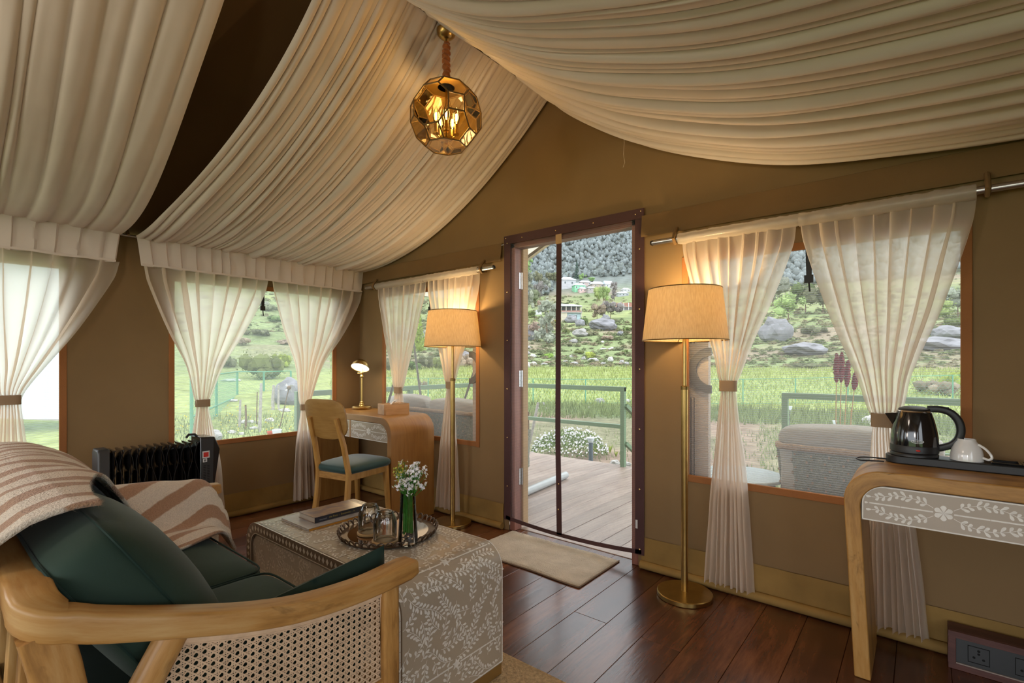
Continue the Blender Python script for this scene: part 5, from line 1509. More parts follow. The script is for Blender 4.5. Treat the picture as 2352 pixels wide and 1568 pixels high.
# striped wool throw over the far back cushion, the far arm and the crest
rb = random.Random(3)
def support(x, y):
    """height of what the throw lies on"""
    seat = 0.468
    # back cushion: top ridge falling to the seat
    crest = interp([(-0.10, 0.60), (0.03, 0.74), (0.09, 0.815), (0.14, 0.853), (0.20, 0.862), (0.26, 0.852), (0.314, 0.833), (0.36, 0.795), (0.414, 0.735), (0.46, 0.655), (0.50, 0.56), (0.53, 0.495), (0.56, 0.468)], y)
    z = max(seat, crest)
    armz = (arm_z(max(0.09, min(0.868, y))) + 0.016)
    da = x - SX2
    if y < 0.90:
        k = math.exp(-(da/0.075)**4) if da > 0 else math.exp(-(da/0.045)**4)
        z = max(z if da > -0.03 else 0.25, lerp(0.25 if da < 0 else seat, armz, k)) if da < 0.14 else z
    fr = ss(0.79, 0.90, y)
    z -= fr*0.16
    return z
bl = thing('wool_throw', 'fluffy cream and brown striped wool throw draped over sofa back and far arm', 'blanket', (-2.05, 0.35, 0.46))
NX, NY = 120, 84
V = []; cloth = []
hts = {}
def yf(x): return catmull([(1.2, 0.235), (1.45, 0.262), (1.70, 0.325), (1.90, 0.43), (2.02, 0.55), (2.10, 0.76), (2.20, 0.865), (2.5, 0.88)], -x)
for i in range(NX+1):
    x = lerp(-2.455, -1.215, i/NX)
    for j in range(NY+1):
        v = j/NY
        y0_ = -0.055; y = lerp(y0_, yf(x), v)
        # smooth the support a little, as thick wool does
        z = 0.0; wsum = 0
        for dx, dy, w in ((0,0,3), (0.025,0,1), (-0.025,0,1), (0,0.03,1.5), (0,-0.03,1.5), (0,0.06,0.7), (0,-0.06,0.7)):
            z += w*support(x+dx, y+dy); wsum += w
        z = z/wsum + 0.013
        z += 0.016*noise.noise(Vector((x*6, y*5, 2.0))) + 0.010*math.sin(x*24 + 5*noise.noise(Vector((x*3, y*4, 8))))*ss(0.22, 0.5, y)
        # rolled hem at the front edge
        V.append((x, y, z)); cloth.append((x, y))
F = [(i*(NY+1)+j, i*(NY+1)+j+1, (i+1)*(NY+1)+j+1, (i+1)*(NY+1)+j) for i in range(NX) for j in range(NY)]
bo = obj('cloth', MB().add(V, F), M['blanket'], bl, ang=80, fix=False)
at_ = bo.data.attributes.new('cloth', 'FLOAT_VECTOR', 'POINT')
flat = []
arc_ = []
for i in range(NX+1):
    for j in range(NY+1):
        if i == 0: arc_.append(0.0)
        else:
            p0, p1 = V[(i-1)*(NY+1)+j], V[i*(NY+1)+j]; arc_.append(arc_[(i-1)*(NY+1)+j] + math.hypot(p1[0]-p0[0], p1[2]-p0[2]))
am_ = [sum(arc_[i*(NY+1)+j] for j in range(NY//2, NY+1))/(NY+1-NY//2) for i in range(NX+1)]
arc_ = [am_[i] for i in range(NX+1) for j in range(NY+1)]
for q, (x, y) in zip(arc_, cloth): flat += [(q + 0.50*y)/0.112 + 0.28, y, 0.0]
at_.data.foreach_set('vector', flat)
sm = bo.modifiers.new('thick', 'SOLIDIFY'); sm.thickness = 0.010; sm.offset = -1
# fuzz: short wool fibres standing off the cloth
fz = MB(); fzc = []
for k in range(42000):
    i = rb.randrange(NX); j = rb.randrange(NY)
    if rb.random() < 0.18: j = NY-1
    if rb.random() < 0.05: i = rb.choice((0, NX-1))
    p = Vector(V[i*(NY+1)+j]); a = Vector(V[(i+1)*(NY+1)+j]) - p; b = Vector(V[i*(NY+1)+j+1]) - p
    nrm = b.cross(a) if False else a.cross(b); nrm = nrm.normalized() if nrm.length > 0 else Vector((0,0,1))
    if nrm.z < -0.2: nrm = -nrm
    p = p + a*rb.random() + b*rb.random()
    d = (nrm + Vector((rb.gauss(0, .7), rb.gauss(0, .7), rb.gauss(0, .5)))).normalized()*rb.uniform(0.005, 0.015)
    s_ = d.orthogonal().normalized()*0.00022
    fz.add([p-s_, p+s_, p+d], [(0,1,2)]); fzc += [arc_[i*(NY+1)+j], V[i*(NY+1)+j][1]]*3
fo = obj('wool_fuzz', fz, M['blanket'], bl, smooth=False, fix=False); fo['kind'] = 'stuff'
af = fo.data.attributes.new('cloth', 'FLOAT_VECTOR', 'POINT'); flat = []
for k in range(len(fz.v)): flat += [(fzc[2*k] + 0.50*fzc[2*k+1])/0.112 + 0.28, fzc[2*k+1], 0.0]
af.data.foreach_set('vector', flat)

# ------------------------------------------------------------------ oil heater under the garden window
hx = -3.665
he = thing('oil_heater', 'black oil-filled radiator heater against the left canvas wall', 'heater', (hx, 1.0, 0))
ys = [0.765 + 0.0385*k for k in range(12)]
def fin_mesh(y):
    mb = MB()
    # pressed-steel rib: waisted sheet with oval oil channels top and bottom and a folded cap
    n = 40
    for s_ in (-1, 1):
        def fn(u, v):
            z = lerp(0.085, 0.630, u); x = lerp(-0.073, 0.073, v)
            t = 0.0022
            for zc, a, b, h in ((0.555, 0.062, 0.060, 0.0165), (0.16, 0.062, 0.060, 0.0165)):
                q = ((z-zc)/a)**2 + (x/b)**2
                if q < 1: t = max(t, 0.0022 + h*(1-q)**0.6)
            for xc in (-0.030, 0.0, 0.030):
                if 0.22 < z < 0.50: t = max(t, 0.0022 + 0.006*max(0, 1-abs(x-xc)/0.011))
            return (hx + x, y + s_*t, z)
        mb.grid(fn, 44, 14)
    mb.box((hx-0.073, y-0.006, 0.626), (hx+0.073, y+0.006, 0.632))
    return mb
for y in ys:
    obj('fin', fin_mesh(y), M['heater_black'], he, ang=40, fix=False)
    # curled front edge of each rib
    pts = [(hx+0.073, y + 0.013*math.sin(2*PI*(z-0.085)/0.26)*(1 if int(round((y-0.765)/0.0385)) % 2 else -1), z) for z in [0.09+0.018*i for i in range(31)]]
    obj('fin_edge', MB().tube(pts, 0.0022, 6), M['heater_black'], he)
obj('end_case', MB().prism([(0.07, 0.0), (0.07, 0.575), (0.055, 0.60), (-0.055, 0.60), (-0.07, 0.575), (-0.07, 0.0)], (hx, 0.690, 0.045), (1,0,0), (0,0,1), (0, 0.058, 0)), M['heater_grey'], he, bev=0.010, seg=3)
gr_ = MB()
for k in range(7): gr_.box((hx-0.045, 0.6885, 0.50-0.018*k), (hx+0.03, 0.6905, 0.508-0.018*k))
obj('vent', gr_, M['black_plastic'], he)
# control case with its wedge-shaped end
pc = [(0.0, 0.045), (0.105, 0.085), (0.152, 0.600), (0.112, 0.655), (0.0, 0.660)]
pc = [(0.0, 0.040), (0.075, 0.040), (0.080, 0.30), (0.118, 0.570), (0.086, 0.655), (0.0, 0.660)]
cc = obj('control_case', MB().prism(pc, (hx-0.085, 1.205, 0.0), (0,1,0), (0,0,1), (0.165, 0, 0)), M['heater_black'], he, bev=0.006)
obj('front_strip', MB().prism([(0.006, 0.10), (0.066, 0.10), (0.072, 0.30), (0.078, 0.645), (0.006, 0.652)], (hx+0.080, 1.205, 0.0), (0,1,0), (0,0,1), (0.004, 0, 0)), M['heater_grey'], he)
fx_ = hx + 0.0843
def patch(nm, y0, y1, z0, z1, mt, d=0.0006): return obj(nm, MB().box((fx_, y0, z0), (fx_+d, y1, z1)), mt, cc)
patch('sticker', 1.216, 1.258, 0.523, 0.568, M['white_label']); patch('red_print', 1.222, 1.252, 0.530, 0.560, plain('red_print', (0.50, 0.02, 0.012), 0.5), 0.0010)
patch('small_sticker', 1.219, 1.243, 0.497, 0.520, M['white_label']); patch('sticker_print', 1.224, 1.238, 0.501, 0.515, plain('grey_print', (0.16, 0.16, 0.16), 0.6), 0.0010)
patch('rating_label', 1.212, 1.266, 0.318, 0.342, M['white_label'])
for k in range(3): patch('label_print', 1.216, 1.248, 0.322+0.006*k, 0.3245+0.006*k, bpy.data.materials['grey_print'], 0.0010)
obj('round_sticker', MB().lathe([(0, 0), (0.011, 0), (0.011, 0.0007), (0, 0.0007)], (fx_, 1.240, 0.297), 20, Matrix.Rotation(PI/2, 3, 'Y')), M['white_label'], cc)
sl = MB()
for k in range(11): sl.box((fx_, 1.222, 0.366+0.0105*k), (fx_+0.0008, 1.236, 0.370+0.0105*k)); sl.box((fx_, 1.244, 0.366+0.0105*k), (fx_+0.0008, 1.258, 0.370+0.0105*k))
obj('grille_slots', sl, M['socket_hole'], cc)
obj('handle', MB().tube([(hx, 1.215, 0.655), (hx, 1.200, 0.672), (hx, 1.165, 0.674), (hx, 1.150, 0.655)], 0.008, 8), M['black_plastic'], he)
for y in (0.80, 1.16):
    obj('foot', MB().box((hx-0.115, y-0.012, 0.030), (hx+0.115, y+0.012, 0.050)), M['heater_black'], he, bev=0.003)
    for dx in (-0.105, 0.105):
        obj('wheel', MB().lathe([(0, -0.012), (0.018, -0.012), (0.020, -0.006), (0.020, 0.006), (0.018, 0.012), (0, 0.012)], (hx+dx, y, 0.020), 20, Matrix.Rotation(PI/2, 3, 'X')), M['black_plastic'], he)

# ------------------------------------------------------------------ rugs
rg = thing('jute_rug', 'flat tan jute rug under the sofa and coffee table', 'rug', (-1.6, 0.5, 0))
mb = MB()
def fr_(u, v):
    x, y = lerp(-2.80, -0.30, u), lerp(-0.45, 1.500, v)
    e = min(u, 1-u, v, 1-v)
    return (x + 0.004*noise.noise(Vector((x*8, y*8, 1))), y + 0.004*noise.noise(Vector((x*8, y*8, 5))), 0.0105 + 0.0012*math.sin(y*420) if e > 0.001 else 0.0005)
mb.grid(fr_, 60, 60)
obj('weave', mb, M['jute'], rg, fix=False, ang=80)
dmat = thing('door_mat', 'small cream shaggy door mat lying before the open door', 'door mat', (-1.74, 2.39, 0))
def dm_(u, v):
    x, y = lerp(-2.135, -1.340, u), lerp(2.168, 2.600, v); e = min(u*0.8, (1-u)*0.8, v*0.43, (1-v)*0.43)
    return (x + 0.006*noise.noise(Vector((y*5, x*2, 3))), y + 0.010*noise.noise(Vector((x*4, y*2, 1))), 0.001 + 0.013*ss(0, 0.012, e) + (0.003*noise.noise(Vector((x*60, y*60, 2))) + 0.003*noise.noise(Vector((x*9, y*9, 6))))*ss(0, 0.02, e))
obj('pile', MB().grid(dm_, 90, 60), M['wool_rug'], dmat, fix=False, ang=80)
pts = [(lerp(-2.135, -1.340, i/20), 2.168 + 0.010*noise.noise(Vector((lerp(-2.135, -1.340, i/20)*4, 2.168*2, 1))), 0.005) for i in range(21)]
obj('binding', MB().tube(pts, 0.0045, 6).tube([(-1.340, lerp(2.168, 2.600, i/10), 0.005) for i in range(11)], 0.0045, 6), M['rug_edge'], dmat)
# ------------------------------------------------------------------ console by the large window
KX0, KX1, KY0, KY1, KZ = -0.222, 0.80, 2.200, 2.520, 0.757
kc = thing('console_table', 'pale wood waterfall console with leaf inlaid drawer at right edge', 'console table', ((KX0+KX1)/2, (KY0+KY1)/2, 0))
# the legs lean in a little towards the floor
obj('waterfall_frame', waterfall(MB(), KX0, KX1, KY0, KY1, KZ, 0.0, 0.050, 0.115, 0.032, grain=True), M['console_wood'], kc, ang=30, bev=0.004)
obj('drawer_case', MB().box((KX0+0.058, KY0+0.03, 0.590), (KX1-0.058, KY1-0.01, 0.703)), M['ash_x'], kc)
obj('drawer_divider', MB().box((0.283, KY0+0.006, 0.578), (0.299, KY0+0.05, 0.704)), M['acacia_z'], kc)
inlaid_drawer(kc, KX0+0.054, 0.282, KY0+0.008, 0.576, 0.704, 0.066, 0, 3, 1.0, M['taupe_light'], M['bone'], 0.0225, 0.0108)
inlaid_drawer(kc, 0.300, KX1-0.054, KY0+0.008, 0.576, 0.704, 0, 0.066, 4, 1.0, M['taupe_light'], M['bone'], 0.0225, 0.0108)

# hospitality tray
ZX = KZ + 0.0005
tt = thing('tea_tray', 'long black plastic hospitality tray with compartments on the console', 'tray', (0.15, 2.465, ZX))
ax0, ax1, ay0, ay1 = -0.110, 0.52, 2.412, 2.515
pts = []
rad = 0.050
for i in range(9):
    a = PI/2 + PI/2*i/8; pts.append((ax0+rad+rad*math.cos(a), ay1-rad+rad*math.sin(a)))
for i in range(9):
    a = PI + PI/2*i/8; pts.append((ax0+rad+rad*math.cos(a), ay0+rad+rad*math.sin(a)))
pts += [(ax1, ay0), (ax1, ay1)]
obj('body', MB().prism(pts, (0, 0, ZX), (1,0,0), (0,1,0), (0, 0, 0.030)), M['black_plastic'], tt, bev=0.004, seg=3)
zt_ = ZX + 0.030
rim = MB()
for (xa, xb) in ((0.195, 0.262), (0.275, 0.50)):
    rim.box((xa, ay0+0.012, zt_), (xb, ay0+0.018, zt_+0.007)); rim.box((xa, ay1-0.018, zt_), (xb, ay1-0.012, zt_+0.007)); rim.box((xa-0.006, ay0+0.012, zt_), (xa, ay1-0.012, zt_+0.007)); rim.box((xb, ay0+0.012, zt_), (xb+0.006, ay1-0.012, zt_+0.007))
obj('compartment_rim', rim, M['black_gloss'], tt, bev=0.0015)
rb_ = MB()
for k in range(9): rb_.box((0.283+0.024*k, ay0+0.02, zt_+0.0), (0.289+0.024*k, ay1-0.02, zt_+0.003))
obj('ribs', rb_, M['black_gloss'], tt)
# kettle
kx, ky = -0.022, 2.462
kb = thing('kettle', 'glossy black electric kettle with looped handle on the black tray', 'kettle', (kx, ky, zt_))
c = (kx, ky, zt_)
obj('power_base', MB().lathe([(0, 0), (0.070, 0), (0.074, 0.003), (0.074, 0.010), (0.071, 0.014), (0, 0.014)], c, 48), M['black_plastic'], kb)
body = obj('body', MB().lathe([(0, 0.040), (0.0738, 0.040), (0.0738, 0.048), (0.0730, 0.075), (0.0690, 0.105), (0.0615, 0.140), (0.0540, 0.165), (0.0520, 0.170), (0, 0.170)], c, 64), M['black_gloss'], kb)
obj('band', MB().lathe([(0, 0.015), (0.072, 0.015), (0.0745, 0.018), (0.0745, 0.0415), (0.0735, 0.0435), (0, 0.0435)], c, 64), M['black_plastic'], kb)
obj('rim', MB().lathe([(0.0535, 0.168), (0.0555, 0.1705), (0.0535, 0.174), (0.046, 0.176), (0.0, 0.176), (0.0, 0.168), (0.0535, 0.168)], c, 48), M['chrome'], kb)
obj('lid', MB().lathe([(0, 0.174), (0.050, 0.174), (0.047, 0.181), (0.030, 0.188), (0.014, 0.190), (0, 0.190)], c, 40), M['black_plastic'], kb)
RT = Vector((RX, RY, 0)); RT = Vector((math.cos(math.radians(8)), math.sin(math.radians(8)), 0))
def kp(s_, z): return (kx + RT.x*s_, ky + RT.y*s_, zt_ + z)
hp = [kp(0.040, 0.180), kp(0.075, 0.181), kp(0.106, 0.170), kp(0.128, 0.143), kp(0.136, 0.108), kp(0.130, 0.075), kp(0.112, 0.052), kp(0.088, 0.040), kp(0.070, 0.034)]
def smooth_path(p, k=6):
    p = [Vector(q) for q in p]; o = []
    for i in range(len(p)-1):
        a, b, c_, d = p[max(0, i-1)], p[i], p[i+1], p[min(len(p)-1, i+2)]
        for j in range(k):
            t = j/k; o.append(0.5*((2*b) + (c_-a)*t + (2*a-5*b+4*c_-d)*t*t + (3*b-a-3*c_+d)*t**3))
    return o + [p[-1]]
obj('handle', MB().sweep(smooth_path(hp), lambda i: rrect(0.013, 0.0105 + 0.003*math.sin(min(1, i/40)*PI), 0.7), up=(-RT.y, RT.x, 0)), M['black_plastic'], kb, ang=60)
obj('power_switch', MB().box(tuple(Vector(kp(0.095, 0.186)) - Vector((0.008, 0.007, 0.003))), tuple(Vector(kp(0.095, 0.186)) + Vector((0.008, 0.007, 0.004)))), M['black_plastic'], kb, bev=0.002)
sp = MB(); S0 = [kp(-0.050, 0.158), kp(-0.066, 0.112)]
ny_ = Vector((-RT.y, RT.x, 0))
V = [Vector(kp(-0.048, 0.164))+ny_*0.020, Vector(kp(-0.048, 0.164))-ny_*0.020, Vector(kp(-0.0905, 0.158)), Vector(kp(-0.062, 0.108)), Vector(kp(-0.055, 0.160))+ny_*0.016, Vector(kp(-0.055, 0.160))-ny_*0.016]
sp.add(V, [(0, 2, 3), (1, 3, 2), (0, 3, 1), (0, 1, 2)])
obj('spout', sp, M['black_gloss'], kb, smooth=False)
# badge: white oval ring and script on the body, facing the room
vd = Vector((-kx, -ky, 0)).normalized(); rt = Vector((-vd.y, vd.x, 0)); off = rt*0.004
def wrap(q):
    """press a point of the badge plane onto the kettle's wall"""
    v = Vector(q) - Vector((kx, ky, 0)); z = q[2] - zt_
    rad = interp([(0.040, 0.0738), (0.075, 0.0730), (0.105, 0.069)], z) + 0.0006
    h = v.dot(rt); ang_ = h/rad
    d = vd*math.cos(ang_) + rt*math.sin(ang_)
    return Vector((kx, ky, 0)) + d*rad + Vector((0, 0, q[2]))
o0 = Vector((kx, ky, zt_+0.0625)) + vd*0.073 + rt*0.010
ring = MB(); n = 48; V = []
for k in range(n):
    a = 2*PI*k/n
    for s_ in (1.0, 0.88): V.append(wrap(o0 + rt*(0.0195*s_*math.cos(a)) + Vector((0, 0, 1))*(0.0072*(s_ if s_ == 1.0 else 0.80)*math.sin(a))))
ring.add(V, [(2*k, 2*k+1, 2*((k+1)%n)+1, 2*((k+1)%n)) for k in range(n)])
white_print = plain('white_print', (0.62, 0.63, 0.66), 0.4)
obj('badge_ring', ring, white_print, body, smooth=False, fix=False)
text('Swanda', 0.0105, frame_matrix(o0, rt, (0, 0, 1)), white_print, body, 'badge_lettering', bend=wrap, shear=0.35)
o1 = Vector((kx, ky, zt_+0.029)) + vd*0.0742 + rt*0.012
obj('indicator', MB().ico(o1, 0.0068, 2, sc=(1.0, 0.5, 0.55)), M['red_led'], kb)
# white cup upside down
ux_, uy_ = 0.128, 2.466
cu = thing('teacup', 'white china cup upside down on the black tray beside kettle', 'cup', (ux_, uy_, zt_))
obj('bowl', MB().lathe([(0.0455, 0.0), (0.0475, 0.001), (0.0470, 0.018), (0.0430, 0.040), (0.0330, 0.062), (0.0270, 0.070), (0.0255, 0.078), (0.0225, 0.078), (0.0215, 0.073), (0.0, 0.071)], (ux_, uy_, zt_), 48), M['white_china'], cu)
hd = Vector((0.90, -0.43, 0)).normalized()
pts = [Vector((ux_, uy_, zt_)) + hd*a + Vector((0, 0, b)) for a, b in ((0.033, 0.062), (0.052, 0.050), (0.066, 0.034), (0.071, 0.020), (0.062, 0.012), (0.046, 0.016))]
obj('handle', MB().tube(smooth_path(pts, 5), 0.0042, 8), M['white_china'], cu)
obj('kettle_cord', MB(), None) if False else None
pc_ = [(-0.105, 2.44, ZX+0.010), (-0.150, 2.425, ZX+0.012), (-0.185, 2.420, ZX+0.010), (-0.200, 2.400, ZX+0.007), (-0.185, 2.385, ZX+0.0035), (-0.160, 2.392, ZX+0.0035), (-0.130, 2.405, ZX+0.0035), (-0.112, 2.408, ZX+0.0035)]
cd = obj('power_cord', MB().tube(smooth_path(pc_, 5), 0.0028, 8), M['black_plastic'], base=(-0.16, 2.41, ZX))
tag(cd, 'thin black power cord looped beside the tray on console', 'cord')

# ------------------------------------------------------------------ pendant: faceted amber glass globe on a rope-wrapped chain
px_, py_, pz_ = RIDGE_X, 1.709, 2.362
pn = thing('pendant_lamp', 'faceted amber glass globe pendant hanging from the ridge of drapes', 'pendant lamp', (px_, py_, pz_ - 0.16))
q1, q2, q3 = 1.0, 1+math.sqrt(2), 1+2*math.sqrt(2)
pv = []
import itertools
for perm in set(itertools.permutations((q1, q2, q3))):
    for sg in itertools.product((-1, 1), repeat=3): pv.append(Vector([a*b for a, b in zip(perm, sg)]))
SCL = 0.178/math.sqrt(q1*q1+q2*q2+q3*q3); RZ = Matrix.Rotation(math.radians(18), 3, 'Z')
normals = [Vector(n_) for n_ in [(1,0,0), (-1,0,0), (0,1,0), (0,-1,0), (0,0,1), (0,0,-1)]] + [Vector(s_) for s_ in itertools.product((-1, 1), repeat=3)]
for i, j in ((0,1), (0,2), (1,2)):
    for a, b in itertools.product((-1, 1), repeat=2):
        v = [0,0,0]; v[i] = a; v[j] = b; normals.append(Vector(v))
C0 = Vector((px_, py_, pz_)); edges = set()
gold_plate = M['brass']
for nn in normals:
    nn = nn.normalized(); mx_ = max(v.dot(nn) for v in pv); idx = [i for i, v in enumerate(pv) if v.dot(nn) > mx_-1e-4]
    u = nn.orthogonal().normalized(); w = nn.cross(u)
    idx.sort(key=lambda i: math.atan2(pv[i].dot(w), pv[i].dot(u)))
    for a, b in zip(idx, idx[1:]+idx[:1]): edges.add((min(a, b), max(a, b)))
    P_ = [C0 + RZ @ (pv[i]*SCL) for i in idx]
    top = nn.z > 0.9
    mt = M['brass'] if top else (M['amber'] if len(idx) != 4 else M['amber_face'])
    obj('top_plate' if top else 'glass_pane', MB().add(P_, [tuple(range(len(P_)))]), mt, pn, smooth=False, fix=False)
eb = MB()
for a, b in edges: eb.tube([C0 + RZ @ (pv[a]*SCL), C0 + RZ @ (pv[b]*SCL)], 0.0038, 6)
obj('brass_frame', eb, M['came'], pn)
ztop = pz_ + q3*SCL
obj('neck', MB().lathe([(0, 0), (0.042, 0.0), (0.030, 0.010), (0.026, 0.022), (0.018, 0.030), (0, 0.030)], (px_, py_, ztop), 24), M['brass_dark'], pn)
sl_ = []
n = 90; V = []
for i in range(n+1):
    z = lerp(ztop+0.022, 2.735, i/n)
    for k in range(20):
        a = 2*PI*k/20
        rr = 0.0185*(0.72+0.28*math.sin(PI*min(1, max(0, i/n*0.98+0.02)))**0.4) + 0.0035*math.sin(z*230 + 2*math.sin(a)+3*noise.noise(Vector((z*15, a, 1)))) + 0.003*noise.noise(Vector((z*60, math.cos(a)*2, math.sin(a)*2)))
        V.append((px_ + rr*math.cos(a), py_ + rr*math.sin(a), z))
obj('rope_sleeve', MB().add(V, [(i*20+k, i*20+(k+1)%20, (i+1)*20+(k+1)%20, (i+1)*20+k) for i in range(n) for k in range(20)]), M['rust_rope'], pn, ang=60)
obj('hook', MB().tube([(px_, py_, 2.725), (px_, py_, 2.765)], 0.005, 8), M['brass_dark'], pn)
obj('ceiling_cup', MB().lathe([(0.0, 2.752), (0.012, 2.752), (0.030, 2.757), (0.043, 2.770), (0.048, 2.788), (0.048, 2.796), (0, 2.796)], (px_, py_, 0), 32), M['brass'], pn)
cand = MB(); bulbs = []
obj('centre_rod', MB().tube([(px_, py_, pz_-0.125), (px_, py_, ztop)], 0.005, 8).lathe([(0, -0.135), (0.010, -0.132), (0.006, -0.115), (0.030, -0.108), (0.034, -0.100), (0.006, -0.096), (0, -0.096)], C0, 20), M['brass'], pn)
for k in range(5):
    a = 2*PI*k/5 + 0.5; bx, by = px_ + 0.052*math.cos(a), py_ + 0.052*math.sin(a)
    obj('candle_arm', MB().tube([(px_, py_, pz_-0.095), (px_+0.03*math.cos(a), py_+0.03*math.sin(a), pz_-0.108), (bx, by, pz_-0.092)], 0.0035, 6).lathe([(0, -0.092), (0.014, -0.092), (0.015, -0.088), (0.0095, -0.084), (0.0095, -0.040), (0, -0.040)], (bx, by, pz_), 16), M['brass'], pn)
    bo_ = obj('candle_bulb', MB().lathe([(0.0075, -0.040), (0.013, -0.028), (0.0165, -0.010), (0.0135, 0.012), (0.006, 0.034), (0.0015, 0.046), (0, 0.046)], (bx, by, pz_), 16), M['glass'], pn)
    obj('filament', MB().tube([(bx-0.003, by, pz_-0.022), (bx-0.003, by, pz_+0.012)], 0.0024, 6).tube([(bx+0.003, by, pz_-0.022), (bx+0.003, by, pz_+0.012)], 0.0024, 6), M['filament'], bo_)
lamp_light('pendant_light', (px_, py_, pz_+0.01), 4.0, (1.0, 0.68, 0.32), 0.05)
import numpy as np
# ------------------------------------------------------------------ the valley outside
PROF = [(0, -0.5), (18, -0.5), (22, -0.42), (32, 0.12), (45, 0.8), (70, 3.2), (110, 8.2), (160, 13.5), (220, 24), (300, 40), (340, 56), (500, 135), (900, 330), (1700, 740)]
def ground_z(x, y, rough=True):
    d = FX*x + FY*y; lat = RX*x + RY*y; r_ = math.hypot(x, y); a = math.atan2(lat, max(d, 1e-3))
    k = 1 + 0.65*ss(0.24, 0.42, -a)*(1 - ss(0.60, 0.74, -a))
    s = r_*k; z = catmull(PROF, s)
    if rough:
        t = ss(40, 60, s)*(1 - ss(280, 330, s))
        if t > 0:
            h = 1.1 if s < 120 else 1.8
            q = z/h + 0.6*noise.noise(Vector((x*0.012, y*0.012, 4))); f = q - math.floor(q)
            z += t*h*(ss(0.55, 1.0, f) - f)*0.85
        z += 0.06*noise.noise(Vector((x*0.35, y*0.35, 1)))*ss(5.5, 8, r_) + t*0.5*noise.noise(Vector((x*0.07, y*0.07, 2)))
        if s > 300: z += min(1, (s-300)/120)*(9*noise.noise(Vector((x*0.008, y*0.008, 3))) + 4*noise.noise(Vector((x*0.03, y*0.03, 6))))
    return z
def hit(px, py, d0=5.0):
    d = d0
    while d < 1600:
        p = at(px, py, d)
        if p.z <= ground_z(p.x, p.y): return p, d
        d *= 1.006
    return p, d
def cover(x, y):
    """colour of the ground: dug soil, meadow, terraced pasture, hill with painted haze"""
    d = FX*x + FY*y; lat = RX*x + RY*y; r_ = math.hypot(x, y); a = math.atan2(lat, max(d, 1e-3))
    k = 1 + 0.65*ss(0.24, 0.42, -a)*(1 - ss(0.60, 0.74, -a)); s = r_*k
    n1 = noise.noise(Vector((x*0.25, y*0.25, 9))); n2 = noise.noise(Vector((x*0.06, y*0.06, 5))); n3 = noise.noise(Vector((x*0.9, y*0.9, 2)))
    soil = (0.245, 0.185, 0.140); weed = (0.125, 0.165, 0.085); mead = (0.270, 0.315, 0.125); past = (0.190, 0.235, 0.110); dry = (0.245, 0.205, 0.145); hill = (0.15, 0.172, 0.162)  # hill tone is greyed and paled in place of distance haze
    mixc = lambda p, q, t: tuple(lerp(i, j, max(0, min(1, t))) for i, j in zip(p, q))
    c = mixc(soil, weed, ss(-0.05, 0.35, n1) * (0.55 if a < 0.45 else 1.0))
    if a < -0.2: c = mixc(c, mead, ss(0.2, 0.36, -a))
    if a > 0.42: c = mixc(c, past, ss(0.42, 0.55, a)*0.8)
    c = mixc(c, weed, ss(14.5, 16.0, s + n1*1.5)); c = mixc(c, mead, ss(18.0, 19.5, s + n1))
    c = mixc(c, mixc(past, dry, ss(-0.15, 0.35, n2 + 0.4*n1)), ss(38, 46, s + n1*2))
    c = mixc(c, mixc(mead, past, 0.5 + n1), ss(110, 130, s)*(1 - ss(250, 290, s))*ss(-0.3, 0.1, n2)*0.8)
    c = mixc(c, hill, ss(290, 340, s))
    return tuple(max(0, q*(1 + 0.25*n3 + 0.12*n1)) for q in c)
def ground_mat():
    m, nt, out = new_mat('valley_ground')
    b = N(nt, 'ShaderNodeBsdfPrincipled'); b.inputs['Roughness'].default_value = 1.0; b.inputs['Specular IOR Level'].default_value = 0.05
    a = N(nt, 'ShaderNodeAttribute', attribute_name='cover'); t = N(nt, 'ShaderNodeTexCoord')
    nz = N(nt, 'ShaderNodeTexNoise', Scale=4.0, Detail=8.0, Roughness=0.7); L(nt, t, 'Object', nz, 'Vector')
    mr = N(nt, 'ShaderNodeMapRange'); mr.inputs[1].default_value = 0.3; mr.inputs[2].default_value = 0.7; mr.inputs[3].default_value = 0.6; mr.inputs[4].default_value = 1.4; L(nt, nz, 'Fac', mr, 0)
    hv = N(nt, 'ShaderNodeHueSaturation'); L(nt, a, 'Color', hv, 'Color'); L(nt, mr, 0, hv, 'Value'); L(nt, hv, 0, b, 'Base Color')
    bp = N(nt, 'ShaderNodeBump', Strength=0.6, Distance=0.15); L(nt, nz, 'Fac', bp, 'Height'); L(nt, bp, 0, b, 'Normal')
    L(nt, b, 0, out, 0); return m
rr_ = [0.0, 2.0, 4.0] + [5.5*(1.0285**i) for i in range(205)]
aa_ = [math.radians(-64 + 134*j/230) for j in range(231)]
V = []; Cc = []
for r_ in rr_:
    for a in aa_:
        d, lat = r_*math.cos(a), r_*math.sin(a); x, y = FX*d + RX*lat, FY*d + RY*lat
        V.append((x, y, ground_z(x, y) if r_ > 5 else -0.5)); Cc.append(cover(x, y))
na = len(aa_)
F = [(i*na+j, i*na+j+1, (i+1)*na+j+1, (i+1)*na+j) for i in range(len(rr_)-1) for j in range(na-1)]
terrain = struct('valley_ground', MB().add(V, F), ground_mat(), base=(0, 0, -0.5), fix=False, ang=180)
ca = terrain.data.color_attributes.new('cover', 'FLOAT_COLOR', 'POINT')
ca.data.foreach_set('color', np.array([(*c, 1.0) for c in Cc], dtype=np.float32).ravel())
# level ground round and behind the tent
gm = MB().box((-60, -60, -0.9), (60, 0.0, -0.52)).box((3.2, 0.0, -0.9), (60, 4, -0.52)).box((-60, 0, -0.9), (-16, 2, -0.53))
struct('lawn', gm, plain('near_lawn', (0.15, 0.22, 0.06), 1.0, var=0.3, vscale=1.5), base=(0, 0, -0.9), smooth=False)

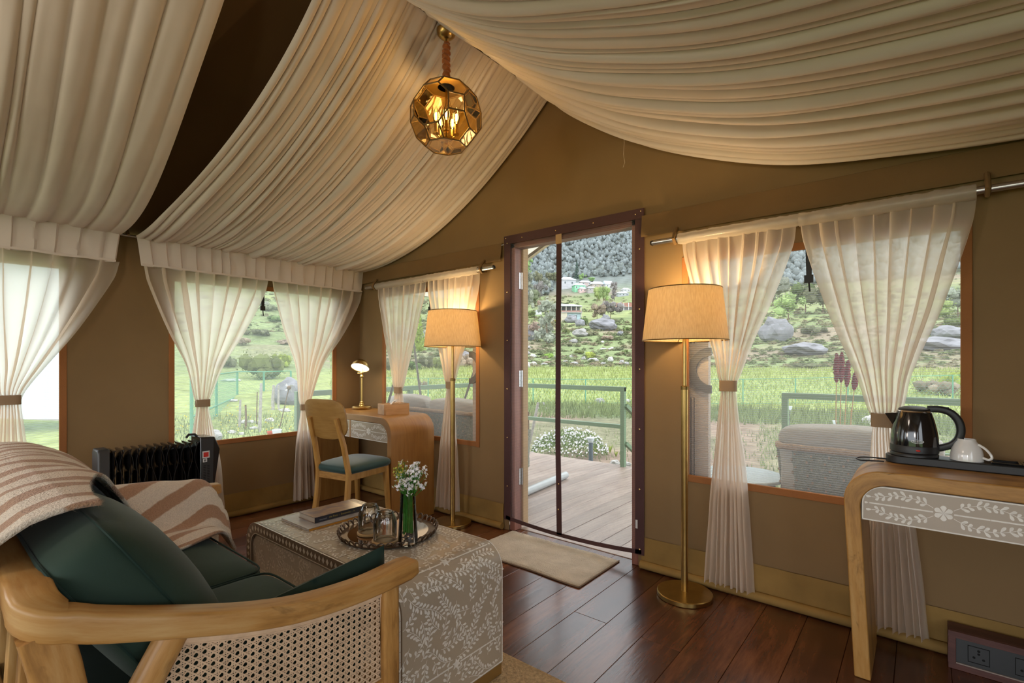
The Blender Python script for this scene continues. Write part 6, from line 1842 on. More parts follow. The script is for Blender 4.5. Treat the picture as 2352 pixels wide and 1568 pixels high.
# ------------------------------------------------------------------ foliage
def leaf_mat(name, col, var=0.35, transl=0.35, hue=0.03):
    m, nt, out = new_mat(name)
    oi = N(nt, 'ShaderNodeObjectInfo'); g = N(nt, 'ShaderNodeNewGeometry')
    hv = N(nt, 'ShaderNodeHueSaturation'); hv.inputs['Color'].default_value = (*col, 1)
    ad = N(nt, 'ShaderNodeMath', operation='ADD'); L(nt, oi, 'Random', ad, 0); L(nt, g, 'Random Per Island', ad, 1)
    fr = N(nt, 'ShaderNodeMath', operation='FRACT'); L(nt, ad, 0, fr, 0)
    mv = N(nt, 'ShaderNodeMapRange'); mv.inputs[3].default_value = 1-var; mv.inputs[4].default_value = 1+var; L(nt, fr, 0, mv, 0); L(nt, mv, 0, hv, 'Value')
    mh = N(nt, 'ShaderNodeMapRange'); mh.inputs[3].default_value = 0.5-hue; mh.inputs[4].default_value = 0.5+hue; L(nt, oi, 'Random', mh, 0); L(nt, mh, 0, hv, 'Hue')
    d = N(nt, 'ShaderNodeBsdfDiffuse'); L(nt, hv, 0, d, 0); tl = N(nt, 'ShaderNodeBsdfTranslucent'); L(nt, hv, 0, tl, 0)
    mx = N(nt, 'ShaderNodeMixShader'); mx.inputs[0].default_value = transl; L(nt, d, 0, mx, 1); L(nt, tl, 0, mx, 2); L(nt, mx, 0, out, 0)
    return m
LM = {'green': leaf_mat('bush_leaf', (0.15, 0.20, 0.075)), 'bright': leaf_mat('bright_leaf', (0.29, 0.37, 0.08)), 'olive': leaf_mat('olive_leaf', (0.19, 0.20, 0.12)),
      'grey': leaf_mat('silver_leaf', (0.33, 0.35, 0.28)), 'tan': leaf_mat('dry_leaf', (0.33, 0.27, 0.20)), 'dark': leaf_mat('conifer_leaf', (0.075, 0.125, 0.10)),
      'yellow': leaf_mat('yellow_leaf', (0.40, 0.38, 0.06)), 'lime': leaf_mat('far_lime_leaf', (0.30, 0.40, 0.16)), 'pink': leaf_mat('mauve_leaf', (0.27, 0.25, 0.24))}
def leafy_mesh(seed, n, shape):
    """crown of single leaves, height 1, foot at 0"""
    r = random.Random(seed); V = []; F = []
    blobs = []
    for k in range(14 if shape != 'cone' else 1):
        if shape == 'round': blobs.append((Vector((r.gauss(0, 0.17), r.gauss(0, 0.17), r.uniform(0.22, 0.80))), r.uniform(0.14, 0.26)))
        elif shape == 'tall': blobs.append((Vector((r.gauss(0, 0.10), r.gauss(0, 0.10), r.uniform(0.16, 0.90))), r.uniform(0.09, 0.17)))
        elif shape == 'bush': blobs.append((Vector((r.uniform(-0.55, 0.55), r.uniform(-0.5, 0.5), r.uniform(0.15, 0.60))), r.uniform(0.25, 0.42)))
        else: blobs.append((Vector((0, 0, 0.5)), 0.5))
    for k in range(n):
        if shape == 'cone':
            z = r.random()**1.3; q = 0.24*(1-z)*(0.5+0.5*r.random()**0.4); a = r.uniform(0, 2*PI); p = Vector((q*math.cos(a), q*math.sin(a), 0.06+0.94*z)); d = Vector((math.cos(a), math.sin(a), -0.3))
        else:
            c, br = r.choice(blobs); d = Vector((r.gauss(0,1), r.gauss(0,1), r.gauss(0,1))).normalized(); p = c + d*br*(0.6+0.4*r.random())
        if p.z < 0.01: continue
        u = Vector((r.gauss(0,1), r.gauss(0,1), r.gauss(0,1))).normalized(); w = u.orthogonal().normalized(); s = r.uniform(0.022, 0.045) if shape != 'cone' else r.uniform(0.02, 0.04)
        b = len(V); V += [p - w*s*0.6, p + u*s*1.3, p + w*s*0.6, p - u*s*0.9]; F.append((b, b+1, b+2, b+3))
    for c, br in (blobs if shape != 'cone' else [(Vector((0, 0, 0.15+0.14*q)), 0.17*(1-q/6.5)) for q in range(6)]):
        kk = MB().ico(c, br*0.80, 1, fn=lambda p: 0.85+0.35*noise.noise(p*2.3 + c*5)); b = len(V); V += [Vector(q) for q in kk.v]; F += [tuple(b+i for i in f) for f in kk.f]
    me = bpy.data.meshes.new('crown_' + shape); me.from_pydata(V, [], F); me.update(); return me
CR = {s: [leafy_mesh(10*i+k, 520, s) for i in range(2)] for k, s in enumerate(('round', 'tall', 'bush', 'cone'))}
def trunk_mesh(seed):
    r = random.Random(seed); mb = MB().tube([(0, 0, -0.03), (0.01, 0.005, 0.2), (0.0, 0.0, 0.55), (0.02, 0, 0.8)], [0.022, 0.018, 0.011, 0.003], 6)
    for k in range(5):
        a = r.uniform(0, 2*PI); z = r.uniform(0.25, 0.6); mb.tube([(0, 0, z), (0.16*math.cos(a), 0.16*math.sin(a), z+0.2)], [0.008, 0.002], 4)
    me = bpy.data.meshes.new('trunk'); me.from_pydata([tuple(v) for v in mb.v], [], mb.f); me.update(); me.materials.append(M['bark']); return me
TRK = trunk_mesh(1)
def plant(name, label, cat, px, py, wpx, hpx, mat, shape, group=None, d=None, sink=0.04):
    p, dd = hit(px, py) if d is None else (at(px, py, d), d)
    h = hpx/FPX*dd; w = wpx/FPX*dd
    base_w = {'round': 0.75, 'tall': 0.48, 'bush': 1.75, 'cone': 0.48}[shape]
    t = thing(name, label, cat, (p.x, p.y, p.z - sink*h), group, R.uniform(0, 6.28), local=True)
    sx = w/(base_w)
    cm = R.choice(CR[shape])
    me = cm.copy(); me.materials.clear(); me.materials.append(LM[mat])
    c = bpy.data.objects.new('crown', me); COL.objects.link(c); c.parent = t; c.scale = (sx, sx, h*1.04)
    if shape != 'bush':
        k = bpy.data.objects.new('trunk', TRK); COL.objects.link(k); k.parent = t; k.scale = (h*0.9, h*0.9, h*0.95)
    return t
GT = 'trees on the valley slope'
plant('blossom_tree', 'pale silvery tree beside the big square boulder, seen through the door', 'tree', 1256, 790, 56, 105, 'grey', 'tall')
plant('tree', 'bare beige tree just left of the pale silvery tree', 'tree', 1228, 782, 40, 50, 'tan', 'round')
plant('tree', 'beige feathery tree on slope above the long grey boulder', 'tree', 1371, 735, 28, 42, 'tan', 'round')
plant('tree', 'mauve grey tree between beige tree and red brick building', 'tree', 1402, 732, 38, 46, 'pink', 'round')
plant('shrub', 'yellow green shrub right below the blue-roofed house', 'shrub', 1281, 742, 18, 38, 'yellow', 'tall')
plant('shrub', 'bright lime bush on the terrace above the meadow', 'shrub', 1358, 823, 30, 22, 'bright', 'bush')
plant('shrub', 'lime green low bush left of the net strip, above stone wall', 'shrub', 1257, 822, 34, 16, 'bright', 'bush')
plant('shrub', 'dark green bush under the house, right of the net strip', 'shrub', 1342, 745, 24, 22, 'green', 'bush')
plant('tree', 'light green tree below the village, right of two alike', 'tree', 1386, 698, 20, 46, 'lime', 'round')
plant('tree', 'light green tree below the village, left of two alike', 'tree', 1371, 694, 18, 40, 'lime', 'round')
plant('tree', 'mauve leafless tree at right end of the village', 'tree', 1411, 690, 16, 46, 'pink', 'tall')
plant('conifer', 'dark conifer standing behind the village roofs', 'tree', 1325, 640, 16, 42, 'dark', 'cone')
plant('tree', 'pale green round tree behind village, right of the conifer', 'tree', 1337, 645, 14, 20, 'lime', 'round')
plant('tree', 'small pale green tree above the largest village roof', 'tree', 1360, 648, 16, 12, 'lime', 'round')
for k, (px, py, w, h, mt, sh) in enumerate([(1212, 720, 26, 60, 'grey', 'round'), (1226, 705, 24, 46, 'olive', 'round'), (1240, 690, 26, 52, 'pink', 'round'), (1216, 680, 24, 60, 'grey', 'tall'), (1234, 660, 22, 44, 'olive', 'round'), (1252, 672, 22, 40, 'grey', 'round'), (1262, 655, 20, 34, 'olive', 'round'), (1210, 640, 24, 60, 'lime', 'tall'), (1276, 650, 20, 26, 'green', 'round'), (1222, 735, 20, 24, 'green', 'round'), (1246, 712, 20, 26, 'tan', 'round')]):
    plant('tree', 'grey green tree in the thicket at left edge of the door view', 'tree', px, py, w, h, mt, sh, 'thicket trees left of the village')
for px, py, w, h, mt in [(1305, 795, 22, 12, 'olive'), (1345, 790, 30, 10, 'tan'), (1420, 805, 30, 14, 'olive'), (1436, 812, 18, 14, 'green'), (1395, 780, 36, 14, 'tan'), (1235, 806, 28, 14, 'tan'), (1300, 838, 26, 8, 'olive'), (1330, 812, 30, 10, 'green'), (1425, 838, 28, 8, 'tan'), (1260, 835, 30, 8, 'tan'), (1368, 838, 30, 7, 'tan'), (1440, 760, 20, 14, 'green'), (1418, 742, 22, 14, 'olive'), (1300, 765, 20, 16, 'green'), (1360, 770, 30, 12, 'olive')]:
    plant('shrub', 'low scrubby bush on the terraced slope above the meadow', 'shrub', px, py, w, h, mt, 'bush', 'scrub on the terraces')
# seen through the garden window
plant('shrub', 'large dense green bush behind the chain link fence', 'shrub', 612, 868, 120, 78, 'green', 'bush')
plant('shrub', 'yellow green shrub above the dense bush in garden window', 'shrub', 648, 842, 52, 42, 'bright', 'bush')
plant('shrub', 'dark bush on the slope left of the garden window gap', 'shrub', 520, 842, 60, 40, 'olive', 'bush')
for px, py, w, h, mt in [(590, 770, 60, 20, 'olive'), (640, 740, 60, 22, 'green'), (560, 790, 50, 22, 'tan'), (620, 715, 40, 22, 'olive'), (600, 700, 40, 14, 'grey'), (650, 790, 50, 16, 'tan')]:
    plant('shrub', 'scrub on the slope high in the garden window', 'shrub', px, py, w, h, mt, 'bush', 'scrub in the garden window')
# through the small window
plant('conifer', 'bright green conical tree seen between the small window curtains', 'tree', 962, 808, 34, 110, 'bright', 'cone')
for px, py, w, h, mt in [(940, 850, 60, 30, 'green'), (975, 845, 50, 40, 'olive'), (1010, 850, 40, 40, 'green'), (1070, 840, 60, 40, 'tan'), (905, 850, 60, 40, 'olive'), (985, 780, 50, 40, 'grey'), (930, 780, 50, 50, 'grey')]:
    plant('shrub', 'green bush beyond the wire fence in the small window', 'shrub', px, py, w, h, mt, 'bush', 'bushes in the small window')
plant('shrub', 'dry tan tussock in meadow behind the small window', 'shrub', 975, 890, 30, 22, 'tan', 'bush')
# through the large window
for px, py, w, h, mt, sh in [(1810, 735, 60, 70, 'lime', 'round'), (1850, 720, 60, 80, 'green', 'round'), (1775, 700, 60, 70, 'grey', 'round'), (1890, 720, 60, 70, 'olive', 'round'), (2150, 735, 60, 60, 'lime', 'round'), (2200, 730, 60, 80, 'grey', 'round'), (1780, 765, 40, 20, 'bright', 'bush'), (1870, 765, 60, 26, 'olive', 'bush'), (2200, 750, 60, 30, 'green', 'bush'), (2110, 765, 60, 30, 'olive', 'bush')]:
    plant('tree' if sh == 'round' else 'shrub', 'leafy growth on the rocky slope seen in large window', 'tree' if sh == 'round' else 'shrub', px, py, w, h, mt, sh, 'trees and bushes above the rocks in the large window' if sh == 'round' else 'bushes among the rocks in the large window')
for px, py, w, h, mt in [(2150, 905, 110, 45, 'tan'), (2200, 885, 70, 50, 'bright'), (1990, 870, 60, 20, 'olive'), (1700, 830, 60, 16, 'tan'), (1860, 845, 90, 14, 'olive')]:
    plant('shrub', 'tussocky bush in the meadow beyond the deck rail', 'shrub', px, py, w, h, mt, 'bush', 'meadow tussocks in the large window')

# forest on the far mountain: the nearest 300 in the doorway as trees of their own, the rest as one mass
rf = random.Random(21)
icos = []
for k in range(4):
    mb = MB().ico((0, 0, 0.55), 0.5, 2 if k < 2 else 1, fn=lambda p: 0.78 + 0.55*noise.noise(Vector((p.x*2.2, p.y*2.2, p.z*2.2+k*7))), sc=(0.80, 0.80, 1.0))
    icos.append((np.array([tuple(v) for v in mb.v], dtype=np.float32), np.array(mb.f, dtype=np.int32)))
mt_f = leaf_mat('haze_tinted_tree', (0.165, 0.19, 0.185), 0.26, 0.0, 0.05)  # aerial haze is put into this pale bluish crown colour
fm = []
for v, f in icos:
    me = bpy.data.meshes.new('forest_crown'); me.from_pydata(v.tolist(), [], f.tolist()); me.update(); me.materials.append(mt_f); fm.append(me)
cand = []
for k in range(52000):
    a = rf.uniform(-0.66, 0.82); s = 300*(1500/300)**(rf.random()**0.85)
    if a < 0 and rf.random() < 0.4: continue
    d, lat = s*math.cos(a), s*math.sin(a); x, y = FX*d + RX*lat, FY*d + RY*lat
    if 300 < s < 345 and 0.08 < a < 0.26: continue
    sc = rf.uniform(3.0, 5.6)*(1 + max(0, (s-400)/520)); cand.append((s, a, x, y, sc))
cand.sort(); nind = 0; VV = []; FF = []; nb_ = 0
for s, a, x, y, sc in cand:
    z = ground_z(x, y) - 0.1*sc
    if nind < 300 and 0.03 < a < 0.25:
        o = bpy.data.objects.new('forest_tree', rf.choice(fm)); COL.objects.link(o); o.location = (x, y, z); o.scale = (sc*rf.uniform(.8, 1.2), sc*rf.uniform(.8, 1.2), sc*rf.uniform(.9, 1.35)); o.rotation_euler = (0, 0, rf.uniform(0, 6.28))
        tag(o, 'haze-coloured grey green tree of the dense forest on the far mountainside', 'tree', 'forest on the far mountainside'); nind += 1
    else:
        v, f = icos[2 + rf.randrange(2)]; c_, s_ = math.cos(rf.uniform(0, 6.28)), 0; s_ = math.sqrt(max(0, 1-c_*c_))
        w = v*np.array([sc*rf.uniform(.8, 1.2), sc*rf.uniform(.8, 1.2), sc*rf.uniform(.9, 1.35)], dtype=np.float32)
        VV.append(np.stack([w[:, 0]*c_ - w[:, 1]*s_ + x, w[:, 0]*s_ + w[:, 1]*c_ + y, w[:, 2] + z], 1)); FF.append(f + nb_); nb_ += len(v)
VV = np.concatenate(VV).astype(np.float32); FF = np.concatenate(FF).astype(np.int32)
me = bpy.data.meshes.new('distant_forest'); me.vertices.add(len(VV)); me.vertices.foreach_set('co', VV.ravel())
me.loops.add(FF.size); me.loops.foreach_set('vertex_index', FF.ravel()); me.polygons.add(len(FF)); me.polygons.foreach_set('loop_start', np.arange(0, FF.size, 3, dtype=np.int32))
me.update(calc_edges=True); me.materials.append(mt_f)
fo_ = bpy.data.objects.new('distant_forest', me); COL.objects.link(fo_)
tag(fo_, 'grey green forest with haze painted in its colour, covering the upper mountainside', 'forest', kind='stuff')

rc2 = random.Random(9); cv, cf = [], []
for k in range(44):
    d_ = Vector((rc2.gauss(0,1), rc2.gauss(0,1), abs(rc2.gauss(0,1)))).normalized(); p_ = Vector((d_.x*0.5, d_.y*0.5, d_.z*0.75))*(0.55+0.45*rc2.random()); u_ = Vector((rc2.gauss(0,1), rc2.gauss(0,1), rc2.gauss(0,1))).normalized(); w_ = u_.orthogonal().normalized(); q_ = rc2.uniform(0.10, 0.2); b_ = len(cv)
    cv += [tuple(p_-w_*q_*0.6), tuple(p_+u_*q_*1.2), tuple(p_+w_*q_*0.6), tuple(p_-u_*q_*0.9)]; cf += [(b_, b_+1, b_+2), (b_, b_+2, b_+3)]
CL = (np.array(cv, dtype=np.float32), np.array(cf, dtype=np.int32))
# low scrub all over the terraces, too many to count
for nm_, lb_, mt_, cnt_, sd_ in (('terrace_scrub', 'low olive scrub dotted all over the terraced slope', leaf_mat('scrub_leaf', (0.15, 0.175, 0.085), 0.4, 0.3, 0.04), 9000, 3), ('dry_tussocks', 'dry tan tussocks dotted all over the terraced slope', leaf_mat('tussock_leaf', (0.22, 0.195, 0.12), 0.35, 0.3, 0.03), 6500, 4)):
    rs_ = random.Random(sd_); v20, f20 = CL; VS = []; FS = []; nn_ = 0
    for k in range(cnt_):
        s = 43*(300/43)**rs_.random(); a = rs_.uniform(-0.66, 0.82); d, lat = s*math.cos(a), s*math.sin(a); x, y = FX*d+RX*lat, FY*d+RY*lat
        zz_ = catmull(PROF, s); h_ = 1.1 if s < 120 else 1.8; q_ = zz_/h_ + 0.6*noise.noise(Vector((x*0.012, y*0.012, 4))); fq = q_ - math.floor(q_)
        if fq < 0.5 and rs_.random() < 0.8: continue
        if 0.12 < a < 0.26 and 170 < s < 260 and rs_.random() < 0.75: continue
        sc = rs_.uniform(0.10, 0.40)*(s/26 if a > -0.2 else s/38)**0.8; c_ = math.cos(rs_.uniform(0, 6.28)); s_ = math.sqrt(1-c_*c_)
        w = v20*np.array([sc*1.5, sc*1.5, sc*rs_.uniform(0.5, 1.0)], dtype=np.float32)
        VS.append(np.stack([w[:, 0]*c_ - w[:, 1]*s_ + x, w[:, 0]*s_ + w[:, 1]*c_ + y, w[:, 2] + ground_z(x, y) - 0.15*sc], 1)); FS.append(f20 + nn_); nn_ += len(v20)
    VS = np.concatenate(VS); FS = np.concatenate(FS)
    me = bpy.data.meshes.new(nm_); me.from_pydata(VS.tolist(), [], FS.tolist()); me.update(); me.materials.append(mt_)
    o = bpy.data.objects.new(nm_, me); COL.objects.link(o); tag(o, lb_, 'scrub', kind='stuff')
# meadow grass and weeds as blades
rg_ = random.Random(5); V = []; F = []
def blades(n, smin, smax, amin, amax, h0, h1, V, F, w=0.02):
    for k in range(n):
        s = math.sqrt(rg_.uniform(smin**2, smax**2)); a = rg_.uniform(amin, amax); d, lat = s*math.cos(a), s*math.sin(a); x, y = FX*d+RX*lat, FY*d+RY*lat
        z = ground_z(x, y); h = rg_.uniform(h0, h1); b = rg_.uniform(0, 6.28); dx, dy = math.cos(b)*w, math.sin(b)*w; i = len(V)
        V += [(x-dx, y-dy, z-0.02), (x+dx, y+dy, z-0.02), (x+rg_.gauss(0, .3)*h, y+rg_.gauss(0, .3)*h, z+h)]; F.append((i, i+1, i+2))
blades(26000, 18.5, 43, -0.35, 0.80, 0.10, 0.30, V, F, 0.025)
o = obj('meadow_grass', MB().add(V, F), leaf_mat('meadow_blade', (0.29, 0.345, 0.12), 0.4, 0.4), smooth=False, fix=False); tag(o, 'long yellow green meadow grass beyond the wire fence', 'grass', kind='stuff')
V, F = [], []
blades(9000, 14.5, 19, -0.35, 0.80, 0.10, 0.32, V, F, 0.02); blades(3500, 8, 15, -0.60, -0.22, 0.05, 0.20, V, F, 0.012); blades(3000, 7, 14, 0.46, 0.80, 0.04, 0.14, V, F, 0.012); blades(1200, 6.4, 13, -0.02, 0.46, 0.03, 0.12, V, F, 0.010)
o = obj('weeds', MB().add(V, F), leaf_mat('weed_blade', (0.19, 0.235, 0.11), 0.4, 0.4), smooth=False, fix=False); tag(o, 'tangled green weeds along the near side of wire fence', 'grass', kind='stuff')
# white-flowering bush beside the deck
p, dd = hit(1308, 1046)
fbx, fby, fbz = p
fb_ = thing('flowering_bush', 'low green bush covered in small white flowers beyond the deck', 'bush', p)
lv = MB(); fl = MB(); r = random.Random(8)
for k in range(2600):
    a = r.uniform(0, 2*PI); q = math.sqrt(r.random()); lat = 0.66*q*math.cos(a); dep = 0.50*q*math.sin(a); h = 0.42*(1-q**2)**0.5*r.uniform(0.4, 1.0) + 0.03
    c = Vector((fbx + RX*lat + FX*dep, fby + RY*lat + FY*dep, fbz + h)); u = Vector((r.gauss(0,1), r.gauss(0,1), r.gauss(0,1))).normalized(); w = u.orthogonal().normalized(); s = r.uniform(0.012, 0.028)
    lv.add([c-w*s*.5, c+u*s, c+w*s*.5, c-u*s], [(0,1,2,3)])
    if k < 620:
        c = c + Vector((0, 0, 0.03 + 0.04*r.random())) - Vector((FX, FY, 0))*0.03; s = r.uniform(0.010, 0.017)
        fl.add([c + Vector((s*math.cos(b)*RX, s*math.cos(b)*RY, s*math.sin(b)*0.9)) - Vector((FX, FY, 0))*0.004*math.cos(3*b) for b in [2*PI*i/6 for i in range(6)]], [tuple(range(6))])
tag(obj('leaves', lv, LM['green'], fb_, smooth=False, fix=False), kind='stuff'); tag(obj('white_flowers', fl, M['petal'], fb_, smooth=False, fix=False), kind='stuff')
for k, (px, py, h) in enumerate([(1369, 1046, 26), (1384, 1044, 28), (1401, 1042, 24), (1415, 1050, 16)]):
    p, dd = hit(px, py); mb = MB()
    for j in range(14):
        a = r.uniform(0, 2*PI); l = h/FPX*dd*r.uniform(0.6, 1.0); d_ = Vector((0.35*math.cos(a), 0.35*math.sin(a), 1))*l; w = Vector((-math.sin(a), math.cos(a), 0))*0.012
        mb.add([p, p+d_*0.5+w, p+d_, p+d_*0.5-w], [(0,1,2,3)])
    tag(obj('seedling', mb, LM['bright'], base=p, smooth=False, fix=False), 'young green seedling in the dug bed right of the bollard', 'plant', 'seedlings in the dug bed')

# ------------------------------------------------------------------ boulders and stones
def rock_mesh(seed, flat=False):
    mb = MB().ico((0, 0, 0), 1.0, 3, fn=lambda p: 0.86 + 0.34*noise.noise(Vector((p.x*1.4+seed, p.y*1.4, p.z*1.4))) + 0.09*noise.noise(Vector((p.x*3.8, p.y*3.8+seed, p.z*3.8))))
    me = bpy.data.meshes.new('rock'); me.from_pydata([tuple(v) for v in mb.v], [], mb.f); me.update(); return me
RM = [rock_mesh(1.7*k) for k in range(5)]
def rock(label, px, py, wpx, hpx, kind, group=None, name='boulder', d=None):
    p, dd = hit(px, py) if d is None else (at(px, py, d), d)
    me = R.choice(RM).copy(); me.materials.append({'g': M['grey_rock'], 'p': M['pale_rock'], 'w': M['white_stone']}[kind])
    o = bpy.data.objects.new(name, me); COL.objects.link(o); w, h = wpx/FPX*dd, hpx/FPX*dd
    o.location = (p.x, p.y, p.z + h*0.40); o.scale = (w/2*1.1, w/2*R.uniform(0.7, 1.0), h*0.62); o.rotation_euler = (0, 0, YAW + R.uniform(-0.2, 0.2))
    tag(o, label, 'rock' if name == 'boulder' else 'stone', group); return o
rock('big square grey boulder at left edge of the door view', 1214, 779, 40, 34, 'g')
rock('long sloping grey boulder right of net strip in door view', 1389, 756, 68, 26, 'g')
rock('grey boulder standing on the long sloping boulder', 1391, 738, 20, 18, 'g')
rock('grey boulder below blue-roofed house, left of two', 1312, 741, 30, 18, 'g')
rock('grey boulder below blue-roofed house, right of two', 1333, 748, 24, 16, 'g')
rock('pale wedge-shaped boulder in the middle of the terraces', 1334, 772, 36, 18, 'p')
rock('grey triangular boulder at right edge of the door view', 1426, 771, 16, 12, 'g')
rock('large upright grey boulder in the large window gap', 1782, 783, 70, 60, 'g')
rock('broad low grey boulder right of the upright one', 1852, 813, 100, 28, 'g')
rock('wide grey rock ledge seen right of the kettle curtain', 2155, 806, 130, 34, 'g')
rock('grey boulder on top of the wide rock ledge', 2175, 776, 70, 30, 'g')
rock('large grey boulder behind stakes in the garden window', 662, 926, 60, 60, 'g')
rock('grey boulder seen in the small window beside right curtain', 1068, 826, 26, 20, 'g')
rock('pale stone behind the heater in the garden window', 486, 1012, 46, 30, 'p', d=8.5)
for px, py, w, h, k in [(1318, 787, 20, 9, 'p'), (1384, 789, 9, 7, 'w'), (1410, 804, 26, 8, 'w'), (1386, 803, 15, 5, 'w'), (1313, 821, 10, 7, 'w'), (1341, 827, 10, 9, 'p'), (1402, 830, 14, 12, 'w'), (1362, 830, 26, 9, 'p'), (1212, 800, 14, 7, 'p'), (1210, 814, 16, 9, 'p'), (1224, 822, 16, 11, 'w'), (1211, 844, 18, 14, 'w'), (1225, 840, 18, 10, 'w'), (1428, 834, 12, 8, 'p'), (1280, 822, 14, 7, 'p'), (1440, 838, 12, 8, 'p'), (1300, 832, 16, 5, 'p'), (1320, 836, 18, 6, 'p'), (1386, 837, 16, 6, 'p'), (1250, 838, 16, 6, 'p')]:
    rock('small weathered rock among grass terraces in the door view', px, py, w, h, k, 'small rocks on the terraces')
for px, py, w, h, k in [(1377, 926, 24, 13, 'p'), (1442, 925, 15, 10, 'w'), (1249, 931, 12, 8, 'p'), (1355, 937, 11, 4, 'w'), (1258, 939, 8, 5, 'w'), (1278, 939, 9, 5, 'w'), (1303, 941, 6, 3, 'w'), (1235, 940, 8, 5, 'w')]:
    rock('pale stone lying along the far edge of dug soil', px, py, w, h, k, 'stones along the dug bed', 'stone')
for px, py, w, h, k, d in [(1412, 1068, 24, 13, 'w', 6.6), (1441, 1070, 18, 11, 'w', 6.5), (1222, 1042, 10, 6, 'w', 7.6), (1235, 1046, 8, 4, 'w', 7.5)]:
    rock('white stone lying just beyond the deck edge', px, py, w, h, k, 'stones at the deck edge', 'stone', d)
for px, py, w, h, k in [(1995, 975, 26, 22, 'w'), (2012, 985, 24, 20, 'w'), (2026, 978, 22, 20, 'w')]:
    rock('white stone heap beside the kettle curtain, in the grass', px, py, w, h, k, 'white stones in the grass', 'stone')
for px, py, w, h, k in [(560, 972, 20, 8, 'w'), (577, 972, 18, 8, 'w'), (620, 968, 22, 9, 'w'), (533, 996, 20, 9, 'w'), (556, 998, 16, 6, 'w'), (655, 945, 26, 8, 'w'), (582, 985, 20, 6, 'w'), (536, 922, 20, 6, 'w'), (530, 875, 40, 6, 'w')]:
    rock('small white stone scattered in grass of the garden window', px, py, w, h, k, 'white stones in the garden window', 'stone')
for px, py, w, h, k in [(60, 1047, 26, 10, 'w'), (88, 1044, 24, 11, 'w'), (112, 1044, 22, 10, 'w'), (130, 1042, 20, 8, 'w')]:
    rock('white stone edging the grass below the white shed', px, py, w, h, k, 'white stones by the shed', 'stone')

# ------------------------------------------------------------------ houses
wall_mats = {}
def wm(name, c):
    if name not in wall_mats: wall_mats[name] = plain(name, c, 0.85, var=0.08, vscale=0.6)
    return wall_mats[name]
roof_blue = plain('pale_blue_tin_roof', (0.46, 0.53, 0.58), 0.45, var=0.08, vscale=0.5); glass_dark = plain('dark_window', (0.06, 0.08, 0.09), 0.2); trim_w = plain('white_window_frame', (0.6, 0.62, 0.62), 0.6)
brick = plain('red_brick', (0.33, 0.17, 0.13), 0.9, var=0.2, vscale=1.5); slab = plain('concrete_slab', (0.36, 0.34, 0.32), 0.9)
def house(label, px, py, wpx, hpx, wall, roof=roof_blue, rh=0.34, depth=0.7, hip=True, wins=2, skew=0.25, cat='house'):
    p, dd = hit(px, py); w, h = wpx/FPX*dd, hpx/FPX*dd; dp = w*depth
    t = thing('house', label, cat, p, None, YAW + skew, local=True)
    wh = h*(1-rh)
    obj('wall', MB().box((-w/2, -dp/2, -h*0.6), (w/2, dp/2, wh)), wall, t, smooth=False)
    ov = w*0.06
    V = [(-w/2-ov, -dp/2-ov, wh), (w/2+ov, -dp/2-ov, wh), (w/2+ov, dp/2+ov, wh), (-w/2-ov, dp/2+ov, wh)]
    k = 0.25*w if hip else w/2+ov
    V += [(-k if hip else -w/2-ov, 0, h), (k if hip else w/2+ov, 0, h)]
    obj('roof', MB().add(V, [(0,1,5,4), (2,3,4,5), (1,2,5), (3,0,4), (3,2,1,0)]), roof, t, smooth=False)
    for i in range(wins):
        cx = lerp(-w/2, w/2, (i+0.5)/wins); f = obj('window', MB().box((cx-w*0.07, -dp/2-0.06, wh*0.40), (cx+w*0.07, -dp/2+0.02, wh*0.78)), trim_w, t, smooth=False)
        obj('pane', MB().box((cx-w*0.055, -dp/2-0.09, wh*0.43), (cx+w*0.055, -dp/2-0.05, wh*0.75)), glass_dark, f, smooth=False)
    return t
house('upper village house with stacked pale blue roofs, left of all', 1302, 660, 34, 24, wm('grey_wall', (0.42, 0.42, 0.44)))
house('low village house with pale tin roof behind green walls', 1343, 656, 30, 12, wm('pinkish_wall', (0.46, 0.36, 0.33)), rh=0.5)
house('mint green village house with veranda openings', 1329, 668, 26, 18, wm('mint_wall', (0.22, 0.52, 0.32)), wins=3)
house('small pink village house in front of the mint one', 1337, 672, 17, 13, wm('pink_wall', (0.56, 0.40, 0.38)), wins=2)
house('village house with the widest pale blue hipped roof', 1371, 662, 32, 16, wm('beige_wall', (0.40, 0.33, 0.28)), rh=0.5)
house('right village house with pale blue gabled roof', 1397, 661, 20, 16, wm('white_wall', (0.50, 0.50, 0.50)), rh=0.55, hip=False)
house('grey stone village house below the wide blue roof', 1358, 671, 22, 13, wm('stone_wall', (0.34, 0.31, 0.29)), wins=2)
house('long grey house at right edge of the village', 1428, 682, 26, 12, wm('blue_grey_wall', (0.36, 0.38, 0.40)), rh=0.35, wins=3)
house('small house with tin roof above the long grey house', 1437, 670, 18, 9, wm('white_wall', (0.5, 0.5, 0.5)), rh=0.5)
house('white hut with tin roof, left edge below the thicket', 1236, 722, 14, 10, wm('white_wall', (0.5, 0.5, 0.5)), wins=1)
house('small cottage with pale roof left of the two-storey house', 1247, 716, 14, 8, wm('cream_wall', (0.5, 0.46, 0.36)), wins=1)
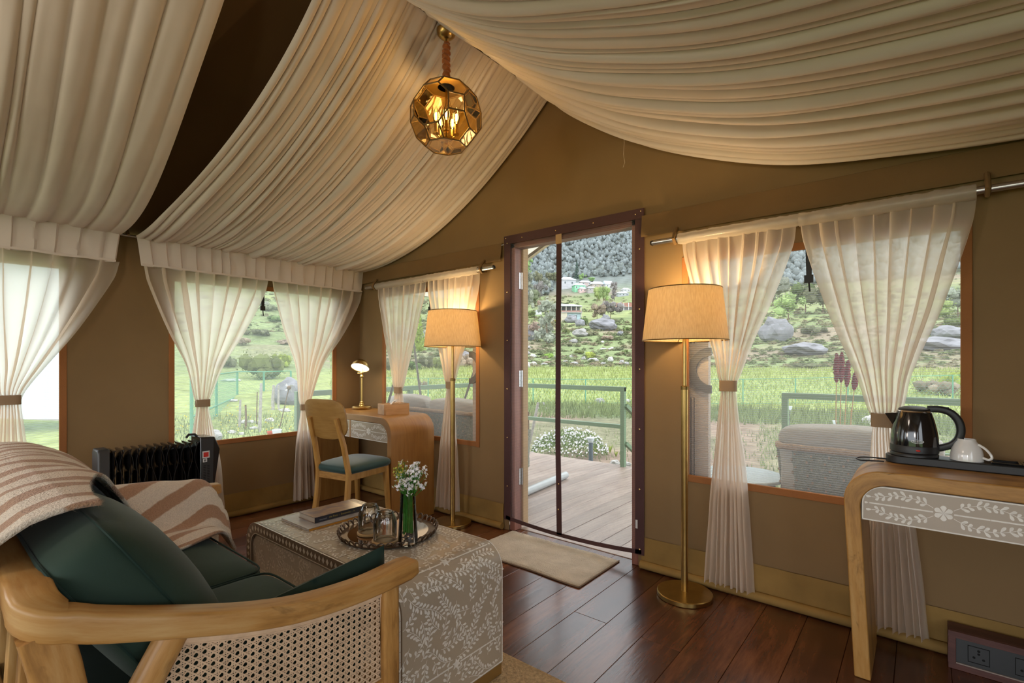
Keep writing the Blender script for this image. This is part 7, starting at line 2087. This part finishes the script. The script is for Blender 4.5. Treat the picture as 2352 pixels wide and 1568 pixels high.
# two-storey house with the blue roof
p, dd = hit(1298, 737); u = 1/FPX*dd
hs = thing('house', 'two-storey house with blue hipped roof, brick upper wall and open veranda', 'house', p, None, YAW + 0.06, local=True)
w = 68*u; h1 = 17*u; h2 = 32*u; dp = w*0.62
obj('lower_wall', MB().box((-w/2, -dp/2, -h1), (w*0.02, dp/2, h1)), wm('cream_wall', (0.5, 0.46, 0.36)), hs, smooth=False)
obj('lower_wall', MB().box((w*0.02, -dp/2+w*0.06, -h1), (w/2-w*0.02, dp/2, h1)), wm('pale_blue_wall', (0.36, 0.48, 0.52)), hs, smooth=False)
obj('floor_slab', MB().box((-w/2-w*0.02, -dp/2-w*0.03, h1), (w/2+w*0.02, dp/2, h1+2.2*u)), slab, hs, smooth=False)
obj('brick_wall', MB().box((-w/2, -dp/2, h1+2.2*u), (-w*0.20, dp/2, h2)), brick, hs, smooth=False)
obj('back_wall', MB().box((-w*0.20, 0, h1+2.2*u), (w/2, dp/2, h2)), wm('veranda_wall', (0.20, 0.19, 0.19)), hs, smooth=False)
for i in range(5): obj('pillar', MB().box((-w*0.20 + i*w*0.17, -dp/2, h1 if i < 4 else -h1), (-w*0.20 + i*w*0.17 + 1.8*u, -dp/2+1.8*u, h2)), wm('pillar_wall', (0.46, 0.42, 0.36)), hs, smooth=False)
obj('parapet', MB().box((-w*0.20, -dp/2, h1+2.2*u), (w/2, -dp/2+0.8*u, h1+5*u)), brick, hs, smooth=False)
V = [(-w/2-3*u, -dp/2-3*u, h2), (w/2+3*u, -dp/2-3*u, h2), (w/2+3*u, dp/2+3*u, h2), (-w/2-3*u, dp/2+3*u, h2), (-w*0.28, 0, h2+7*u), (w*0.28, 0, h2+7*u)]
obj('roof', MB().add(V, [(0,1,5,4), (2,3,4,5), (1,2,5), (3,0,4), (3,2,1,0)]), roof_blue, hs, smooth=False)
for cx, yy in ((-w*0.38, -dp/2), (w*0.12, -dp/2+w*0.06), (w*0.30, -dp/2+w*0.06)):
    f = obj('window', MB().box((cx-3.6*u, yy-0.15, 5*u), (cx+3.6*u, yy+0.05, 13*u)), trim_w, hs, smooth=False)
    for sx in (-1, 1): obj('pane', MB().box((cx+sx*1.8*u-1.4*u, yy-0.22, 5.8*u), (cx+sx*1.8*u+1.4*u, yy-0.14, 12.2*u)), glass_dark, f, smooth=False)
# long red brick building at the right
p, dd = hit(1436, 712); u = 1/FPX*dd
hb = thing('building', 'long unfinished red brick building with white pillars at right', 'building', p, None, YAW, local=True)
obj('lower_frame', MB().box((-24*u, 2*u, -4*u), (30*u, 22*u, 6.5*u)), wm('veranda_wall', (0.2, 0.19, 0.19)), hs if False else hb, smooth=False)
obj('brick_wall', MB().box((-26*u, 0, 7.5*u), (30*u, 22*u, 17*u)), brick, hb, smooth=False)
obj('floor_slab', MB().box((-27*u, -1*u, 6.5*u), (30*u, 22*u, 7.5*u)), slab, hb, smooth=False)
for i in range(6): obj('pillar', MB().box((-26*u+11*i*u, -0.6*u, -4*u), (-24.6*u+11*i*u, 0.8*u, 17*u)), trim_w, hb, smooth=False)

# ------------------------------------------------------------------ fences
def fence(label, posts, h, rails, mesh_step, thick, diag=True, name='wire_fence'):
    t = thing(name, label, 'fence', posts[0])
    for p in posts: obj('post', MB().tube([(p.x, p.y, p.z-0.2), (p.x, p.y, p.z+h)], thick, 8), M['fence_green'], t)
    for f in rails:
        for a, b in zip(posts[:-1], posts[1:]):
            obj('rail', MB().tube([a + Vector((0,0,h*f)), b + Vector((0,0,h*f))], thick*0.55, 6), M['fence_green'], t)
    mb = MB()
    for a, b in zip(posts[:-1], posts[1:]):
        l = (b-a).length; n = int((l+h)/mesh_step)
        for k in range(n):
            s = k*mesh_step
            for sg in (1, -1):
                # one wire rising across the panel
                s0, s1 = (s-h, s) ; z0, z1 = 0.0, h
                if s0 < 0: z0 = -s0; s0 = 0
                if s1 > l: z1 = h-(s1-l); s1 = l
                if s1 <= s0: continue
                q0, q1 = (s0/l, s1/l) if sg > 0 else (1-s0/l, 1-s1/l)
                A, B = a.lerp(b, q0) + Vector((0,0,z0)), a.lerp(b, q1) + Vector((0,0,z1))
                mb.tube([A, B], 0.0030, 3, cap=False)
    if mb.v: tag(obj('wire_mesh', mb, M['fence_green'], t), kind='stuff')
    return t
pp = []
for k in range(13):
    px = 863 + 120.5*k; d = 19.7 - 0.15*k; p = at(px, 925, d); p.z = ground_z(p.x, p.y); pp.append(p)
fence('long green wire fence between the dug soil and meadow', pp, 0.97, (0.99, 0.05), 0.16, 0.022)
p1, p2, p3, p4 = at(440, 1012, 10.4), at(497, 975, 12.9), at(545, 945, 16.2), at(606, 940, 17.2)
p5 = at(668, 935, 17.8)
for p in (p1, p2, p3, p4, p5): p.z = min(p.z, -0.42)
fence('green chain link fence in the garden window', [p1, p2, p3, p4, p5], 1.30, (1.0, 0.38), 0.11, 0.035)

def stake(label, px, ytop, ybase, d, r, mat, lean=0.0, group=None, name='stake'):
    a, b = at(px + lean, ybase, d), at(px, ytop, d); m_ = a.lerp(b, 0.5) + Vector((RX, RY, 0))*R.uniform(-0.5, 0.5)*r
    o = obj(name, MB().tube([a, m_, b], [r*1.1, r, r*0.85], 8), mat, base=a); tag(o, label, 'stake', group); return o
stake('tall weathered stake in middle of the garden window', 600, 880, 996, 11.3, 0.036, M['bark_white'], -4)
stake('short grey stake left of the tall weathered one', 552, 918, 988, 11.8, 0.028, M['bark_white'], -2)
stake('thin brown stake beside the short grey one', 564, 930, 993, 11.5, 0.024, M['bark'], 0)
stake('pale stake right of the tall weathered one', 629, 884, 945, 14.2, 0.045, M['bark_white'], -2)
stake('second pale stake farther right in the garden window', 640, 884, 946, 14.2, 0.030, M['bark_white'], 0)
stake('thin dark stake close left of the tall weathered one', 591, 900, 985, 12.2, 0.014, M['bark'], -2)
stake('white peeled branch stake leaning beside the deck, left in door view', 1236, 924, 1042, 7.4, 0.022, M['bark_white'], -26)
stake('dark banded log post at left edge of the door view', 1207, 927, 1030, 7.6, 0.028, M['bark'], -2)
stake('thin brown post behind the leaning white branch', 1213, 945, 1045, 7.8, 0.018, M['bark'], 1)
# leaning rod with a tin whirligig, bucket and red pot
a, b = at(637, 1004, 9.6), at(664, 890, 9.6)
wr_ = thing('garden_rod', 'thin leaning rod with small tin whirligig in garden window', 'garden rod', a)
obj('rod', MB().tube([a, b], 0.010, 6), M['bark'], wr_)
mb = MB()
for k in range(4):
    c = 2*PI*k/4 + 0.5; e = Vector((RX, RY, 0))*math.cos(c)*0.10 + Vector((0,0,1))*math.sin(c)*0.10; e2 = Vector((RX, RY, 0))*math.cos(c+0.5)*0.07 + Vector((0,0,1))*math.sin(c+0.5)*0.07 - Vector((FX, FY, 0))*0.03
    mb.add([b, b+e, b+e2], [(0,1,2)])
obj('vane', mb, M['white_stone'], wr_, smooth=False, fix=False); obj('hub', MB().ico(b, 0.045, 1), M['bark'], wr_)
p = at(636, 1006, 9.4)
bk_ = thing('bucket', 'small pale blue bucket in grass of the garden window', 'bucket', p)
obj('tub', MB().lathe([(0, 0), (0.055, 0), (0.085, 0.155), (0.088, 0.155), (0.088, 0.160), (0.080, 0.160), (0.052, 0.006), (0, 0.006)], p, 24), M['white_pot'], bk_)
obj('bail', MB().tube([p + Vector((RX, RY, 0))*0.086*math.cos(t) + Vector((0, 0, 0.155 + 0.03*math.sin(t))) for t in [PI*i/8 for i in range(9)]], 0.003, 5), M['steel'], bk_)
p = at(621, 1000, 9.6)
o = obj('red_pot', MB().lathe([(0, 0), (0.040, 0), (0.058, 0.065), (0.062, 0.067), (0.062, 0.085), (0.052, 0.085), (0.045, 0.01), (0, 0.01)], p, 20), M['red_pot'], base=p); tag(o, 'red flower pot beside the pale blue bucket', 'pot')
fl = MB()
for k in range(140):
    px, py = R.uniform(405, 690), R.uniform(935, 1005); q, _ = hit(px, py); fl.ico(q + Vector((0, 0, 0.08)), R.uniform(0.008, 0.017), 1)
o = obj('yellow_flowers', fl, plain('yellow_bloom', (0.62, 0.48, 0.03), 0.7), fix=False); tag(o, 'tiny yellow flowers dotted over garden window grass', 'flowers', kind='stuff')

# white shed in the left window: corrugated tin sheets on a frame
p = at(-200, 966, 13.9); q = at(235, 966, 13.9)
sh_ = thing('shed', 'white corrugated tin shed seen in window at left edge', 'shed', (p.x, p.y, -0.52))
dirv = (q-p); dirv.z = 0; dirv.normalize(); nrm_ = Vector((dirv.y, -dirv.x, 0))
if nrm_.dot(Vector((-p.x, -p.y, 0))) < 0: nrm_ = -nrm_
st = Vector((p.x, p.y, -0.50)); Lw = (q-p).length
def corr(u, v):
    s = u*Lw; return st + dirv*s + nrm_*(0.012*math.sin(s*2*PI/0.076)) + Vector((0, 0, 4.6*v))
for k in range(7):
    def pan(u, v, k=k): return corr((k + u)/7, v) + nrm_*0.003*(k % 2)
    obj('tin_sheet', MB().grid(pan, 72, 1), M['shed'], sh_, fix=False, ang=80)
obj('footing', MB().obox(st + dirv*Lw/2 + Vector((0, 0, -0.02)) + nrm_*0.02, Lw/2, 0.04, 0.06, Matrix((dirv, nrm_, Vector((0,0,1)))).transposed()), slab, sh_)
obj('end_wall', MB().obox(st + dirv*Lw + Vector((0, 0, 2.3)) - nrm_*0.6, 0.02, 0.6, 2.3, Matrix((dirv, nrm_, Vector((0,0,1)))).transposed()), M['shed'], sh_)
obj('roof', MB().obox(st + dirv*Lw/2 + Vector((0, 0, 4.65)) - nrm_*0.5, Lw/2+0.1, 0.8, 0.03, Matrix((dirv, nrm_, Vector((0,0,1)))).transposed()), roof_blue, sh_)
wk = thing('boardwalk', 'pale plank walkway in front of the white shed', 'walkway', (-7.2, 1.0, -0.40))
for k in range(6):
    obj('board', MB().box((-8.3+0.165*k, -1.4, -0.42), (-8.145+0.165*k, 2.2, -0.385)), plain('pale_board', (0.52, 0.53, 0.54), 0.7, var=0.15, vscale=4) if 'pale_board' not in bpy.data.materials else bpy.data.materials['pale_board'], wk, bev=0.004)

# ------------------------------------------------------------------ deck
dz0 = -0.022
dkb = MB().box((-4.75, YB+0.15, -0.16), (2.2, 5.10, -0.055))
deck = struct('deck', dkb, M['bark'], base=(0, 0, -0.16), smooth=False); BASE[deck] = Vector((0, 0, -0.16))
x = -4.78
while x < 2.2:
    w = 0.138
    obj('deck_board', MB().box((x, YB+0.142, -0.055), (x+w-0.005, 5.13, dz0 - R.uniform(0, 0.002))), M['deck_wood'], deck, smooth=False, bev=0.002, seg=1, fix=False)
    x += w
def rail_bar(t, a, b, s=0.026, nm='rail'):
    obj(nm, MB().sweep([a, b], [(-s, -s), (s, -s), (s, s), (-s, s)], up=(0, 0, 1) if abs(Vector(b).z-Vector(a).z) < 1.0*(Vector(b)-Vector(a)).length*0.9 else (0, 1, 0)), M['green_paint'], t, smooth=False, bev=0.003)
ry = 5.07
t1 = thing('deck_railing', 'sage green deck railing left of the steps, seen through door', 'railing', (-2.565, ry, dz0))
for x in (-2.565, -4.50): rail_bar(t1, (x, ry, dz0-0.3), (x, ry, 0.862), 0.025, 'post')
rail_bar(t1, (-4.50, ry, 0.838), (-2.54, ry, 0.838), nm='top_rail'); rail_bar(t1, (-4.50, ry, 0.420), (-2.565, ry, 0.420), 0.022, 'middle_rail')
rail_bar(t1, (-2.535, ry, 0.66), (-2.42, 6.15, -0.05), 0.022, 'stair_rail'); rail_bar(t1, (-2.535, ry, 0.24), (-2.42, 6.0, -0.40), 0.020, 'stair_rail')
t2 = thing('deck_railing', 'sage green deck railing along the left side of deck', 'railing', (-4.52, 3.7, dz0))
for y in (2.36, 3.7, 5.0): rail_bar(t2, (-4.56, y, dz0-0.3), (-4.56, y, 0.862), 0.025, 'post')
rail_bar(t2, (-4.56, 2.34, 0.838), (-4.56, 5.03, 0.838), nm='top_rail'); rail_bar(t2, (-4.56, 2.36, 0.420), (-4.56, 5.0, 0.420), 0.022, 'middle_rail')
t3 = thing('deck_railing', 'sage green deck railing beyond the wicker chair in large window', 'railing', (-0.956, ry, dz0))
for x in (-0.956, 0.55, 2.05): rail_bar(t3, (x, ry, dz0-0.3), (x, ry, 0.862), 0.025, 'post')
rail_bar(t3, (-0.98, ry, 0.838), (2.07, ry, 0.838), nm='top_rail'); rail_bar(t3, (-0.956, ry, 0.420), (2.05, ry, 0.420), 0.022, 'middle_rail')
o = obj('pipe', MB().tube([(-2.60, 3.05, dz0+0.036), (-2.66, 3.45, dz0+0.036), (-2.745, 4.19, dz0+0.036)], 0.034, 16), M['grey_pipe'], base=(-2.66, 3.45, dz0)); tag(o, 'pale grey plastic pipe lying on deck outside the door', 'pipe')
b0 = at(1357, 1120, 6.85); b0.z = -0.5
bo2 = thing('bollard_light', 'slate garden bollard light with frosted head beyond the deck', 'garden light', b0)
obj('post', MB().tube([b0, (b0.x, b0.y, 0.035)], 0.030, 16), M['bollard'], bo2)
obj('head', MB().lathe([(0, 0.035), (0.032, 0.035), (0.052, 0.088), (0.053, 0.098), (0.045, 0.104), (0, 0.104)], (b0.x, b0.y, 0), 20), M['bollard_head'], bo2)
for (px, py, d, lab) in ((1815, 972, 9.0, 'small solar garden light beside the green rail post'), (1917, 988, 9.0, 'small solar garden light left of the dried stalks')):
    top = at(px, 935 if px < 1900 else 968, d); gl_ = thing('solar_light', lab, 'garden light', (top.x, top.y, -0.5))
    obj('spike', MB().tube([(top.x - 0.03, top.y, -0.5), tuple(top)], 0.006, 6), M['bollard'], gl_); obj('head', MB().lathe([(0, -0.05), (0.018, -0.05), (0.035, 0.01), (0.037, 0.02), (0, 0.025)], top, 14), M['bollard_head'], gl_)

# cream porch fly over the deck
fy = MB()
def fly_z(x): return 3.40 - 0.452*abs(x - RIDGE_X)
for xe in (-4.95, 1.35):
    fy.grid(lambda u, v: (lerp(RIDGE_X, xe, u), lerp(YB-0.05, 5.02, v), fly_z(lerp(RIDGE_X, xe, u)) + 0.03*math.sin(PI*u)*0), 10, 14)
fly = struct('roof_fly', fy, M['fly_canvas'], base=(RIDGE_X, 4, 3.3), fix=False)
for xe in (-4.95, 1.35):
    obj('hem', MB().sweep([(RIDGE_X, 5.02, fly_z(RIDGE_X)), (xe, 5.02, fly_z(xe))], [(-0.012, -0.05), (0.012, -0.05), (0.012, 0.012), (-0.012, 0.012)]), plain('fly_hem', (0.60, 0.52, 0.38), 0.8) if 'fly_hem' not in bpy.data.materials else bpy.data.materials['fly_hem'], fly)
    obj('porch_pole', MB().tube([(xe*0.98, 5.0, -0.1), (xe*0.98, 5.0, fly_z(xe*0.98))], 0.03, 10), M['steel'], fly) if False else None
    obj('edge_pole', MB().tube([(RIDGE_X, 4.93, fly_z(RIDGE_X)-0.06), (xe, 4.93, fly_z(xe)-0.06)], 0.018, 8), M['bark'], fly)

# woven outdoor seats, backs to the tent wall
def wicker_seat(name, label, cat, x0, x1, y, rail_z, cush, depth=0.78):
    t = thing(name, label, cat, ((x0+x1)/2, y+depth/2, dz0))
    def back(u, v):
        x = lerp(x0, x1, u); z = lerp(0.04, rail_z-0.02, v); e = min(u, 1-u)*(x1-x0)
        inset = 0.05*(1-v)
        xx = lerp(x0+inset, x1-inset, u)
        nu_ = u*(x1-x0)/0.022; nv_ = z/0.034
        return (xx, y + 0.06*(1-v) + (0.10*(1-ss(0, 0.16, e)))*1.0 + 0.004*math.sin(nu_*PI)*math.cos(nv_*PI), z)
    obj('woven_back', MB().grid(back, int((x1-x0)/0.011), 70), M['wicker'], t, fix=False, ang=80)
    # tan cord stitches where the weave crosses the uprights
    st_ = MB(); nx = int((x1-x0)/0.075)
    for i in range(nx+1):
        for j in range(18):
            u = (i + 0.25*(j % 2))/max(1, nx); v = (j+0.5)/18
            if u > 1: continue
            p = Vector(back(u, v)); st_.box((p.x-0.0045, p.y-0.0065, p.z-0.006), (p.x+0.0045, p.y-0.003, p.z+0.006))
    tag(obj('stitches', st_, M['wicker_rim'], t, smooth=False, fix=False), kind='stuff')
    rp = [(x0 - 0.0, y+depth*0.55, rail_z-0.12), (x0, y+0.20, rail_z-0.02), (x0+0.02, y+0.06, rail_z), (x0+0.10, y, rail_z+0.002), (x1-0.10, y, rail_z+0.002), (x1-0.02, y+0.06, rail_z), (x1, y+0.20, rail_z-0.02), (x1, y+depth*0.55, rail_z-0.12)]
    sp_ = smooth_path(rp, 8)
    obj('rim', MB().sweep(sp_, lambda i: rrect(0.015, 0.017 + 0.002*math.sin(i*1.9), 0.9)), M['wicker_rim'], t, ang=70)
    for xx, s_ in ((x0, 1), (x1, -1)):
        obj('side_panel', MB().grid(lambda u, v: (xx + s_*(0.05*(1-v)) + 0.003*math.sin(u*depth/0.02*1.57), lerp(y+0.12, y+depth*0.95, u), lerp(0.04, lerp(rail_z-0.03, rail_z-0.20, u), v)), 50, 30), M['wicker'], t, fix=False, ang=80)
    obj('seat_base', MB().box((x0+0.05, y+0.12, 0.16), (x1-0.05, y+depth, 0.26)), M['wicker'], t, bev=0.01)
    for xx in (x0+0.10, x1-0.10):
        for yy in (y+0.14, y+depth-0.06): obj('leg', MB().tube([(xx, yy, dz0), (xx, yy, 0.17)], 0.018, 8), M['bark'], t)
    obj('seat_cushion', MB().superq(((x0+x1)/2, y+0.14+depth*0.42, 0.325), (x1-x0)/2-0.06, depth*0.42, 0.065, 0.3, 0.2, 10, 36), M['out_cushion'], t, ang=80)
    for c0, c1, ztop in cush:
        cx = (c0+c1)/2; hh = (ztop - 0.36)/2
        def pf(p, hw=(c1-c0)/2, hh=hh):
            a_, b_ = p.x/hw, p.z/hh; return Vector((p.x*(1-0.06*(1-b_*b_))*(1 if b_ < 0 else 1+0.03*b_), p.y*max(0.4, (1-a_**6))**0.5, p.z*(1-0.04*(1-a_*a_)) + 0.010*math.cos(a_*PI)))
        o_ = obj('back_cushion', MB().superq((cx, y+0.125, ztop-hh), (c1-c0)/2, 0.085, hh, 0.30, 0.30, 16, 40, M=Matrix.Rotation(math.radians(6), 3, 'X'), fn=pf), M['out_cushion'], t, ang=80)
    return t
WL_ = wicker_seat('wicker_loveseat', 'grey green wicker loveseat with beige cushions outside the small window', 'loveseat', -4.08, -2.78, 2.93, 0.715, [(-4.03, -3.47, 0.835), (-3.45, -2.84, 0.825)])
WA = wicker_seat('wicker_armchair', 'grey green wicker armchair with beige cushion outside the large window', 'armchair', -0.628, 0.10, 3.00, 0.690, [(-0.625, 0.095, 0.812)])
# porch table and dried stalks
rtx, rty = -0.845, 3.20
rt_ = thing('side_table', 'low round white glass-topped table on deck by the wicker armchair', 'side table', (rtx, rty, dz0))
obj('top', MB().lathe([(0, 0.452), (0.236, 0.452), (0.242, 0.456), (0.242, 0.468), (0.238, 0.472), (0, 0.472)], (rtx, rty, 0), 48), M['white_top'], rt_)
obj('drum', MB().lathe([(0, dz0), (0.19, dz0), (0.175, 0.20), (0.19, 0.45), (0, 0.45)], (rtx, rty, 0), 32), M['wicker'], rt_)
sx_, sy_ = at(1936, 985, 3.62).x, at(1936, 985, 3.62).y
vs_ = thing('stalk_vase', 'tall vase of dried crimson plumes standing on deck behind armchair', 'vase', (sx_, sy_, dz0))
obj('pot', MB().lathe([(0, dz0), (0.075, dz0), (0.095, 0.12), (0.085, 0.30), (0.050, 0.42), (0.055, 0.46), (0.045, 0.46), (0.04, 0.42), (0, 0.40)], (sx_, sy_, 0), 28), M['wicker_rim'], vs_)
for k, (px, py, pb, h) in enumerate([(1921, 875, 1930, 64), (1932, 875, 1934, 66), (1945, 885, 1938, 58), (1962, 893, 1940, 40), (1955, 940, 1941, 0)]):
    tp = at(px, py, 3.62); b_ = Vector((sx_ + (k-2)*0.006, sy_, 0.43)); tp.z += 0.0
    md_ = b_.lerp(tp, 0.5) + Vector((RX, RY, 0))*0.01*(k-2)
    obj('stalk', MB().tube([b_, md_, tp], [0.0045, 0.004, 0.003], 6), M['straw'], vs_)
    if h:
        hh = h/FPX*3.62; lean = (tp - md_).normalized(); mb = MB()
        pr = [tp - lean*0.01, tp + lean*hh*0.25, tp + lean*hh*0.6, tp + lean*hh*0.85, tp + lean*hh]
        mb.tube(pr, [0.007, 0.016, 0.016, 0.011, 0.003], 12)
        for j in range(160):
            t = R.random(); c = tp + lean*hh*t; a = R.uniform(0, 6.28); rr = interp([(0, 0.007), (0.25, 0.017), (0.6, 0.017), (0.85, 0.012), (1, 0.003)], t)
            mb.ico(c + Vector((math.cos(a)*rr, math.sin(a)*rr, 0)), 0.0055, 1)
        obj('plume', mb, M['plume'], vs_, fix=False)
# guy ropes and poles of the porch seen through the small window
for lab, a, b in (('slanting grey guy rope left in the small window', at(884, 952, 4.6), at(908, 868, 4.6)), ('straight grey pole between the small window curtains', at(948, 770, 5.2), at(967, 916, 5.2)), ('slanting grey guy rope right in the small window', at(1058, 945, 4.9), at(1096, 830, 4.9))):
    e = (b-a); o = obj('guy_rope', MB().tube([a - e*0.3, b + e*0.5] if a.z < b.z else [b - (a-b)*(-0.4)*(-1), a + (a-b)*0.6], 0.011, 8), M['rope'], base=a.lerp(b, 0.5)); tag(o, lab, 'rope')
# ------------------------------------------------------------------ labels that single out members of small look-alike groups
def seen_at(o):
    v = o.matrix_world.translation if o.parent is None else o.location
    v = o.location; d = FX*v.x + FY*v.y
    return 1176 + FPX*(RX*v.x + RY*v.y)/max(d, 1e-3), 829 - FPX*(v.z - EYE)/max(d, 1e-3)
ORD = ['leftmost', 'second from left', 'third from left', 'fourth from left', 'fifth from left', 'sixth from left', 'seventh from left', 'eighth from left', 'ninth from left', 'tenth from left']
def ordinals(group, base):
    g = sorted([o for o in COL.objects if o.get('group') == group and o.parent is None], key=lambda o: seen_at(o)[0])
    n = len(g)
    for i, o in enumerate(g):
        if n > 1 and i == n-1: w = 'rightmost'
        elif i < (n+1)//2 and i < 10: w = ORD[i]
        else:
            w = ORD[n-1-i].replace('left', 'right') if n-1-i < 10 else ORD[i] if i < 10 else 'one'
        o['label'] = base % w
ordinals('small rocks on the terraces', 'small weathered rock on the grass terraces, %s in the door view')
ordinals('scrub on the terraces', 'low scrubby bush on the terraced slope, %s in the door view')
ordinals('thicket trees left of the village', 'tree of the grey green thicket left of village, %s')
ordinals('white stones in the garden window', 'small white stone in the garden window grass, %s')
ordinals('stones along the dug bed', 'pale stone along far edge of the dug soil, %s')
ordinals('bushes in the small window', 'green bush beyond wire fence in the small window, %s')
ordinals('scrub in the garden window', 'scrub on the slope high in the garden window, %s')
ordinals('trees and bushes above the rocks in the large window', 'leafy tree above the rocks in the large window, %s')
ordinals('bushes among the rocks in the large window', 'leafy bush among the rocks in the large window, %s')
ordinals('meadow tussocks in the large window', 'tussocky bush in meadow beyond the deck rail, %s')
ordinals('stones at the deck edge', 'white stone lying just beyond the deck edge, %s')
ordinals('white stones in the grass', 'white stone beside the kettle curtain, in the grass, %s')
ordinals('white stones by the shed', 'white stone in the grass below the white shed, %s')
ordinals('seedlings in the dug bed', 'young green seedling right of the bollard light, %s')
